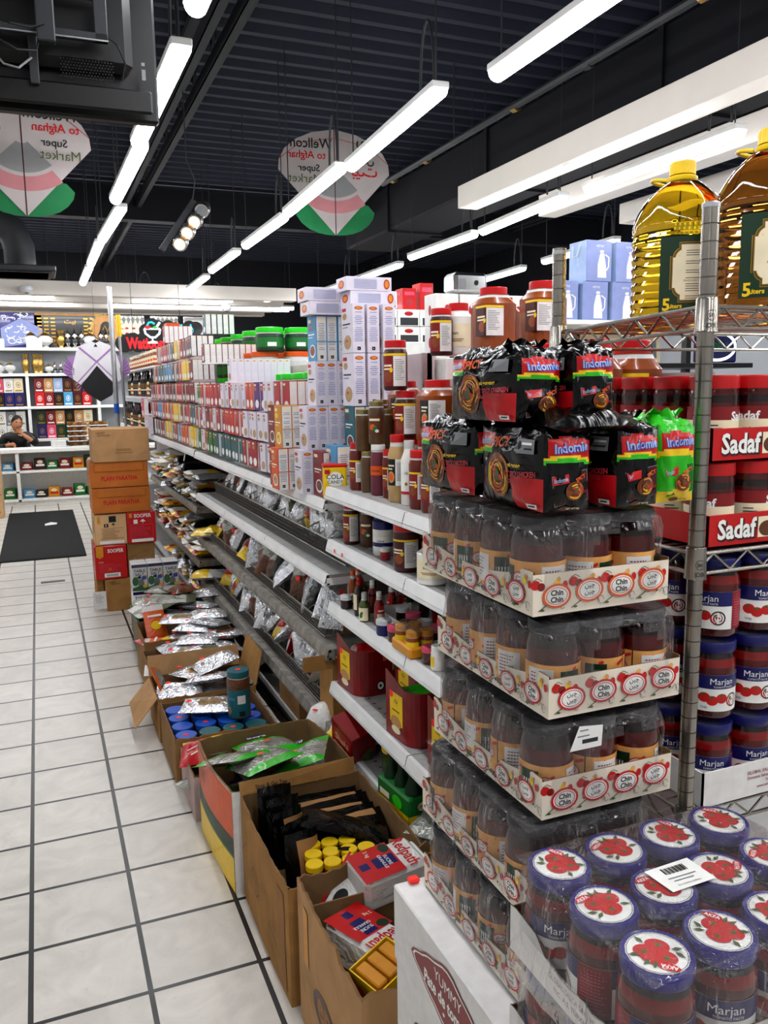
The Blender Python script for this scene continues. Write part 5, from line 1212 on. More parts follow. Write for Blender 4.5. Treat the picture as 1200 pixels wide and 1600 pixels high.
g = bag_grid(.1, .14, .04, 9, m='redfilm'); t = tag(obj('candy_pouch', g), 'crumpled crimson pouch inside the farther red carton', 'pouch'); t.location = (1.05, 2.72, .62)
g = bag_grid(.1, .13, .03, 11, m='greenfilm'); t = tag(obj('candy_pouch', g), 'green pouch inside the cut out red carton', 'pouch'); t.location = (1.05, 2.25, .63)
# brown flap carton standing beyond the red ones
o = tag(obj('open_carton', MB().box(-.01, 0, 0, .2, .004, .26, 'carton').box(-.014, -.004, 0, -.01, .16, .26, 'carton').box(.196, 0, 0, .2, .16, .26, 'carton').box(-.01, 0, 0, .2, .16, .004, 'cartonin')), 'plain brown carton with flaps spread over the shelf end', 'carton'); o.location = (.985, 2.89, .33); 
obj('flap', MB().box(-.13, -.004, .20, -.014, .0, .26, 'carton'), o); obj('flap', MB().box(-.01, -.05, .255, .19, .0, .259, 'carton'), o)
# bottom shelf: soda pack, jars, red cartons, rice
sp = tag(obj('soda_pack', MB().bbox(-.07, -.10, 0, .07, .10, .085, 'green', .006)), 'green and yellow wrapped six pack of ginger soda bottles on the low shelf', 'pack'); sp.location = (1.0, 2.22, .286); sp.rotation_euler = (0, 0, R(6))
for i in range(6):
    bb = MB().lathe([(.026, .08), (.025, .10), (.012, .135), (.012, .16)], 'dgreen', 12).lathe([(.014, .158), (.014, .17), (.012, .172)], 'dred', 12)
    q = obj('bottle', bb, sp) if i == 0 else obj('bottle', BM, sp)
    BM = q.data; q.location = (-.035+.07*(i % 2), -.065+.065*(i//2), 0)
obj('wrap_print', MB().art(aisle(-.0704, .10, 0), [('r', .0, 0, .2, .03, 'yellow'), ('r', .02, .035, .06, .02, 'cream'), ('e', .13, .05, .03, .02, 'lime')], l0=.0006).art(front(-.07, -.1004, 0), [('r', 0, 0, .14, .03, 'yellow'), ('e', .07, .055, .04, .018, 'cream'), ('t', 'GINGER ALE', .07, .055, .012, 'dgreen')], l0=.0006), sp)
for i, (x, y, z) in enumerate(((1.04, 2.46, .286), (1.16, 2.3, .286), (.99, 2.62, .286), (1.1, 2.62, .286))): P1('yellowlid', x, y, z, 'clear jar with yellow lid on the low shelf, %s' % ('behind the soda pack', 'deep behind the soda pack', 'at the shelf edge beyond the soda', 'deep beyond the soda')[i], 'yellow lidded jars low down')
for i, (y, k) in enumerate(((2.74, 'yl'), (2.0, 'c0'), (1.85, 'c1'))): put(B[k], (1.02, y, .30), R(40), '%s lying on the low shelf, %s' % (('yellow and white packet', 'clear bag', 'clear bag')[i], ('at its far end', 'past the soda pack', 'beside the white tomato boxes')[i]), None)
for i, (x, y, k) in enumerate(((1.02, 2.7, 'c0'), (1.05, 2.45, 'c1'), (1.02, 2.2, 'wh'), (1.04, 1.95, 'c0'))): put(B[k], (x, y, .165), R(60*i), '%s on the bottom deck of the near bay, %s from its far end' % (('clear bag', 'clear bag', 'white bag', 'clear bag')[i], ORD[i]), 'bags on the bottom deck')

# ================================================================ CARTONS ON THE FLOOR
def carton(x0, y0, x1, y1, h, label, m='carton', torn=.006, seed=1, z0=0., name='open_carton', rz=0., lean=0.):
    o = empty(name, (x0, y0, z0), label, 'carton', None, rz); r = random.Random(seed)
    W, D = x1-x0, y1-y0; t = .006; b = MB(); n = 22
    loop = [(0, 0), (W, 0), (W, D), (0, D)]
    for k in range(4):
        (ax, ay), (bx, by) = loop[k], loop[(k+1) % 4]
        dx, dy = bx-ax, by-ay; L = math.hypot(dx, dy); nx, ny = -dy/L, dx/L   # inward
        vo = []; s = r.random()*40
        for i in range(n+1):
            u = i/n; px, py = ax+dx*u, ay+dy*u
            bulge = -lean*math.sin(PI*u)
            zt = h+torn*(noise.noise(Vector((u*L*38+s, s, 0)))*1.4+noise.noise(Vector((u*L*110+s, 0, s))))
            o1, o2 = (px+nx*bulge*.4, py+ny*bulge*.4), (px+nx*bulge, py+ny*bulge)
            i1 = (px+nx*(t), py+ny*(t)); i2 = (px+nx*(t+bulge), py+ny*(t+bulge))
            vo += [(*o1, 0), (*(px+nx*bulge*1.1, py+ny*bulge*1.1), h*.5), (*o2, zt), (*i2, zt), (*i1, .004)]
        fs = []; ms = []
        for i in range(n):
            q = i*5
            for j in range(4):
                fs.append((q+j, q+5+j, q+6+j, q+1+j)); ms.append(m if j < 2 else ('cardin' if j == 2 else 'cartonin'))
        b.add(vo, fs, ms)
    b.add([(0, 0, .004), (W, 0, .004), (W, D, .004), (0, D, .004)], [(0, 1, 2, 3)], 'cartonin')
    obj('box_body', b, o)
    return o, W, D
def CM(D, h, lean):     # print on the bulging aisle side of a carton
    return lambda u, v, l: Vector((-l-lean*1.12*math.sin(PI*min(1, max(0, u/D)))*(.36+.64*min(1, max(0, v)/(h*.5))), D-u, v))
def flap(o, pts, m='carton', t=.004, label=None):
    b = MB(); n = len(pts); P = [Vector(p) for p in pts]; nn = (P[1]-P[0]).cross(P[2]-P[0]).normalized()*t
    b.add([*P, *[p+nn for p in P]], [tuple(range(n))[::-1], tuple(range(n, 2*n))]+[(i, (i+1) % n, (i+1) % n+n, i+n) for i in range(n)], m)
    f = obj('flap', b, o)
    return f
# nearest: torn carton of sugar
o, W, D = carton(.515, 1.40, .93, 1.85, .385, 'nearest torn brown carton holding sugar bags, beside the white tomato boxes', 'carton2', .012, 2, lean=.006)
obj('printed_mark', MB().art(CM(D, .385, .006), [('e', .22, .16, .085, .05, 'maroon'), ('t', 'en', .22, .165, .06, 'card2', .1, .03), ('t', 'Vanilla', .24, .075, .03, 'maroon'), ('r', .06, .2, .04, .15, 'ochre')], curved=True, l0=.0012), o)
obj('inner_divider', MB().box(.01, D-.09, .01, W-.01, D-.086, .36, 'cartonin'), o)
def sugar(x, y, z, rot, label):
    b = MB(); b.bbox(-.06, -.045, 0, .06, .045, .18, 'whitefilm', .012)
    s = tag(obj('sugar_bag', b), label, 'bag', 'sugar bags in the nearest carton'); s.location = (x, y, z); s.rotation_euler = rot
    e = [('r', .0, .0, .12, .115, 'red'), ('t', 'Redpath', .06, .14, .045, 'red', .11, .02), ('r', .045, .05, .04, .06, 'navy'), ('t', 'SUCRE', .065, .09, .01, 'white'), ('t', 'GRANULE', .065, .075, .009, 'white'), ('e', .02, .1, .018, .014, 'dgreen'), ('t', '2 kg', .02, .05, .014, 'cream'), ('r', .05, .012, .025, .025, 'navy')]
    obj('front_print', MB().art(front(-.06, -.0452, 0), e, l0=.0006), s)
    obj('side_print', MB().art(aisle(-.0602, .045, 0), [('e', .045, .06, .02, .025, 'ink'), ('r', .0, .0, .008, .18, 'red'), ('r', .02, .12, .05, .03, 'grey')], l0=.0006), s)
    obj('folded_top', MB().bbox(-.052, -.03, .178, .052, .03, .196, 'white', .008), s)
    return s
def axes(o, x, y, z, loc):
    m = Matrix((Vector(x).normalized(), Vector(y).normalized(), Vector(z).normalized())).transposed().to_4x4(); m.translation = loc; o.matrix_world = m
s1_ = sugar(.66, 1.70, .335, (0, 0, 0), 'white and red sugar bag lying across the top of the nearest carton')
axes(s1_, (.12, -.98, -.1), (.08, .08, -1), (.98, .12, .09), (.655, 1.80, .355))
s2_ = sugar(.66, 1.56, .255, (0, 0, 0), 'white and red sugar bag lying low with its back up, over the yellow carton')
axes(s2_, (-.89, -.45, .1), (-.1, .0, -1), (.45, -.89, .0), (.585, 1.735, .30))
sugar(.60, 1.80, .243, (R(-4), R(60), R(30)), 'sugar bag lying underneath between the two others')
for i, (x, y, z, a) in enumerate(((.73, 1.62, .29, 20), (.74, 1.57, .30, 60), (.70, 1.60, .27, 110), (.82, 1.7, .27, 10))):
    put(bag('wafer_packet', .11, .17, .03, 70+i, lambda u, v: 'brownfilm' if .25 < v < .75 else 'silver', 'goldfilm'), (x, y, z), R(a), 'brown and silver wafer packet among the sugar bags, %s' % ('topmost', 'at the white box', 'underneath', 'at the shelf side')[i], 'wafer packets', rx=R(20*i-20), ry=R(15))
yb = MB().box(-.06, -.045, 0, -.057, .045, .1, 'yellow').box(.057, -.045, 0, .06, .045, .1, 'yellow').box(-.06, -.045, 0, .06, -.042, .1, 'yellow').box(-.06, .042, 0, .06, .045, .1, 'yellow').box(-.06, -.045, 0, .06, .045, .002, 'cartonin')
s = tag(obj('open_carton', yb), 'small open yellow carton of sachets at the near end of the sugar carton', 'carton'); s.location = (.612, 1.525, .262); s.rotation_euler = (R(8), R(-8), R(24))
obj('side_print', MB().art(front(-.06, -.0452, 0), [('r', .05, .02, .062, .06, 'cream')]+paras(.054, .073, .054, 9, 'ink', .006, .0015)+[('e', .025, .03, .018, .02, 'sky'), ('r', 0, 0, .004, .1, 'red')], l0=.0006).art(aisle(-.0602, .045, 0), [('p', [(0, 0), (.09, 0), (.09, .05), (0, .09)], 'red'), ('e', .03, .06, .02, .018, 'orange'), ('e', .06, .03, .018, .014, 'cream')], l0=.0006), s)
for i in range(3): obj('sachet', MB().bbox(-.05+.036*i, -.035, .006, -.02+.036*i, .035, .102, 'ochre', .003), s)
bx = MB().bbox(-.2, -.2, 0, .2, .2, .235, 'cartonin', .004)
s = tag(obj('inner_carton', bx), 'closed brown carton filling the lower half of the nearest carton', 'carton'); s.location = (.722, 1.622, .006); s.scale = (.98, 1, 1)
# carton of coffee packs
o, W, D = carton(.50, 1.885, .90, 2.42, .335, 'brown carton packed with black and kraft pouches and yellow lidded jars', 'carton', .008, 5, lean=.008)
obj('pen_marks', MB().art(CM(D, .335, .008), [('l', [(.06+.03*math.sin(k*1.1), .26-.02*k) for k in range(9)], .0025, 'ink'), ('l', [(.2+.05*math.cos(k), .16+.04*math.sin(k)) for k in range(7)], .0025, 'ink'), ('l', [(.3, .22), (.36, .2), (.34, .12), (.42, .1)], .0025, 'ink'), ('r', .44, .02, .06, .28, 'card')], curved=True, l0=.0012), o)
flap(o, [(0, D-.0, .335), (W*.96, D, .335), (W*.96, D+.015, .385), (.0, D+.02, .37)], 'carton')
obj('rim_print', MB().art(flat((.02, D+.0, .335), (1, 0, 0), (0, .3, .95)), [('t', 'Stop & Go Tea', .08, .018, .016, 'ink')], l0=.008), o)
kp = bag('coffee_pouch', .15, .26, .03, 41, lambda u, v: 'kraft' if (v > .06 and u > .25 and v < .94) else 'blackfilm', 'blackfilm', back='blackfilm')
kb = bag('coffee_pouch', .16, .26, .03, 42, lambda u, v: 'blackfilm' if v < .975 or u > .4 else 'silver2', 'blackfilm')
for i in range(7):
    k = (kb, kp)[i % 2]
    put(k, (.735+.01*(i % 3), 2.36-.038*i, .235+.004*i), R(88+3*(i % 3)), '%s pouch leaning back, %s from the orange carton' % (('black', 'kraft and black')[i % 2], ORD[i]), 'coffee pouches in the carton', rx=0, ry=R(-42+2*i), s=(1., 1.1, 1))
put(kb, (.74, 2.13, .315), R(70), 'black pouch lying flat behind the yellow lids', 'coffee pouches in the carton', rx=R(14), ry=R(10)); put(kp, (.81, 2.04, .28), R(80), 'kraft pouch lying flat at the shelf side', 'coffee pouches in the carton', rx=R(10), ry=R(20))
for i, (y, k) in enumerate(((2.34, kb), (2.26, kb), (2.18, kp), (2.11, kb), (2.05, kp))):
    put(k, (.583+.006*(i % 2), y, .245), R(12+6*i % 20), '%s pouch standing upright along the aisle side, %s from the orange carton' % ('kraft and black' if k is kp else 'black', ORD[i]), 'coffee pouches in the carton', rx=R(78), ry=R(6), s=(.72, 1.05, 1))
put(kb, (.8, 2.25, .08), 0, 'black pouch at the bottom of the coffee carton, shelf side', 'coffee pouches in the carton'); put(kb, (.65, 2.2, .06), 0, 'black pouch at the bottom of the coffee carton, middle', 'coffee pouches in the carton')
fil = tag(obj('inner_carton', MB().bbox(-.16, -.12, 0, .16, .12, .225, 'cartonin', .003)), 'brown inner carton carrying the yellow lidded jars', 'carton'); fil.location = (.70, 2.03, .006)
J['lidyellow'] = jar('small_jar', .024, .1, 'honey', 'yellow', None, lid_h=.014, neck=.98, shoulder=.03)
i = 0
for a in range(4):
    for c in range(3):
        if a == 3 and c == 2: continue
        put(J['lidyellow'], (.60+.049*a+.012*c, 1.975+.048*c-.008*a, .232), 0, 'small jar with yellow lid in the coffee carton, %s in the cluster' % ORD[i], 'yellow lidded jars in the coffee carton'); i += 1
# orange, green and yellow printed carton of clear green bags
o, W, D = carton(.475, 2.43, .90, 2.87, .345, 'orange, green and yellow printed carton of clear bags with green bands', 'paper', .003, 9, rz=R(3.5), lean=.014)
obj('printed_side', MB().art(CM(D, .345, .014), [('r', 0, .19, D, .152, 'orange'), ('r', 0, .13, D, .06, 'dgreen'), ('r', 0, .122, D, .008, 'green'), ('r', 0, .003, D, .119, 'yellow')]+[('r', .03, .29-.009*k, .12, .003, 'maroon') for k in range(6)]+[('t', 'RANI GOLD', .2, .162, .02, 'green')], curved=True, l0=.0015), o)
gb = bag('herb_bag', .2, .25, .035, 51, lambda u, v: 'greenfilm' if (v < .2+.1*math.sin(u*3) or v > .86) else 'clearbag', 'clearbag', [('t', 'RANI', .02, -.07, .022, 'white'), ('e', .02, -.09, .035, .012, 'navy')], (.01, .02))
for i, (x, y, z, a, rx, ry) in enumerate(((.62, 2.58, .31, 190, 16, 8), (.55, 2.68, .285, 210, 20, -12), (.76, 2.62, .28, 160, 6, 22), (.68, 2.76, .27, 185, 12, 0), (.66, 2.64, .22, 180, 5, 0), (.6, 2.62, .17, 200, 0, 0), (.78, 2.72, .19, 170, 0, 0), (.66, 2.66, .12, 190, 0, 0), (.7, 2.6, .07, 170, 0, 0))):
    put(gb, (x, y, z+.035), R(a), 'clear herb bag with green bands, %s' % ('on top with a red dot', 'second, leaning at the aisle side', 'leaning at the shelf side', 'at the back under the flap', 'third layer down', 'fourth layer down, aisle side', 'fourth layer down, shelf side', 'fifth layer down', 'lowest of all')[i], 'herb bags in the printed carton', rx=R(rx), ry=R(ry))
# small pinkish carton with a red candy bag
o, W, D = carton(.435, 2.93, .86, 3.24, .175, 'low pinkish worn carton with a red candy bag on top', 'pcard', .008, 12)
cd = bag('candy_bag', .2, .24, .05, 61, lambda u, v: 'redfilm' if (v > .25 and u < .9) else ('yellowfilm' if v > .8 else 'whitefilm'), 'redfilm', [('l', [(-.06+.02*k, .06-.03*k) for k in range(5)], .008, 'cream'), ('l', [(-.02+.02*k, .08-.03*k) for k in range(5)], .006, 'whitefilm')])
put(cd, (.520, 3.12, .165), R(75), 'red and white glossy candy bag on the pinkish carton', None, rx=R(-8), ry=R(-10), s=.82)
for i, (x, y, z, k, a) in enumerate(((.66, 3.1, .13, 'c0', 10), (.76, 3.14, .14, 'c1', 60), (.7, 3.0, .12, 's1', 100), (.8, 3.02, .12, 'c0', 140), (.6, 3.12, .07, 's0', 0), (.5, 3.05, .06, 'c1', 40), (.74, 3.08, .06, 's3', 90))):
    put(B[k], (x, y, z), R(a), '%s in the pinkish carton, %s' % (bd(k), ('middle', 'shelf side', 'near edge', 'shelf corner', 'second layer', 'bottom aisle side', 'bottom shelf side')[i]), 'bags in the pinkish carton', ry=R(8))
put(B['y0'], (.6, 3.17, .15), R(5), 'yellow snack bag behind the red candy bag', None, rx=R(12))
# carton of blue lidded jars
o, W, D = carton(.415, 3.25, .84, 3.68, .195, 'brown carton filled with blue and teal lidded nut jars', 'carton3', .006, 15)
i = 0
for r_ in range(4):
    for c_ in range(4):
        x, y = .470+.098*c_, 3.305+.098*r_
        k = 'teallid' if (r_ == 0 and c_ in (1, 2, 3)) else 'bluelid'
        pr_ = put(J[k], (x, y, .006), 0, '%s lidded nut jar, %s row from the red candy bag, %s from the aisle' % (('blue', 'teal')[k == 'teallid'], ORD[r_], ORD[c_]), 'nut jars in the brown carton', s=(1, 1, 1.22))
        if (c_+r_) % 2 == 0: obj('price_dot', MB().add([(.012*math.cos(q*PI/4), .01*math.sin(q*PI/4), .1508) for q in range(8)], [tuple(range(8))], 'fluo'), pr_)
put(B['w0'], (.60, 3.50, .20), R(70), 'silver pouch of pale seeds lying on the blue lids', None, s=1.1)
J['bignut'] = jar('nut_jar', .05, .21, 'nuts', 'teal', 'teal', lid_h=.026, neck=.92, shoulder=.08, label_el=lambda W, H: [('r', W*.5, H*.5, W*.3, H*.3, 'paper'), ('r', W*.55, H*.05, W*.22, H*.18, 'ink'), ('e', W*.15, H*.25, W*.1, H*.14, 'nuts2'), ('t', 'Nuts', W*.2, H*.7, H*.14, 'sky')], lab_z=(.05, .72))
b_ = put(J['bignut'], (.715, 3.40, .192), R(15), 'tall nut jar with a teal lid and teal label standing on the lids', None)
obj('price_dot', MB().add([(.014*math.cos(q*PI/4), .012*math.sin(q*PI/4), .2112) for q in range(8)], [tuple(range(8))], 'fluo'), b_)
# flapped carton behind it
o, W, D = carton(.41, 3.70, .86, 4.04, .205, 'brown carton with its flaps thrown open over the aisle', 'carton', .005, 18)
flap(o, [(0, .02, .205), (0, .32, .205), (-.10, .30, .10), (-.10, .06, .06)], 'carton2'); flap(o, [(W, 0, .205), (W, D, .205), (W+.04, D, .36), (W+.04, .02, .36)], 'carton')
flap(o, [(0, D, .205), (W, D, .205), (W, D+.03, .30), (0, D+.03, .30)], 'carton2')
for i, (x, y, z, k, a, rx, ry) in enumerate(((.52, 3.80, .18, 's0', 80, 0, -5), (.66, 3.82, .21, 'w3', 60, -10, 10), (.72, 3.94, .25, 's2', 100, -14, 0), (.62, 3.95, .2, 'w0', 40, 0, 0), (.78, 3.82, .19, 's1', 20, 0, 12), (.56, 3.86, .12, 's3', 0, 0, 0), (.72, 3.86, .14, 's0', 90, 0, 0), (.6, 3.84, .06, 's2', 0, 0, 0), (.74, 3.86, .06, 's1', 50, 0, 0))):
    put(B[k], (x, y, z), R(a), '%s in the flapped carton, %s' % (bd(k), ('by the open flap', 'beside the tall nut jar', 'highest at the back', 'back middle', 'shelf side', 'second layer aisle side', 'second layer shelf side', 'bottom aisle side', 'bottom shelf side')[i]), 'pouches in the flapped carton', rx=R(rx), ry=R(ry))
ob_ = bag('almond_bag', .12, .2, .02, 66, lambda u, v: 'orangefilm' if (u < .15 or v > .9) else ('nuts' if v < .5 else 'clearbag'), 'orangefilm')
put(ob_, (.445, 3.86, .205), R(60), 'orange edged bag of nuts propped upright in the flapped carton corner', None, rx=R(60), ry=R(25))
# two cartons of orange and silver bags
def heap(x0, y0, x1, y1, ztop, lst, nm, grp, lay=3):
    for i, (x, y, dz, k, a, rx, ry) in enumerate(lst):
        put(B[k], (x, y, ztop+dz), R(a), '%s %s, %s in the heap' % ({'o0': 'orange and white packet', 'wh': 'white bag'}.get(k, bd(k)), nm, ORD[i]), grp, rx=R(rx), ry=R(ry))
    i = len(lst)
    for l in range(lay):
        for q in range(2):
            put(B[('s0', 's3', 's1')[l % 3]], (x0+(x1-x0)*(.3+.4*q), (y0+y1)/2, .02+(ztop-.06)*l/lay), R(30*l+50*q), 'silver pouch buried %s, %s layer up, %s' % (nm, ORD[l], ('aisle side', 'shelf side')[q]), grp)
o, W, D = carton(.42, 4.06, .90, 4.40, .225, 'brown carton heaped with silver pouches over an orange packet, nearer of two', 'carton3', .005, 21)
heap(.42, 4.06, .9, 4.4, .2, [(.5, 4.14, -.01, 'o0', 80, 4, -8), (.52, 4.24, -.03, 'r0', 85, 0, -6), (.62, 4.2, .03, 'w0', 60, 0, -8), (.72, 4.16, .04, 'w2', 50, 0, 5), (.7, 4.3, .06, 's0', 70, 0, 0), (.82, 4.22, .03, 's2', 20, 0, 10), (.84, 4.34, .06, 'w1', 80, 0, 6), (.6, 4.33, .02, 's1', 100, 0, 0)], 'in the nearer orange packet carton', 'bags in the nearer orange packet carton')
o, W, D = carton(.435, 4.42, .92, 4.84, .265, 'brown carton of silver pouches and upright orange packet, farther of two', 'carton3', .005, 24)
heap(.435, 4.42, .92, 4.84, .235, [(.54, 4.5, .0, 'o0', 75, 0, 0), (.53, 4.72, .05, 'o0', 10, 62, 0), (.5, 4.55, -.03, 'r0', 20, 0, 0), (.66, 4.66, .05, 'w0', 70, 0, -4), (.72, 4.52, .03, 's0', 60, 0, 0), (.8, 4.5, .05, 's1', 45, 0, 8), (.82, 4.66, .06, 's2', 80, 0, 0), (.66, 4.52, -.02, 's3', 110, 0, 0)], 'in the farther orange packet carton', 'bags in the farther orange packet carton')
# green basket heaped with clear bags
b = MB(); n = 4
for (ax, ay, bx, by) in ((0, 0, .44, 0), (.44, 0, .44, .46), (.44, .46, 0, .46), (0, .46, 0, 0)):
    b.box(min(ax, bx)-.003, min(ay, by)-.003, 0, max(ax, bx)+.003, max(ay, by)+.003, .24, 'dgreen')
b.box(0, 0, 0, .44, .46, .006, 'dgreen').box(-.012, -.012, .23, .452, .0, .245, 'green').box(-.012, -.012, .23, .0, .47, .245, 'green')
o = tag(obj('plastic_basket', b), 'green plastic basket heaped with clear and silver bags before the salt', 'basket'); o.location = (.465, 4.87, 0)
heap(.47, 4.88, .9, 5.32, .22, [(.56, 4.96, .06, 'c0', 30, -10, -8), (.7, 5.0, .09, 'c0', 80, 0, 0), (.82, 4.96, .05, 's0', 60, 0, 8), (.58, 5.16, .07, 'c0', 120, -8, 0), (.74, 5.14, .12, 'c1', 20, 0, 0), (.86, 5.14, .08, 's2', 90, 0, 0), (.66, 5.24, .1, 'c0', 60, 0, 0), (.62, 4.94, .02, 's1', 80, 0, 0), (.76, 4.92, .01, 's3', 85, 0, 0), (.53, 5.04, .03, 'wh', 10, 0, -10)], 'in the green basket', 'bags in the green basket', 3)
# second rank against the shelf foot
o, W, D = carton(.955, 3.30, 1.22, 3.62, .12, 'brown carton of dark bags standing on the bottom deck of the middle bay', 'carton3', .006, 27, z0=.162)
for i in range(4): put(B[('bk', 's1', 'bk', 'c1')[i]], (1.08, 3.40+.05*i, .18+.022*i), R(40*i), '%s in the carton on the bottom deck, %s layer' % (('black packet', 'silver pouch', 'black packet', 'clear bag')[i], ORD[i]), 'bags on the deck carton', s=.85)
for i, (x, y, z, a) in enumerate(((1.06, 3.05, .165, 20), (1.07, 3.0, .215, 70), (1.08, 3.78, .165, 10), (1.1, 4.0, .165, 50))): put(B[('wh', 'wh', 'c0', 'bk')[i]], (x, y, z), R(a), '%s on the bottom deck of the middle bay, %s' % (('white rice bag', 'white rice bag', 'clear bag', 'black packet')[i], ('lower of two', 'upper of two', 'past the deck carton', 'farthest along')[i]), 'bags on the bottom deck of the middle bay')
wb = MB().lathe([(.055, 0), (.07, .02), (.072, .12), (.05, .17), (.02, .19)], 'whitefilm', 16)
for i, (x, y, z) in enumerate(((.96, 2.98, .17), (.985, 2.80, .165))):
    t = tag(obj('rice_bag', wb.mesh('rice_bag') if i == 0 else RB), 'round topped white rice bag at the shelf foot, '+('taller one with a red dot' if i == 0 else 'behind the printed carton'), 'bag'); RB = t.data; t.location = (x, y, z)
    obj('price_dot', MB().add([(-.04+.0*q+.012*math.cos(q*PI/4), -.02+.01*math.sin(q*PI/4), .178) for q in range(8)], [tuple(range(8))], 'fluo'), t)
t = tag(obj('red_carton', MB().bbox(-.05, -.07, 0, .05, .07, .13, 'dred', .003)), 'small red and white carton tipped over at the shelf foot', 'carton'); t.location = (1.0, 2.86, .35-.0); t.rotation_euler = (R(20), R(-12), R(10)); t.location = (.97, 2.66, .302)
obj('front_print', MB().art(aisle(-.0502, .07, 0), [('r', .01, .01, .12, .1, 'red'), ('t', 'Shahi', .07, .07, .03, 'cream'), ('r', .02, .03, .08, .008, 'cream')], l0=.0008), t)

# salt packs beyond the basket
def salt(x, y, z, label):
    b = MB().bbox(-.048, -.035, 0, .048, .035, .175, 'white', .004)
    o = tag(obj('salt_carton', b), label, 'carton', 'table salt cartons'); o.location = (x, y, z)
    obj('front_print', MB().art(front(-.048, -.0352, 0), [('r', 0, .15, .096, .02, 'navy'), ('r', .03, .155, .04, .008, 'maroon'), ('t', 'TABLE', .048, .128, .019, 'navy', .085, .02), ('t', 'SALT', .048, .104, .019, 'navy', .07, .02), ('e', .02, .06, .02, .03, 'green'), ('e', .055, .045, .02, .03, 'grey'), ('e', .075, .08, .016, .014, 'blue'), ('e', .045, .085, .012, .01, 'ink'), ('p', [(0, 0), (.096, 0), (.096, .02), (.06, .035), (0, .015)], 'green'), ('e', .08, .025, .015, .012, 'yellow'), ('e', .082, .09, .008, .006, 'red')], l0=.0008), o)
    return o
for i in range(3):
    for j in range(2):
        salt(.535+.1*i, 5.50+.075*j, .305, 'table salt carton of the upper wrapped six pack, %s, %s from the aisle' % (('front row', 'rear row')[j], ORD[i])); salt(.535+.1*i, 5.50+.075*j, .125, 'table salt carton of the lower six pack, %s, %s from the aisle' % (('front row', 'rear row')[j], ORD[i]))
fw = tag(obj('plastic_wrap', MB().box(.484, 5.462, .30, .786, 5.613, .488, 'film')), 'clear shrink film around the upper six pack of salt', 'wrap')
st = tag(obj('wooden_crate', MB().bbox(.48, 5.45, 0, .80, 5.62, .123, 'cartonin', .003)), 'low brown crate under the table salt cartons', 'crate')

# stacked cartons in the middle of the aisle end
def ctn(x0, y0, z0, w, d, h, m, label, els=None, side=None, nm='shipping_carton', rz=0):
    b = MB().bbox(0, 0, 0, w, d, h, m, .004); b.box(w*.5-.0015, -.0006, 0, w*.5+.0015, 0, h*0+.0001, m)
    o = tag(obj(nm, b), label, 'carton'); o.location = (x0, y0, z0); o.rotation_euler = (0, 0, rz)
    obj('tape', MB().box(0.0, d/2-.02, h, w, d/2+.02, h+.0006, 'card2').box(-.0006, d/2-.02, h*.7, 0, d/2+.02, h, 'card2'), o)
    if els: obj('front_print', MB().art(front(0, -.0002, 0), els, l0=.001), o)
    if side: obj('side_print', MB().art(aisle(-.0002, d, 0), side, l0=.001), o)
    return o
W_ = [('t', 'CANDY', .06, .208, .013, 'ink'), ('t', 'PREMIUMS', .08, .19, .013, 'ink'), ('t', 'FASHION', .21, .085, .018, 'card3', .12, .02), ('r', .15, .062, .12, .005, 'card3')]
ctn(.365, 6.18, 0, .34, .36, .235, 'carton', 'lowest brown carton of the stack, a white tag on its corner', [('t', 'CANDY', .05, .215, .010, 'ink'), ('t', 'PREMIUMS', .07, .202, .010, 'ink'), ('t', 'FASHION', .24, .085, .018, 'card3', .1, .02), ('r', .18, .062, .12, .005, 'card3')])
ctn(.31, 6.32, 0, .05, .34, .24, 'carton', 'narrow brown carton behind the lowest one, aisle side')
ctn(.302, 6.18, .24, .222, .36, .245, 'red', 'red biscuit carton with white barcode, lower one in the stack', [('p', [(.01, .245), (.01, .17), (.035, .155), (.06, .17), (.06, .245)], 'ochre'), ('t', 'SOOPER', .145, .208, .028, 'white', .11, .02), ('t', '12 PCS', .04, .128, .008, 'cream')]+paras(.03, .11, .16, 6, 'pink', .011, .002)+[('r', .09, .062, .02, .022, 'orange'), ('r', .06, .015, .11, .03, 'white')]+[('r', .075+.006*k, .02, .003, .018, 'ink') for k in range(14)], [('e', .18, .12, .08, .06, 'rose'), ('r', .05, .19, .2, .02, 'pink')])
ctn(.53, 6.20, .24, .195, .34, .245, 'carton3', 'plain brown carton beside the red biscuit carton')
ctn(.315, 6.20, .488, .222, .34, .225, 'tanbox', 'tan biscuit carton with black handling marks, left of the upper red one', [('r', .02, .16, .02, .05, 'ochre'), ('r', .1, .165, .05, .045, 'ink'), ('r', .065, .13, .03, .025, 'ink'), ('r', .075, .135, .008, .015, 'tanbox'), ('p', [(.115, .145), (.13, .16), (.145, .145)], 'ink'), ('r', .129, .13, .003, .018, 'ink'), ('r', .04, .045, .16, .003, 'brown'), ('r', .04, .12, .16, .002, 'brown')]+paras(.05, .11, .13, 6, 'brown', .011, .0025)+[('r', .03, .008, .17, .022, 'white')], [('e', .2, .12, .06, .05, 'dgrey'), ('e', .2, .12, .045, .035, 'tan'), ('r', .3, 0, .04, .225, 'yellow')])
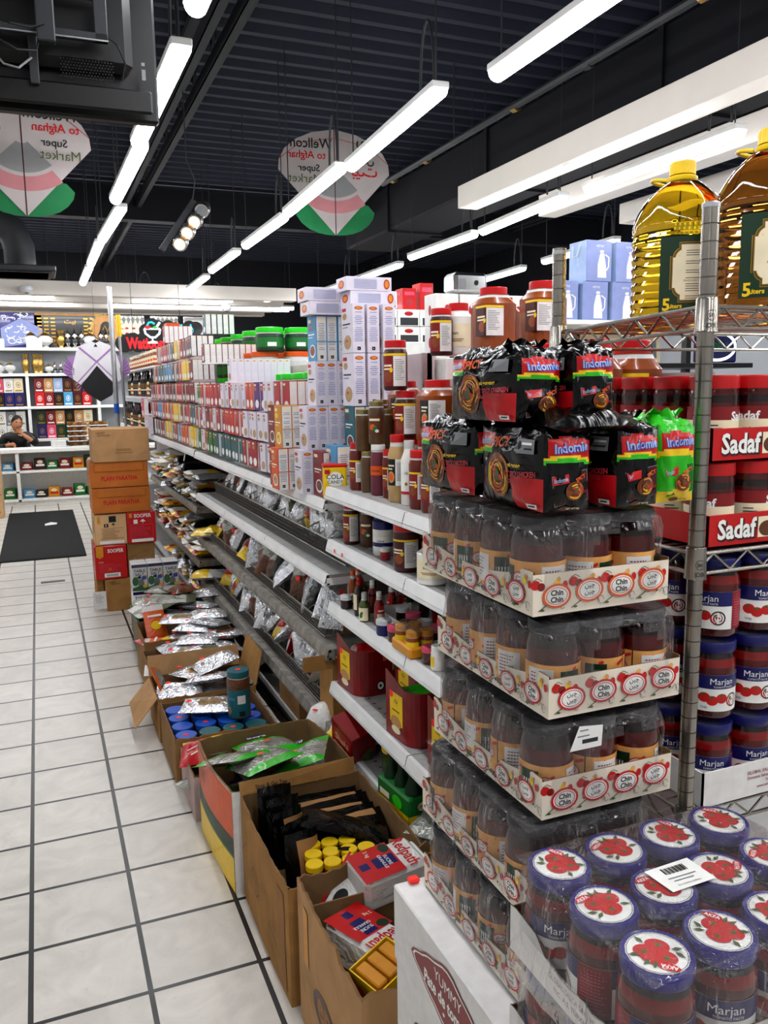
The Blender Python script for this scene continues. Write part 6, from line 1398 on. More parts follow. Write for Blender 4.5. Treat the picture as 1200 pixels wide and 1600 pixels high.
ctn(.54, 6.18, .488, .20, .34, .23, 'red', 'upper red biscuit carton with handling marks', [('r', .015, .19, .02, .03, 'ochre'), ('t', 'SOOPER', .11, .203, .028, 'white', .12, .02), ('r', .045, .145, .028, .03, 'white'), ('p', [(.09, .158), (.11, .178), (.13, .158)], 'white'), ('r', .109, .145, .003, .018, 'white'), ('e', .16, .16, .016, .012, 'rose'), ('r', .02, .04, .16, .0025, 'pink'), ('r', .02, .135, .16, .0025, 'pink'), ('r', .02, .04, .0025, .095, 'pink'), ('r', .178, .04, .0025, .095, 'pink')]+paras(.03, .12, .14, 7, 'pink', .011, .0025)+[('r', .025, .01, .155, .022, 'white')])
for i, z in enumerate((.722, .907)):
    o = ctn(.312-.005*i, 6.18, z, .40, .38, .18, 'cardo', 'orange brown flatbread carton with red lettering, '+('lower of two', 'upper of two')[i], [('t', 'PLAIN PARATHA', .2, .078-.012*i, .032, 'red', .25, .03)], [('e', .3, .11, .03, .022, 'tomred'), ('e', .12, .05, .03, .022, 'tomred')])
    obj('bulged_flap', MB().bbox(.03, -.006, .115, .37, .0, .172, 'cardo', .005), o)
ctn(.335, 6.17, 1.09, .39, .38, .235, 'carton2', 'topmost brown carton of the stack', W_)
t = tag(obj('paper_tag', MB().box(0, 0, 0, .09, .0015, .13, 'paper').art(front(0, -.0002, 0), paras(.015, .1, .06, 5, 'grey', .012, .003))), 'white paper tag taped by the lowest carton of the stack', 'tag'); t.location = (.272, 6.16, .03)
# cartons at the picture edge by the mat
for i in range(4):
    ctn(-.86, 11.45, .001+.3*i, .37, .35, .295, 'tanbox', 'tan carton stacked at the picture edge beside the mat, %s from the floor' % ORD[i], [('e', .3, .08, .03, .03, 'rose'), ('r', .05, .2, .2, .01, 'brown')])

# ================================================================ FOREGROUND: TRAYS OF TOMATO JARS
def logo(cx, cy, s, fa, ring='red'):
    e = [('e', cx, cy, 1.0*s, .74*s, ring), ('e', cx, cy, .84*s, .60*s, 'white'), ('e', cx, cy, .76*s, .53*s, ring), ('e', cx, cy, .70*s, .48*s, 'white')]
    if fa: e += [('t', '\uFEE6\uFBFF\uFB7C', cx, cy+.2*s, .36*s, 'ink', 1.2*s, .02), ('t', '\uFEE6\uFBFF\uFB7C', cx, cy-.2*s, .36*s, 'ink', 1.2*s, .02)]
    else: e += [('t', 'Chin', cx, cy+.2*s, .36*s, 'ink', 1.2*s, .04), ('t', 'Chin', cx, cy-.22*s, .36*s, 'ink', 1.2*s, .04)]
    return e
def veg(W, hf, seed):
    r = random.Random(seed); E = []
    n = int(W/.03)
    for k in range(n*2+2):
        x = W*(k+.5)/(n*2+2)+r.uniform(-.005, .005); y = hf(x)*(.22 if k % 2 else .8); q = k % 4
        if y > hf(x)-.012: y = hf(x)-.014
        if q == 0: E += [('e', x, y, .0075, .0065, 'tomred'), ('e', x+.009, y-.003, .006, .0055, 'sauce'), ('l', [(x-.004, y+.006), (x+.003, y+.009), (x+.01, y+.005)], .001, 'olive')]
        elif q == 1: E += [('l', [(x-.016, y-.006), (x, y+.003), (x+.014, y+.01)], .0014, 'olive')]+[('e', x-.01+.008*j, y-.001+.004*j+(.004 if j % 2 else -.004), .0035, .0016, 'olive') for j in range(4)]
        elif q == 2: E += [('e', x, y, .0045, .005, 'yellow'), ('e', x+.002, y+.005, .003, .0035, 'flesh2'), ('e', x+.012, y-.003, .004, .0055, 'tomred')]
        else: E += [('l', [(x+.005*math.cos(a*.9), y+.006*math.sin(a*.9)) for a in range(7)], .0009, 'grey'), ('l', [(x-.012, y), (x-.006, y+.006), (x-.002, y-.003)], .001, 'dgrey'), ('e', x-.016, y+.003, .0022, .002, 'dgrey')]
    return E
TW, TL = .222, .335      # tray width (x) and length (y)
def side_h(u):           # height of the scalloped long side, u from the far end
    a = u/TL
    return .060-.022*max(0, math.sin(PI*min(1, max(0, (a-.06)/.86))))**.6 if True else .05
def tray(seed, ring='red', hfac=1.0):
    b = MB(); t = .002; n = 26; m = 'traycard'
    def wall(P, Wd, hf):
        vs = []
        for i in range(n+1):
            u = Wd*i/n; h = hf(u); vs += [P(u, 0, 0), P(u, h, 0), P(u, h, -t), P(u, 0, -t)]
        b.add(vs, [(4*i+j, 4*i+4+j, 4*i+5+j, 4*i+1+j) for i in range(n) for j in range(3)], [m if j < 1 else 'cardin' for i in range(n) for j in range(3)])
    hf = lambda u: .056
    Pf = flat((0, 0, 0), (1, 0, 0), (0, 0, 1)); Ps = flat((0, TL, 0), (0, -1, 0), (0, 0, 1))
    Pb = flat((TW, TL, 0), (-1, 0, 0), (0, 0, 1)); Pr = flat((TW, 0, 0), (0, 1, 0), (0, 0, 1))
    wall(Pf, TW, hf); wall(Ps, TL, side_h); wall(Pb, TW, hf); wall(Pr, TL, side_h)
    b.add([(0, 0, .0), (TW, 0, .0), (TW, TL, .0), (0, TL, .0)], [(3, 2, 1, 0), (0, 1, 2, 3)], m)
    pa = MB(); e = veg(TW, hf, seed)
    for k in range(4): e += logo(.036+.052*k, (.025, .028, .029, .031)[k], .0225, (k+seed) % 2 == 0, ring)
    pa.art(Pf, e, l0=.0006)
    ps = MB(); e = veg(TL, side_h, seed+5)
    for k in range(5): u = .038+.065*k; e += logo(u, min(side_h(u)*.5, .028), min(.021, side_h(u)*.62), (k+seed) % 2 == 1)
    ps.art(Ps, e, l0=.0006)
    return b, pa, ps
def film_shell(w, d, h, seed, infl=.006, hole=None, z0=.012, lids=None):
    """shrink film drawn over a pack: loose, creased, open where it tore"""
    b = MB(); r = random.Random(seed); sx = r.random()*30
    per = 72; lev = 9; vs = []; fs = []
    def sect(a, k):
        c, s_ = math.cos(a), math.sin(a); e = 7.0
        q = 1/((abs(c)**e+abs(s_)**e)**(1/e))
        return c*q*(w/2+k), s_*q*(d/2+k)
    for j in range(lev+1):
        t = j/lev; z = z0+(h-z0)*t
        for i in range(per):
            a = 2*PI*i/per
            k = infl*(1-.2*t)+.0045*noise.noise(Vector((math.cos(a)*4+sx, math.sin(a)*4, t*2.2)))+.003*noise.noise(Vector((i*.9, t*1.2, sx)))
            if t > .8: k -= .012*((t-.8)/.2)**2
            x, y = sect(a, k); vs.append((x, y, z+.004*noise.noise(Vector((i*.3, sx, 2)))*(1-t)))
    for j in range(lev):
        for i in range(per):
            q = (j*per+i, j*per+(i+1) % per, (j+1)*per+(i+1) % per, (j+1)*per+i)
            c = [sum(vs[p][m_] for p in q)/4 for m_ in range(3)]
            if hole and hole(*c): continue
            fs.append(q)
    b.add(vs, fs, 'film', True)
    n = 22; g = []; top = []
    for jj in range(n+1):
        for ii in range(n+1):
            a, c = 2*ii/n-1, 2*jj/n-1
            X, Y = a*(w/2-.004), c*(d/2-.004)
            z = h
            if lids:
                dmin = min(math.hypot(X-lx, Y-ly) for lx, ly, lr in lids)
                z = h-.02*min(1, max(0, (dmin-lids[0][2]*.9)/.03))
            z += .0015*noise.noise(Vector((X*60+sx, Y*60, 0)))
            if max(abs(a), abs(c)) > .97: z = h-.004
            top.append((X, Y, z+.001))
    b.add(top, [(j*(n+1)+i, j*(n+1)+i+1, (j+1)*(n+1)+i+1, (j+1)*(n+1)+i) for j in range(n) for i in range(n)], 'film', True)
    return b
# the jar inside: dark tomato paste, dotted orange label with a white panel
JH = .125
def paste_jar():
    b = MB().lathe([(.034, 0), (.0375, .005), (.0375, .088), (.034, .102, 'wine'), (.031, .109, 'wine')], 'tomato', 22)
    l = MB().lathe([(.0345, .108), (.0355, .110), (.0355, .122), (.034, .1245), (.031, .1235), (.0, .1235)], 'lidsilver' if False else 'dgrey', 24, cap=False).lathe([(.029, .1237), (.0292, .1243), (.022, .1243), (.002, .1239)], 'silverlid', 20, cap=False)
    W = 2*PI*.0375; H = .052
    e = [('r', 0, 0, W, H, 'flesh2')]
    for k in range(70): e.append(('e', (k*.0137) % W, .005+(k*.0197) % (H-.01), .0022, .0026, 'tomred'))
    for a0 in (0, .5):
        e += [('r', W*(a0+.05), .006, .038, .04, 'paper')]+[('r', W*(a0+.05)+.004, .038-.005*k, .024-.004*(k % 3), .0018, 'dred') for k in range(6)]+[('r', W*(a0+.25), .004, .03, .04, 'dgreen'), ('r', W*(a0+.25)+.003, .01, .018, .02, 'paper'), ('t', 'ARLY', W*(a0+.25)+.012, .02, .007, 'dgreen')]
        e += logo(W*(a0+.42), .028, .013, True)
    lb = MB().art(cyl(.0378, 0, .014), e, curved=True, l0=.0003)
    return b, l, lb
pj = paste_jar()
PJ = proto('jar', [('jar', pj[0]), ('lid', pj[1]), ('label', pj[2])])
def pack(x0, y0, z0, seed, label, ring='red', hole=True):
    o = empty('jar_pack', (x0, y0, z0), label, 'jar pack', 'shrink wrapped trays of tomato paste jars')
    b, pa, ps = tray(seed, ring); t = obj('tray', b, o); obj('front_print', pa, t); obj('side_print', ps, t)
    r = random.Random(seed)
    for i in range(3):
        for j in range(4):
            q = put(PJ, (.036+.075*i, .045+.082*j, .003), r.uniform(0, 6.28), parent=o)
    cx, cz = (r.uniform(.0, .05), .072)
    H = (lambda x, y, z: y < -TL/2 and ((x-cx)/.062)**2+((z-cz)/.038)**2 < 1) if hole else None
    f = obj('plastic_wrap', film_shell(TW, TL, JH+.004, seed, hole=H, z0=.006, lids=[(.036+.075*i-TW/2, .045+.082*j-TL/2, .036) for i in range(3) for j in range(4)]), o); f.location = (TW/2, TL/2, 0)
    return o
pack(.578, .893, 1.298, 1, 'topmost wrapped tray of tomato paste jars, under the noodle packs', 'orange')
pack(.605, .893, 1.152, 2, 'second wrapped tray of tomato paste jars from the top')
o3 = pack(.598, .895, 1.007, 3, 'third wrapped tray of tomato paste jars, a white label stuck on its film')
obj('sticker', MB().art(lambda u, v, l: Vector((.035+u, -.0115-l-.04*max(0, v)*0, .098+v)), [('p', [(0, .0), (.052, .0), (.054, .03), (.015, .034)], 'white'), ('r', .02, .008, .026, .006, 'dgrey'), ('r', .012, .018, .02, .002, 'grey'), ('r', .016, .026, .014, .002, 'grey')], l0=.001), o3)
pack(.574, .893, .866, 4, 'fourth wrapped tray of tomato paste jars, the lids showing', hole=False)
pack(.576, .893, .723, 5, 'lowest wrapped tray of tomato paste jars, on the white boxes', hole=False)
# the white boxes under the trays
def badge(cx, cy, s, m='dred'):
    pts = []
    for k in range(40):
        a = 2*PI*k/40; q = 1+.10*math.cos(4*a)+.04*math.cos(8*a)
        pts.append((cx+1.75*s*q*math.cos(a)*(1+.10*abs(math.cos(a))), cy+.80*s*q*math.sin(a)))
    p2 = [(cx+(x-cx)*.95, cy+(y-cy)*.92) for x, y in pts]; p3 = [(cx+(x-cx)*.91, cy+(y-cy)*.86) for x, y in pts]
    return [('p', pts, m), ('p', p2, 'white'), ('p', p3, m), ('t', 'YUMMY', cx, cy+.32*s, .30*s, 'white', 1.6*s, .012), ('t', 'Pate de tomates', cx, cy-.14*s, .38*s, 'white', 2.7*s, .03), ('e', cx-.2*s, cy-.52*s, .06*s, .05*s, 'white'), ('e', cx+.2*s, cy-.52*s, .06*s, .05*s, 'white')]
for i in range(5):
    z = .719-.1445*(i+1)+.0
    b = MB().bbox(0, 0, 0, .31, .455, .1435, 'paper', .003)
    o = tag(obj('tomato_box', b), 'white cardboard box of tomato paste with red badge, %s from the top of its pile' % ORD[i], 'box', 'white boxes under the wrapped trays'); o.location = (.527+.004*(i % 2), .80, z)
    if i < 3: obj('badge', MB().art(flat((-.0002, .455, 0), (0, -1, 0), (0, 0, 1)), badge(.215, .07, .062), l0=.0012), o)
t = tag(obj('red_tape', MB().bbox(0, 0, 0, .02, .018, .008, 'fluo', .003)), 'scrap of red tape stuck on the white box before the lowest tray', 'tape'); t.location = (.552, 1.235, .72)

# ---------------------------------------------------------------- the big pack of jars with printed lids
def lid_art(seed):
    r = random.Random(seed); e = [('e', 0, 0, .0335, .0335, 'white'), ('e', 0, 0, .0325, .0325, 'grey'), ('e', 0, 0, .0315, .0315, 'white')]
    for k in range(40):
        a = 2*PI*k/40; e.append(('e', .0322*math.cos(a), .0322*math.sin(a), .0006, .0006, 'dgreen'))
    for x, y in ((-.0085, .006), (.0115, .0035), (.001, -.010), (.003, .010)):
        e.append(('e', x, y, .0135, .0115, 'tomred'))
    for x, y in ((-.010, .007), (.013, .004), (.0, -.012)):
        for q in range(5):
            a = q*2*PI/5+.3; e.append(('p', [(x+.0012*math.cos(a+1.5), y+.0012*math.sin(a+1.5)), (x+.0058*math.cos(a), y+.0058*math.sin(a)), (x+.0012*math.cos(a-1.5), y+.0012*math.sin(a-1.5))], 'green'))
    for x, y, a in ((-.023, -.004, 2.6), (-.019, -.012, 3.6), (.02, -.013, -.6), (.0, .021, 1.5), (.008, .02, 1.0), (.022, .012, .4)):
        e.append(('p', [(x-.006*math.cos(a), y-.006*math.sin(a)), (x+.0028*math.sin(a), y-.0028*math.cos(a)), (x+.007*math.cos(a), y+.007*math.sin(a)), (x-.0028*math.sin(a), y+.0028*math.cos(a))], 'olive'))
    e += [('e', -.014, .0205, .0115, .0055, 'red'), ('t', 'AKFA', -.014, .0205, .0058, 'white', .018, .02)]
    return e
def marjan(lidm='violet', art=True, full=True):
    b = MB().lathe([(.036, 0), (.0405, .006), (.0405, .088), (.038, .102, 'sauce'), (.034, .114, 'wine')], 'tomato', 28)
    l = MB().lathe([(.0385, .112), (.0395, .114), (.0395, .127), (.038, .1298), (.0355, .1288), (.0, .1288)], lidm, 30, cap=False)
    W = 2*PI*.0405; H = .062
    e = [('r', 0, 0, W, H, 'white')]
    for a0 in (0, .5):
        X = W*a0
        e += [('r', X, 0, W*.16, H, 'dred')]+[('r', X+.004, H-.006-.0042*k, W*.13*(.7+.3*((k*7) % 5)/5), .0013, 'pink') for k in range(13)]
        e += [('r', X+W*.16, H*.62, W*.34, H*.38, 'navy'), ('t', 'Marjan', X+W*.33, H*.8, .0135, 'white', .052, .012), ('t', 'TOMATO PASTE', X+W*.34, H*.675, .0032, 'white')]
        for k, (x, y) in enumerate(((.22, .38), (.27, .30), (.33, .36), (.40, .27))): e += [('e', X+W*x, H*y, .0095, .0085, 'tomred'), ('e', X+W*x-.001, H*y+.005, .003, .002, 'green')]
        e += [('e', X+W*.41, H*.3, .012, .012, 'maroon'), ('e', X+W*.41, H*.3, .0095, .0095, 'white'), ('t', 'TMR', X+W*.22, H*.1, .004, 'navy')]
    lb = MB().art(cyl(.0407, 0, .014), e, curved=True, l0=.0003)
    la = MB().art(flat((0, 0, .1290), (1, 0, 0), (0, 1, 0)), lid_art(1), l0=.0006) if art else None
    return proto('jar', [('jar', b), ('lid', l, [('lid_print', la)] if art else []), ('label', lb)])
MJ = marjan(); MJ['category'] = 'jar'
def akfa(z0, label, n=4, lay=0):
    x0, y0 = .524, .585
    W, L = .352, .268
    o = empty('jar_pack', (x0, y0, z0), label, 'jar pack')
    b = MB(); m = 'paper'
    def wl(P, Wd, prof):
        k = len(prof); b.add([P(u*Wd, v, 0) for u, v in prof]+[P(u*Wd, 0, 0) for u, v in prof], [(i, i+1, k+i+1, k+i) for i in range(k-1)], m)
        b.add([P(u*Wd, v, -.002) for u, v in prof]+[P(u*Wd, 0, -.002) for u, v in prof], [(i, k+i, k+i+1, i+1) for i in range(k-1)], 'cardin')
    wl(flat((0, 0, 0), (1, 0, 0), (0, 0, 1)), W, [(0, .06), (.03, .062), (.1, .05), (.3, .048), (.9, .05), (1, .06)])
    wl(flat((0, L, 0), (0, -1, 0), (0, 0, 1)), L, [(0, .062), (.05, .064), (.22, .058), (.30, .04), (.48, .034), (.6, .04), (.66, .034), (.8, .045), (1, .06)])
    wl(flat((W, L, 0), (-1, 0, 0), (0, 0, 1)), W, [(0, .06), (1, .06)]); wl(flat((W, 0, 0), (0, 1, 0), (0, 0, 1)), L, [(0, .06), (1, .06)])
    b.add([(0, 0, 0), (W, 0, 0), (W, L, 0), (0, L, 0)], [(0, 1, 2, 3), (3, 2, 1, 0)], m)
    t = obj('tray', b, o)
    obj('side_print', MB().art(flat((-.0002, L, 0), (0, -1, 0), (0, 0, 1)), [('t', 'GLOBAL SALCA SAN. VE', .135, .027, .0075, 'dred', .09, .015), ('t', 'TIC. A.S. TURKEY', .135, .014, .0065, 'dred', .08, .015), ('r', .165, 0, .0015, .05, 'grey')], l0=.001), t)
    obj('front_print', MB().art(flat((0, -.0002, 0), (1, 0, 0), (0, 0, 1)), [('p', [(.12, .002), (.135, .03), (.17, .044), (.22, .046), (.27, .03), (.28, .002)], 'tomred'), ('t', 'AKFA', .2, .02, .026, 'white', .12, .02)], l0=.001), t)
    r = random.Random(int(z0*100)); k = 0
    for i in range(n):
        for j in range(3):
            q = put(MJ, (.044+.0875*i, .044+.090*j, .003), r.uniform(0, 6.28) if j else -4.07+r.uniform(-.25, .25)-(PI if i % 2 else 0), parent=o)
            k += 1
    f = film_shell(W, L, .1345, 30+lay, infl=.006, z0=.03, lids=[(.044+.0875*i-W/2, .044+.09*j-L/2, .041) for i in range(n) for j in range(3)])
    # the loose skirt of film around the tray edge
    n_ = 60; vs = []
    for kk in range(5):
        for i in range(n_):
            a = 2*PI*i/n_; c, s_ = math.cos(a), math.sin(a); q = 1/((abs(c)**8+abs(s_)**8)**(1/8))
            e_ = .007+.010*kk/4+.007*noise.noise(Vector((i*.45, kk*.6, 7)))*(kk > 0)
            vs.append((c*q*(W/2+e_), s_*q*(L/2+e_), .05-.014*kk+.010*noise.noise(Vector((i*.35, kk*.3, 3)))))
    f.add(vs, [(kk*n_+i, kk*n_+(i+1) % n_, (kk+1)*n_+(i+1) % n_, (kk+1)*n_+i) for kk in range(4) for i in range(n_)], 'film', True)
    f_ = obj('plastic_wrap', f, o); f_.location = (W/2, L/2, 0)
    return o
o = akfa(.866, 'top wrapped pack of tomato jars with printed blue lids, at the picture corner', 4, 0)
obj('sticker', MB().art(lambda u, v, l: Vector((.126+u, .118+v, .1352+l)), [('p', [(0, .045), (.004, -.002), (.072, .0), (.07, .048)], 'white'), ('r', .02, .029, .003, .012, 'ink')]+[('r', .022+.0019*k, .028, .0009+.0005*(k % 3), .012, 'ink') for k in range(17)]+[('r', .016, .019, .042, .0018, 'grey'), ('r', .02, .013, .03, .0018, 'grey'), ('t', 'MARJAN TOMATO 700', .036, .006, .0032, 'ink', .055, .01, PI)], l0=.001), o)
akfa(.722, 'wrapped pack of tomato jars under the top one', 4, 1); akfa(.578, 'third wrapped pack of tomato jars down, mostly outside the picture', 4, 2)
t = tag(obj('pallet_carton', MB().bbox(0, 0, 0, .35, .20, .576, 'carton', .004)), 'brown carton carrying the wrapped packs of tomato jars', 'carton'); t.location = (.526, .588, .001)

# ---------------------------------------------------------------- noodle multipacks
def noodle_pack(w, d, h, green=False, seed=1):
    """five packets in one glossy wrap; front faces -Y, broad side faces the aisle"""
    r = random.Random(seed); sx = r.random()*20; bm = 'greenfilm' if green else 'blackfilm'
    def bul(u, v): return .012*(1-(2*u-1)**4)*(1-(2*v-1)**4)
    def nz(u, v, k): return .004*noise.noise(Vector((u*5+sx, v*5, k*7.)))*min(1, 8*min(u, 1-u, v, 1-v))
    def rag(u, v): return .006*noise.noise(Vector((u*6+sx, v*6, 5)))+.003*noise.noise(Vector((u*16+sx, v*16, 9)))
    X = lambda p, l=0: p
    def PF(u, v, l=0): a, c = u/w, v/h; return Vector((-w/2+u, -d/2-bul(a, c)-nz(a, c, 1)-l, v+(rag(a, 0) if c > .999 else 0)))
    def PS(u, v, l=0): a, c = u/d, v/h; return Vector((-w/2-bul(a, c)*1.0-nz(a, c, 2)-l, d/2-u, v+(rag(0, 1-a) if c > .999 else 0)))
    def PB(u, v, l=0): a, c = u/w, v/h; return Vector((w/2-u, d/2+bul(a, c)+l, v+(rag(1-a, 1) if c > .999 else 0)))
    def PR(u, v, l=0): a, c = u/d, v/h; return Vector((w/2+bul(a, c)*.4+l, -d/2+u, v+(rag(1, a) if c > .999 else 0)))
    def fcol(u, v):
        z = v-.04*math.sin(u*3.4)+.02*u
        if .60 < z < .64: return 'greenfilm' if not green else 'yellowfilm'
        if .64 < z < .68: return 'yellowfilm'
        if .68 < z < .90 and .06 < u < .97: return 'redfilm'
        if green and v < .14+.06*u: return 'yellowfilm'
        return bm
    def scol(u, v):
        z = v-.03*math.sin(u*6)
        if u < .30:
            if .66 < z < .70: return 'greenfilm'
            if .70 < z < .73: return 'yellowfilm'
            if .73 < z < .92: return 'redfilm'
        if u > .62 and v < .42: return 'redfilm'
        return bm if not green else ('redfilm' if .5 < v < .85 else bm)
    b = MB(); N = 34
    for P, Wd, fc in ((PF, w, fcol), (PS, d, scol), (PB, w, lambda u, v: bm), (PR, d, lambda u, v: bm)):
        vs = [P(Wd*i/N, h*j/N) for j in range(N+1) for i in range(N+1)]
        b.add(vs, [(j*(N+1)+i, j*(N+1)+i+1, (j+1)*(N+1)+i+1, (j+1)*(N+1)+i) for j in range(N) for i in range(N)], [fc((i+.5)/N, (j+.5)/N) for j in range(N) for i in range(N)], True)
    n = 14
    def T(i, j):
        u, v = i/n, j/n; e = min(1, 6*min(u, 1-u, v, 1-v))
        return Vector((-w/2+w*u, -d/2+d*v, h+rag(u, v)*(1)+e*(.010+.010*noise.noise(Vector((u*7+sx, v*7, 2))))))
    b.add([T(i, j) for j in range(n+1) for i in range(n+1)], [(j*(n+1)+i, j*(n+1)+i+1, (j+1)*(n+1)+i+1, (j+1)*(n+1)+i) for j in range(n) for i in range(n)], bm, True)
    b.add([(-w/2, -d/2, 0), (w/2, -d/2, 0), (w/2, d/2, 0), (-w/2, d/2, 0)], [(3, 2, 1, 0)], bm)
    def swirl(cx, cy, rx, ry, sd, n_=26):
        q = random.Random(sd); E = [('e', cx, cy, rx, ry, 'curry'), ('e', cx, cy, rx*.86, ry*.86, 'brown')]
        for k in range(n_):
            a0 = q.random()*6.28; rr = q.uniform(.35, .92); ln = q.uniform(.6, 1.8)
            E.append(('l', [(cx+rx*rr*math.cos(a0+ln*t/6), cy+ry*rr*math.sin(a0+ln*t/6)) for t in range(7)], .0016, ('flesh2', 'orange', 'curry', 'yellow')[k % 4]))
        return E+[('e', cx, cy, rx*.28, ry*.3, 'olive'), ('e', cx+rx*.3, cy-.1*ry, rx*.16, ry*.14, 'tomred'), ('e', cx-rx*.2, cy+ry*.25, rx*.14, ry*.12, 'tomred')]
    fr = MB(); s_ = w/.07
    e = [('t', 'Indomie', w*.51, h*.80, h*.125, 'blue', w*.74, .05, .06), ('t', 'Indomie', w*.505, h*.806, h*.12, 'pblue', w*.72, .015, .06)]
    q = .16; cx, cy = w*.52, h*.28
    def rot(x, y): return (cx+x*math.cos(q)-y*math.sin(q), cy+x*math.sin(q)+y*math.cos(q))
    e += [('p', [rot(-.026*s_, -.019), rot(.027*s_, -.019), rot(.027*s_, .022), rot(-.026*s_, .022)], 'grey' if not green else 'lime'), ('p', [rot(-.025*s_, -.018), rot(.026*s_, -.018), rot(.026*s_, .021), rot(-.025*s_, .021)], 'maroon' if not green else 'green'),
          ('p', [rot(-.025*s_, .010), rot(-.004*s_, .010), rot(-.002*s_, .021), rot(-.025*s_, .021)], 'red'), ('t', 'Indomie', *rot(-.014*s_, .0155), .006, 'pblue', .018, .02, q)]
    e += swirl(*rot(.004*s_, -.002), .0145*s_, .0125, seed+3, 12)+[('t', 'SPICY', *rot(.014*s_, .013), .006, 'orange', .018, .03, q+.2), ('t', 'MI GORENG', *rot(.012*s_, -.006), .0035, 'red', .02, .02, q)]
    e += [('e', w*.4, h*.04, .008, .003, 'brown'), ('t', 'NET WT 80g', w*.6, h*.03, .0035, 'cream' if not green else 'ink')]
    fr.art(PF, e, l0=.0014)
    sd_ = MB(); k = d/.17
    e = [('t', 'Indomie', d*.15, h*.83, h*.10, 'pblue', d*.24, .03, .04)]+swirl(d*.42, h*.40, .030*k, h*.30, seed+9, 44)
    e += [('t', 'SPICY', d*.44, h*.84, h*.14, 'orange', d*.3, .03, .05), ('t', 'mi goreng', d*.70, h*.55, h*.075, 'yellow', d*.28, .03, .03), ('t', 'HOT SPICY CHICKEN', d*.74, h*.45, h*.075, 'rose', d*.42, .03, .05), ('t', 'NOODLE SPICE', d*.74, h*.36, h*.055, 'rose', d*.3, .02, .05),
          ('r', d*.74, h*.72, d*.2, h*.18, 'grey'), ('r', d*.80, h*.83, d*.12, h*.03, 'white'), ('r', d*.80, h*.77, d*.12, h*.02, 'ink'), ('e', d*.77, h*.82, .004, .006, 'ink'), ('r', d*.84, h*.03, d*.12, h*.06, 'paper'), ('r', d*.86, h*.05, d*.08, h*.02, 'ink')]
    sd_.art(PS, e, l0=.0014)
    cr = MB(); pts = []
    for i in range(16):
        u = i/15; pts += [(-w/2+w*u, -.3*d+.02*math.sin(u*9), h+.012), (-w/2+w*u, -.3*d+.006*math.sin(u*9)-.006, h+.020+.008*noise.noise(Vector((u*7, sx, 1))))]
    cr.add(pts, [(2*i, 2*i+2, 2*i+3, 2*i+1) for i in range(15)], bm, True)
    return [('noodle_pack', b), ('front_print', fr), ('side_print', sd_), ('crimped_seal', cr)]
NP = [proto('noodle_pack', noodle_pack(.068, .165, .103, False, s), 'noodle pack') for s in (1, 2, 3)]
NG = proto('noodle_pack', noodle_pack(.060, .140, .104, True, 8), 'noodle pack')
grp = 'black noodle packs piled on the trays'
zt = 1.4365
put(NP[0], (.624, .968, zt), R(-2), 'black noodle pack at the front corner of the pile, broad side to the aisle', grp)
put(NP[1], (.622, 1.160, zt), R(3), 'black noodle pack behind the corner one, over the jars of the tray far end', grp)
put(NP[2], (.728, .965, zt), R(2), 'black noodle pack in the middle of the lower row', grp)
put(NG, (.806, .960, zt), R(-3), 'bright green and yellow noodle pack beside the rack post', None)
put(NP[1], (.605, 1.020, zt+.113), R(3), 'black noodle pack on top, at the aisle side, its wrap ruffled', grp, ry=R(2), s=(1.0, 1.0, .88))
put(NP[0], (.690, 1.000, zt+.113), R(-4), 'black noodle pack on top, beside the back rack post', grp, rx=R(-2), s=(.9, 1, .88))
put(NP[2], (.722, 1.140, zt), R(0), 'black noodle pack hidden behind the middle of the pile', grp); put(NP[0], (.64, 1.18, zt+.130), R(90), 'black noodle pack lying behind the top ones', grp, s=(.9, .9, .55)) if False else None
pd = tag(obj('loose_wrap', bag_grid(.14, .09, .03, 77, m='blackfilm')), 'ruffled black wrap ends bunched between the two rows of noodle packs', 'wrap'); pd.location = (.665, .915, zt+.100); pd.rotation_euler = (R(8), 0, 0)

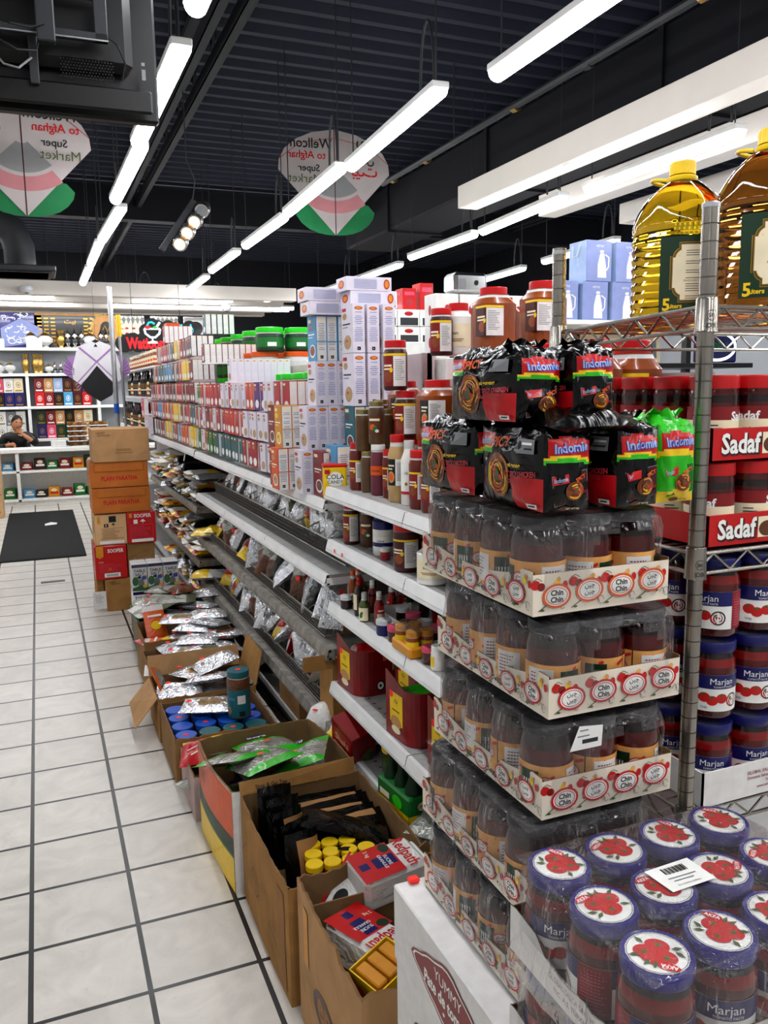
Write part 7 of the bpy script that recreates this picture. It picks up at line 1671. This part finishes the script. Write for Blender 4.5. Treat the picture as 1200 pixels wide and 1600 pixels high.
# ---------------------------------------------------------------- chrome wire rack
def rack():
    o = empty('wire_rack', (.936, .985, 0), 'chrome wire rack with round notched posts holding oil jugs and tomato jars', 'rack')
    W, D, H = .92, .385, 1.856
    def post(x, y, h):
        pr = []; z = 0.0
        while z < h-.004:
            pr += [(.0108, z), (.0127, z+.0008), (.0127, z+.0240), (.0108, min(z+.0248, h))]; z += .0254
        p = obj('post', MB().lathe(pr, 'steel', 22), o); p.location = (x, y, 0)
        c = obj('cap', MB().lathe([(.0135, h-.004), (.0135, h+.002), (.011, h+.004)], 'alum', 20), p)
        return p
    for x, y, h in ((0, 0, H), (0, D, H-.011), (W, 0, H), (W, D, H)): post(x, y, h)
    for zi, (z, drop) in enumerate(((1.711, .014), (1.332, 0), (.896, 0), (.45, 0), (.12, 0))):
        s = MB()
        def q(x, y, dz=0): return (x, y, z-drop*(y/D)+dz)
        for dz, r_ in ((0, .0034), (-.032, .0034)):
            s.tube([q(0, 0, dz), q(W, 0, dz)], r_, 'steel', 8).tube([q(0, D, dz), q(W, D, dz)], r_, 'steel', 8)
            s.tube([q(0, 0, dz), q(0, D, dz)], r_, 'steel', 8).tube([q(W, 0, dz), q(W, D, dz)], r_, 'steel', 8)
        for y in (0, D):
            n = 26; s.tube([q(W*i/n, y, -.002 if i % 2 else -.030) for i in range(n+1)], .0026, 'steel', 6)
        for x in (0, W):
            n = 12; s.tube([q(x, D*i/n, -.002 if i % 2 else -.030) for i in range(n+1)], .0026, 'steel', 6)
        for i in range(1, 16): s.tube([q(0, D*i/16, .002), q(W, D*i/16, .002)], .0018, 'steel', 6)
        for x in (W*.33, W*.66): s.tube([q(x, 0, -.004), q(x, D, -.004)], .003, 'steel', 6)
        sh = obj('wire_shelf', s, o)
        for x, y in ((0, 0), (0, D), (W, 0), (W, D)):
            zz = z-drop*(y/D)
            c = obj('collar', MB().lathe([(.0178, -.038), (.0172, -.036), (.0158, .010), (.0150, .012), (.0130, .012)], 'steel' if zi < 2 else 'dsteel', 20), o); c.location = (x, y, zz)
            if (x, y) == (0, 0):
                obj('emblem', MB().art(cyl(.0178, -2.0, -.026), [('l', [(.002+.0075*math.cos(a*.5), .012+.0075*math.sin(a*.5)) for a in range(14)], .0008, 'dsteel'), ('t', 'SK', .002, .012, .006, 'dsteel'), ('t', 'IDX', .002, -.003, .007, 'dsteel')], l0=.0006), c)
    return o
rack()
def fill_rack():
    # red cardboard trays of tomato paste
    def lab_s(W, H): return [('r', 0, H*.72, W, H*.28, 'dred'), ('t', 'Sadaf', W*.62, H*.8, H*.2, 'white', W*.26, .03), ('e', W*.62, H*.3, W*.11, H*.24, 'tomred'), ('t', 'Tomato Paste', W*.62, H*.5, H*.1, 'pink', W*.22)]+paras(W*.28, H*.6, W*.14, 7, 'dgrey', H*.07)+[('r', W*.3, H*.04, W*.1, H*.1, 'ink')]
    SJ = jar('paste_jar', .0385, .132, 'tomato', 'red', 'cream', label_el=lab_s, lid_h=.02, neck=.96, shoulder=.10, lab_z=(.08, .74), lab_span=4.4, lab_a=-PI*.62, ridge=False)
    for lay, z in enumerate((1.3375, 1.4745)):
        o = empty('display_tray', (.962, .990, z), 'red cardboard tray of tomato paste jars on the wire rack, '+('lower one', 'upper one')[lay], 'tray')
        t = MB(); W, D = .34, .352
        for (x0, y0, x1, y1) in ((0, 0, W, .003), (0, D-.003, W, D), (0, 0, .003, D), (W-.003, 0, W, D)): t.box(x0, y0, 0, x1, y1, .052, 'red')
        t.box(0, 0, 0, W, D, .002, 'cardin'); obj('tray', t, o)
        obj('front_print', MB().art(front(0, -.0002, 0), [('t', 'Sadaf', .063, .026, .036, 'maroon', .085, .07), ('t', 'Sadaf', .061, .028, .033, 'white', .082, .03), ('r', .105, .01, .22, .034, 'cream'), ('e', .125, .024, .018, .013, 'brown'), ('t', 'Tomato Paste', .215, .027, .026, 'white', .17, .045), ('t', 'Tomato Paste', .215, .027, .025, 'ink', .165, .02)], l0=.001), o)
        for i in range(4):
            for j in range(4):
                put(SJ, (1.003+.083*i, 1.032+.084*j, z+.0025), (.5 if (i+j+lay) % 3 == 1 else -1.05)+(0 if j else .1), 'red lidded tomato paste jar, %s tray, %s row back, %s from the rack post' % (('lower', 'upper')[lay], ORD[j], ORD[i]), 'red lidded paste jars on the rack')
    MR = marjan('navy', False)
    MR['category'] = 'jar'
    o = empty('display_tray', (.962, .975, .9025), 'white cardboard tray of tomato jars on the lower wire shelf', 'tray')
    t = MB(); W, D = .36, .37
    for (x0, y0, x1, y1) in ((0, 0, W, .003), (0, D-.003, W, D), (0, 0, .003, D), (W-.003, 0, W, D)): t.box(x0, y0, 0, x1, y1, .062, 'paper')
    t.box(0, 0, 0, W, D, .002, 'cardin'); obj('tray', t, o)
    obj('front_print', MB().art(front(0, -.0002, 0), [('t', 'GLOBAL SALCA', .125, .044, .006, 'dred', .07, .015), ('t', 'Domates Salcasi Ve Gida', .135, .035, .0055, 'dred', .09, .015), ('t', 'Tel 0 232', .15, .026, .005, 'dred', .05, .015), ('t', 'www.salca.com', .14, .017, .005, 'dred', .07, .015)], l0=.001), o)
    k = 0
    for lay, z in enumerate((.905, 1.047, 1.187)):
        for i in range(3 if lay == 0 else 4):
            for j in range(3):
                q = put(MR, (1.015+.088*i+(.0 if lay else 0), 1.025+.09*j, z), -4.15+.25*((i+lay) % 2)-(.55 if lay == 2 and i == 0 else 0), 'blue lidded tomato jar, %s layer, %s row back, %s from the rack post' % (('tray', 'middle', 'upper')[lay], ORD[j], ORD[i]), 'blue lidded tomato jars on the rack')
                q.name = 'tomato_jar'
    for i in range(5):
        q = put(SJ, (1.0+.09*i, 1.05, .4545), 0, 'red lidded jar on the lowest visible wire shelf, %s from the post' % ORD[i], 'jars low on the rack')
    # oil jugs
    def jug(x, y, oil, label, rz):
        b = MB(); pr = [(.055, 0), (.078, .004), (.084, .014)]
        z = .02
        while z < .165:
            pr += [(.086, z), (.0875, z+.006), (.0845, z+.012)]; z += .0165
        pr += [(.087, .170), (.0875, .182), (.0855, .190), (.083, .198), (.079, .208), (.074, .218), (.068, .228), (.060, .238), (.050, .247), (.042, .254), (.034, .260), (.024, .266), (.022, .272), (.0, .272)]
        b.lathe(pr, oil, 60, cap=False)
        for q_, (vx, vy, vz) in enumerate(b.v):      # six pressed petals on the shoulder
            if .19 < vz < .262:
                a_ = math.atan2(vy, vx); g_ = math.sin(PI*(vz-.19)/.072)*(.07*abs(math.sin(3*a_+vz*14))**.6-.03)
                b.v[q_] = (vx*(1-g_), vy*(1-g_), vz)
        b.f.append(tuple(range(60))[::-1]); b.m.append(0); b.sm.append(True)
        o = tag(obj('oil_jug', b), label, 'jug'); o.location = (x, y, 1.7135-.014*(y-.985)/.385); o.rotation_euler = (0, 0, rz)
        cap = MB().lathe([(.0255, .264), (.027, .267), (.027, .272), (.0235, .274)], 'yellow', 26)
        n = 52; pf = []
        for zz in (.276, .296):
            pf += [((.0235 if i % 2 else .0225)*math.cos(2*PI*i/n), (.0235 if i % 2 else .0225)*math.sin(2*PI*i/n), zz) for i in range(n)]
        cap.add(pf, [(i, (i+1) % n, n+(i+1) % n, n+i) for i in range(n)], 'yellow'); cap.lathe([(.0225, .295), (.022, .299), (.002, .300)], 'yellow', 26)
        obj('cap', cap, o)
        obj('handle_ring', MB().tube([(-.02+.0*k, -.0, .262) for k in range(1)]+[(-.026-.028*math.sin(a)*1.0, .024*math.cos(a), .264+.006*math.sin(a)) for a in [PI*k/10 for k in range(11)]], .0035, 'yellow', 8), o)
        W, H = .150, .132
        e = [('r', 0, 0, W, H, 'dgreen')]
        pts = [(.5+.40*math.cos(a)*(1+.05*math.cos(4*a)), .52+.40*math.sin(a)*(1+.05*math.cos(4*a))) for a in [2*PI*k/40 for k in range(40)]]
        def orn(f): return [(W*(.5+(x-.5)*f), H*(.52+(y-.52)*f)) for x, y in pts]
        for f, m in ((1.0, 'gold'), (.97, 'dgreen'), (.94, 'gold'), (.91, 'cream')):
            e += [('r', W*(.5-.28*f), H*(.52-.40*f), W*.56*f, H*.80*f, m), ('r', W*(.5-.38*f), H*(.52-.22*f), W*.76*f, H*.44*f, m)]
            for sx in (-1, 1):
                for sy in (-1, 1): e += [('e', W*(.5+sx*.25*f), H*(.52+sy*.2*f), W*.10*f, H*.13*f, m)]
        e += [('t', '5', W*.09, H*.10, .022, 'yellow', None, .03), ('t', 'Liters', W*.19, H*.075, .008, 'yellow', None, .03)]
        r = random.Random(2)
        for g, (zc, nl) in enumerate(((.80, 3), (.66, 2), (.54, 2), (.44, 1), (.36, 4), (.20, 2))):
            for q in range(nl): e.append(('r', W*.3, H*(zc-.03*q), W*r.uniform(.25, .42), .0012, 'dgrey'))
        e.append(('t', 'MAZOLIN VEGETABLE OIL', W*.48, H*.41, .0036, 'ink', .06, .03))
        obj('label', MB().art(cyl(.0885, -PI*.5-.35, .022), e, curved=True, l0=.0006), o)
        return o
    jug(1.140, 1.275, 'oil', 'five litre jug of bright yellow oil with yellow cap on the rack', -.76); jug(1.155, 1.082, 'oildark', 'five litre jug of dark amber oil at the picture edge', -.94)
fill_rack()
def right_far():
    # far right side of the shop: kettle boxes and framed pictures
    s = empty('wall_shelving', (3.0, 2.6, 0), 'black and white shelf unit across the next aisle, carrying kettle boxes', 'shelving')
    obj('shelf_board', MB().bbox(-.9, 1.2, 1.912, 1.2, 2.0, 1.937, 'white', .003), s)
    obj('shelf_board', MB().bbox(-.9, 1.4, 1.68, 1.2, 2.0, 1.71, 'black', .003), s)
    obj('shelf_board', MB().bbox(-.9, 1.3, 1.10, 1.2, 2.0, 1.13, 'white', .003), s)
    for x in (-.86, .25, 1.16): obj('upright', MB().box(x, 1.95, 0, x+.04, 2.0, 1.912, 'black'), s)
    b = MB().bbox(-.085, -.08, 0, .085, .08, .22, 'lilac', .002).add([(-.0852, .08, .0), (-.0852, -.08, .0), (-.0852, -.08, .22), (-.0852, .08, .22)], [(0, 1, 2, 3)], 'pblue')
    K = proto('kettle_box', [('kettle_box', b), ('front_print', MB().art(front(-.085, -.0802, 0), [('p', [(.075, .02), (.135, .02), (.13, .09), (.12, .13), (.118, .15), (.09, .15), (.085, .13), (.075, .09)], 'paper'), ('l', [(.125, .145), (.15, .13), (.148, .08), (.133, .06)], .008, 'paper'), ('e', .102, .16, .014, .008, 'paper'), ('t', 'KETTLE', .09, .19, .010, 'paper')], l0=.0012)), ('side_print', MB().art(aisle(-.0854, .08, 0), [('t', 'KETTLE', .08, .11, .010, 'paper', None, .012, PI/2)], l0=.0008)), ('cord_handle', MB().tube([(-.09, .04, .20), (-.10, .03, .14), (-.10, -.01, .14), (-.09, -.03, .2)], .003, 'white', 5))], 'box')
    i = 0
    for lay, z in ((0, 1.9375), (1, 2.1595)):
        for k in range(6 if lay == 0 else 5):
            put(K, (2.72+.2*k+(.12 if lay else 0)+(.1 if lay else 0), 4.0, z), 0, 'lavender blue kettle box, %s row on the white shelf, %s along' % (('lower', 'upper')[lay], ORD[k]), 'kettle boxes on the high shelf')
    for k, (x, w_, h_, m, l) in enumerate(((2.72, .34, .19, 'grey', 'large grey framed calligraphy in a pale twisted frame'), (3.12, .3, .18, 'cream', 'framed calligraphy with a portrait beside the rack post'), (3.42, .24, .17, 'grey', 'small framed calligraphy leaning behind the rack'))):
        o = tag(obj('framed_picture', MB().bbox(-w_/2, -.012, 0, w_/2, .012, h_, 'cream', .003)), l, 'picture'); o.location = (x, 4.1, 1.712); o.rotation_euler = (R(-6), 0, 0)
        r = random.Random(k); E = [('r', .03, .03, w_-.06, h_-.06, m), ('r', .06, .06, w_-.12, h_-.12, 'dgrey' if k == 2 else 'rose')]
        for q in range(9): x_, y_ = r.uniform(.08, w_-.1), r.uniform(.08, h_-.1); E.append(('l', [(x_+.03*math.cos(t*.7), y_+.02*math.sin(t*.7)) for t in range(6)], .007, 'white'))
        obj('picture_face', MB().art(flat((-w_/2, -.0122, 0), (1, 0, 0), (0, 0, 1)), E, l0=.0012), o)
    o = tag(obj('led_sign', MB().bbox(-.17, -.015, 0, .17, .015, .2, 'navy', .01)), 'blue oval illuminated sign with white edge at the picture edge', 'sign'); o.location = (3.98, 4.1, 1.715)
    obj('white_edge', MB().art(front(-.17, -.0152, 0), [('l', [(.17+.15*math.cos(a), .1+.085*math.sin(a)) for a in [2*PI*k/24 for k in range(25)]], .016, 'led'), ('t', 'OPEN', .17, .1, .05, 'green', None, .03)], l0=.001), o)
    # cartons along the far side of the spine top: white and black, red, chrome
    K2 = {}
    def bxp(key, w, d, h, m, e, se=None):
        K2[key] = proto('appliance_box', [('appliance_box', MB().bbox(-w/2, -d/2, 0, w/2, d/2, h, m, .002)), ('front_print', MB().art(front(-w/2, -d/2-.0002, 0), e, l0=.0008)), ('side_print', MB().art(aisle(-w/2-.0002, d/2, 0), se or e[:1], l0=.0008))], 'box')
    bxp('wb', .11, .12, .075, 'white', [('r', .012, .004, .09, .034, 'dgrey'), ('e', .055, .056, .022, .010, 'tomred'), ('r', .035, .052, .04, .006, 'dred')], [('e', .06, .05, .018, .012, 'tomred')])
    bxp('rd', .07, .09, .13, 'red', [('r', .01, .09, .05, .02, 'pink'), ('e', .035, .05, .02, .02, 'rose')])
    bxp('wh', .1, .1, .12, 'white', [('e', .05, .06, .012, .02, 'rose'), ('r', .06, 0, .03, .04, 'dgrey')])
    bxp('ap', .22, .18, .15, 'paper', [('e', .15, .07, .05, .045, 'grey'), ('t', 'Mixer', .08, .12, .02, 'dgrey'), ('r', .02, .02, .06, .04, 'rose')], [('r', .02, .03, .14, .09, 'grey')])
    bxp('kt', .16, .16, .15, 'white', [('p', [(.03, .15), (.16, .15), (.16, .08)], 'crimson'), ('e', .09, .055, .05, .04, 'ink'), ('r', .06, .09, .06, .012, 'grey')], [('e', .08, .06, .04, .04, 'ink'), ('r', 0, .12, .16, .03, 'crimson')])
    tag(obj('riser_box', MB().bbox(1.42, 3.38, 1.532, 1.83, 4.0, 1.79, 'white', .003)), 'white carton under the small white and black boxes on the spine', 'box')
    tag(obj('riser_box', MB().bbox(1.42, 2.80, 1.502, 1.83, 3.2, 1.70, 'white', .003)), 'white carton under the boxed lamps on the spine', 'box')
    for j in range(3):
        for i in range((3, 3, 1)[j]):
            put(K2['wb'], (1.49+.113*i, 3.6, 1.792+.078*j), 0, 'white and black boxed appliance with red oval, %s layer, %s across' % (ORD[j], ORD[i]), 'small appliance boxes on the spine')
    for i in range(2): put(K2['rd'], (1.66+.09*i, 3.7, 1.95), 0, 'red carton behind the white and black boxes, %s across' % ORD[i], 'red cartons on the spine', s=(1, 1, .8+.2*i))
    for i in range(8): put(K2['wh'], (1.475+.105*(i % 4), 2.95, 1.702+.123*(i//4)), 0, 'white boxed lamp beside the white and black boxes, %s layer, %s across' % (ORD[i//4], ORD[i % 4]), 'white boxes on the spine', s=(.98, 1, 1) )
    for i in range(3): put(K2['rd'], (1.55+.09*i, 2.62, 1.502), 0, 'red carton low behind the top curry jars, %s across' % ORD[i], 'low red cartons', s=(1.2, 1, 2.0))
    bt = tag(obj('milk_tin', MB().lathe([(.05, 0), (.052, .004), (.052, .06, 'yellow'), (.052, .075, 'navy'), (.052, .15, 'blue'), (.052, .17, 'dred'), (.05, .174, 'dred')], 'navy', 24)), 'blue and yellow round tin with red top behind the white tub', 'tin'); bt.location = (1.475, 2.55, 1.775); bt.scale = (.8, .8, .85)
    obj('label', MB().art(cyl(.0523, -PI*.75, .08), [('e', .04, .03, .02, .022, 'white'), ('r', 0, -.04, .1, .012, 'paper')], curved=True), bt)
    tag(obj('tin_riser', MB().bbox(1.42, 2.49, 1.502, 1.56, 2.6, 1.774, 'red', .003)), 'red carton carrying the blue and yellow tin', 'carton')
    ch = tag(obj('chrome_toaster', MB().bbox(-.11, -.08, 0, .11, .08, .12, 'chrome', .02)), 'chrome toaster on top of the boxed lamps of the spine', 'toaster'); ch.location = (1.58, 2.95, 1.949); ch.scale = (.66, .66, .66)
    obj('slots', MB().box(-.08, -.03, .1202, .08, -.01, .1206, 'ink').box(-.08, .01, .1202, .08, .03, .1206, 'ink').art(front(-.11, -.0802, 0), [('e', .14, .06, .015, .015, 'ink'), ('r', .03, .02, .04, .06, 'grey')]), ch)
    # appliance cartons farther back
    n = 0
    for x in (1.97, 2.2):
        for lay in range(4):
            for y in (5.6, 5.85, 6.1): 
                put(K2['ap'], (x, y, 1.42+.152*lay), 0, 'white appliance carton beyond the spine, %s column, %s layer, %s back' % (('inner', 'outer')[x > 2], ORD[lay], ORD[(5.6, 5.85, 6.1).index(y)]), 'appliance cartons beyond the spine'); n += 1
    for lay in range(5):
        for k in range(3): put(K2['kt'], (2.42+.17*k, 5.5, 1.42+.152*lay), 0, 'white kettle carton with crimson corner, %s layer, %s across' % (ORD[lay], ORD[k]), 'crimson cornered cartons beyond the spine')
    tag(obj('stock_shelf', MB().bbox(1.86, 5.35, 1.39, 2.85, 6.25, 1.418, 'shelf', .004).box(1.88, 5.4, 0, 1.92, 5.44, 1.39, 'alum').box(2.8, 5.4, 0, 2.84, 5.44, 1.39, 'alum').box(1.88, 6.18, 0, 1.92, 6.22, 1.39, 'alum').box(2.8, 6.18, 0, 2.84, 6.22, 1.39, 'alum')), 'white metal shelf carrying the appliance cartons beyond the spine', 'shelf')
right_far()
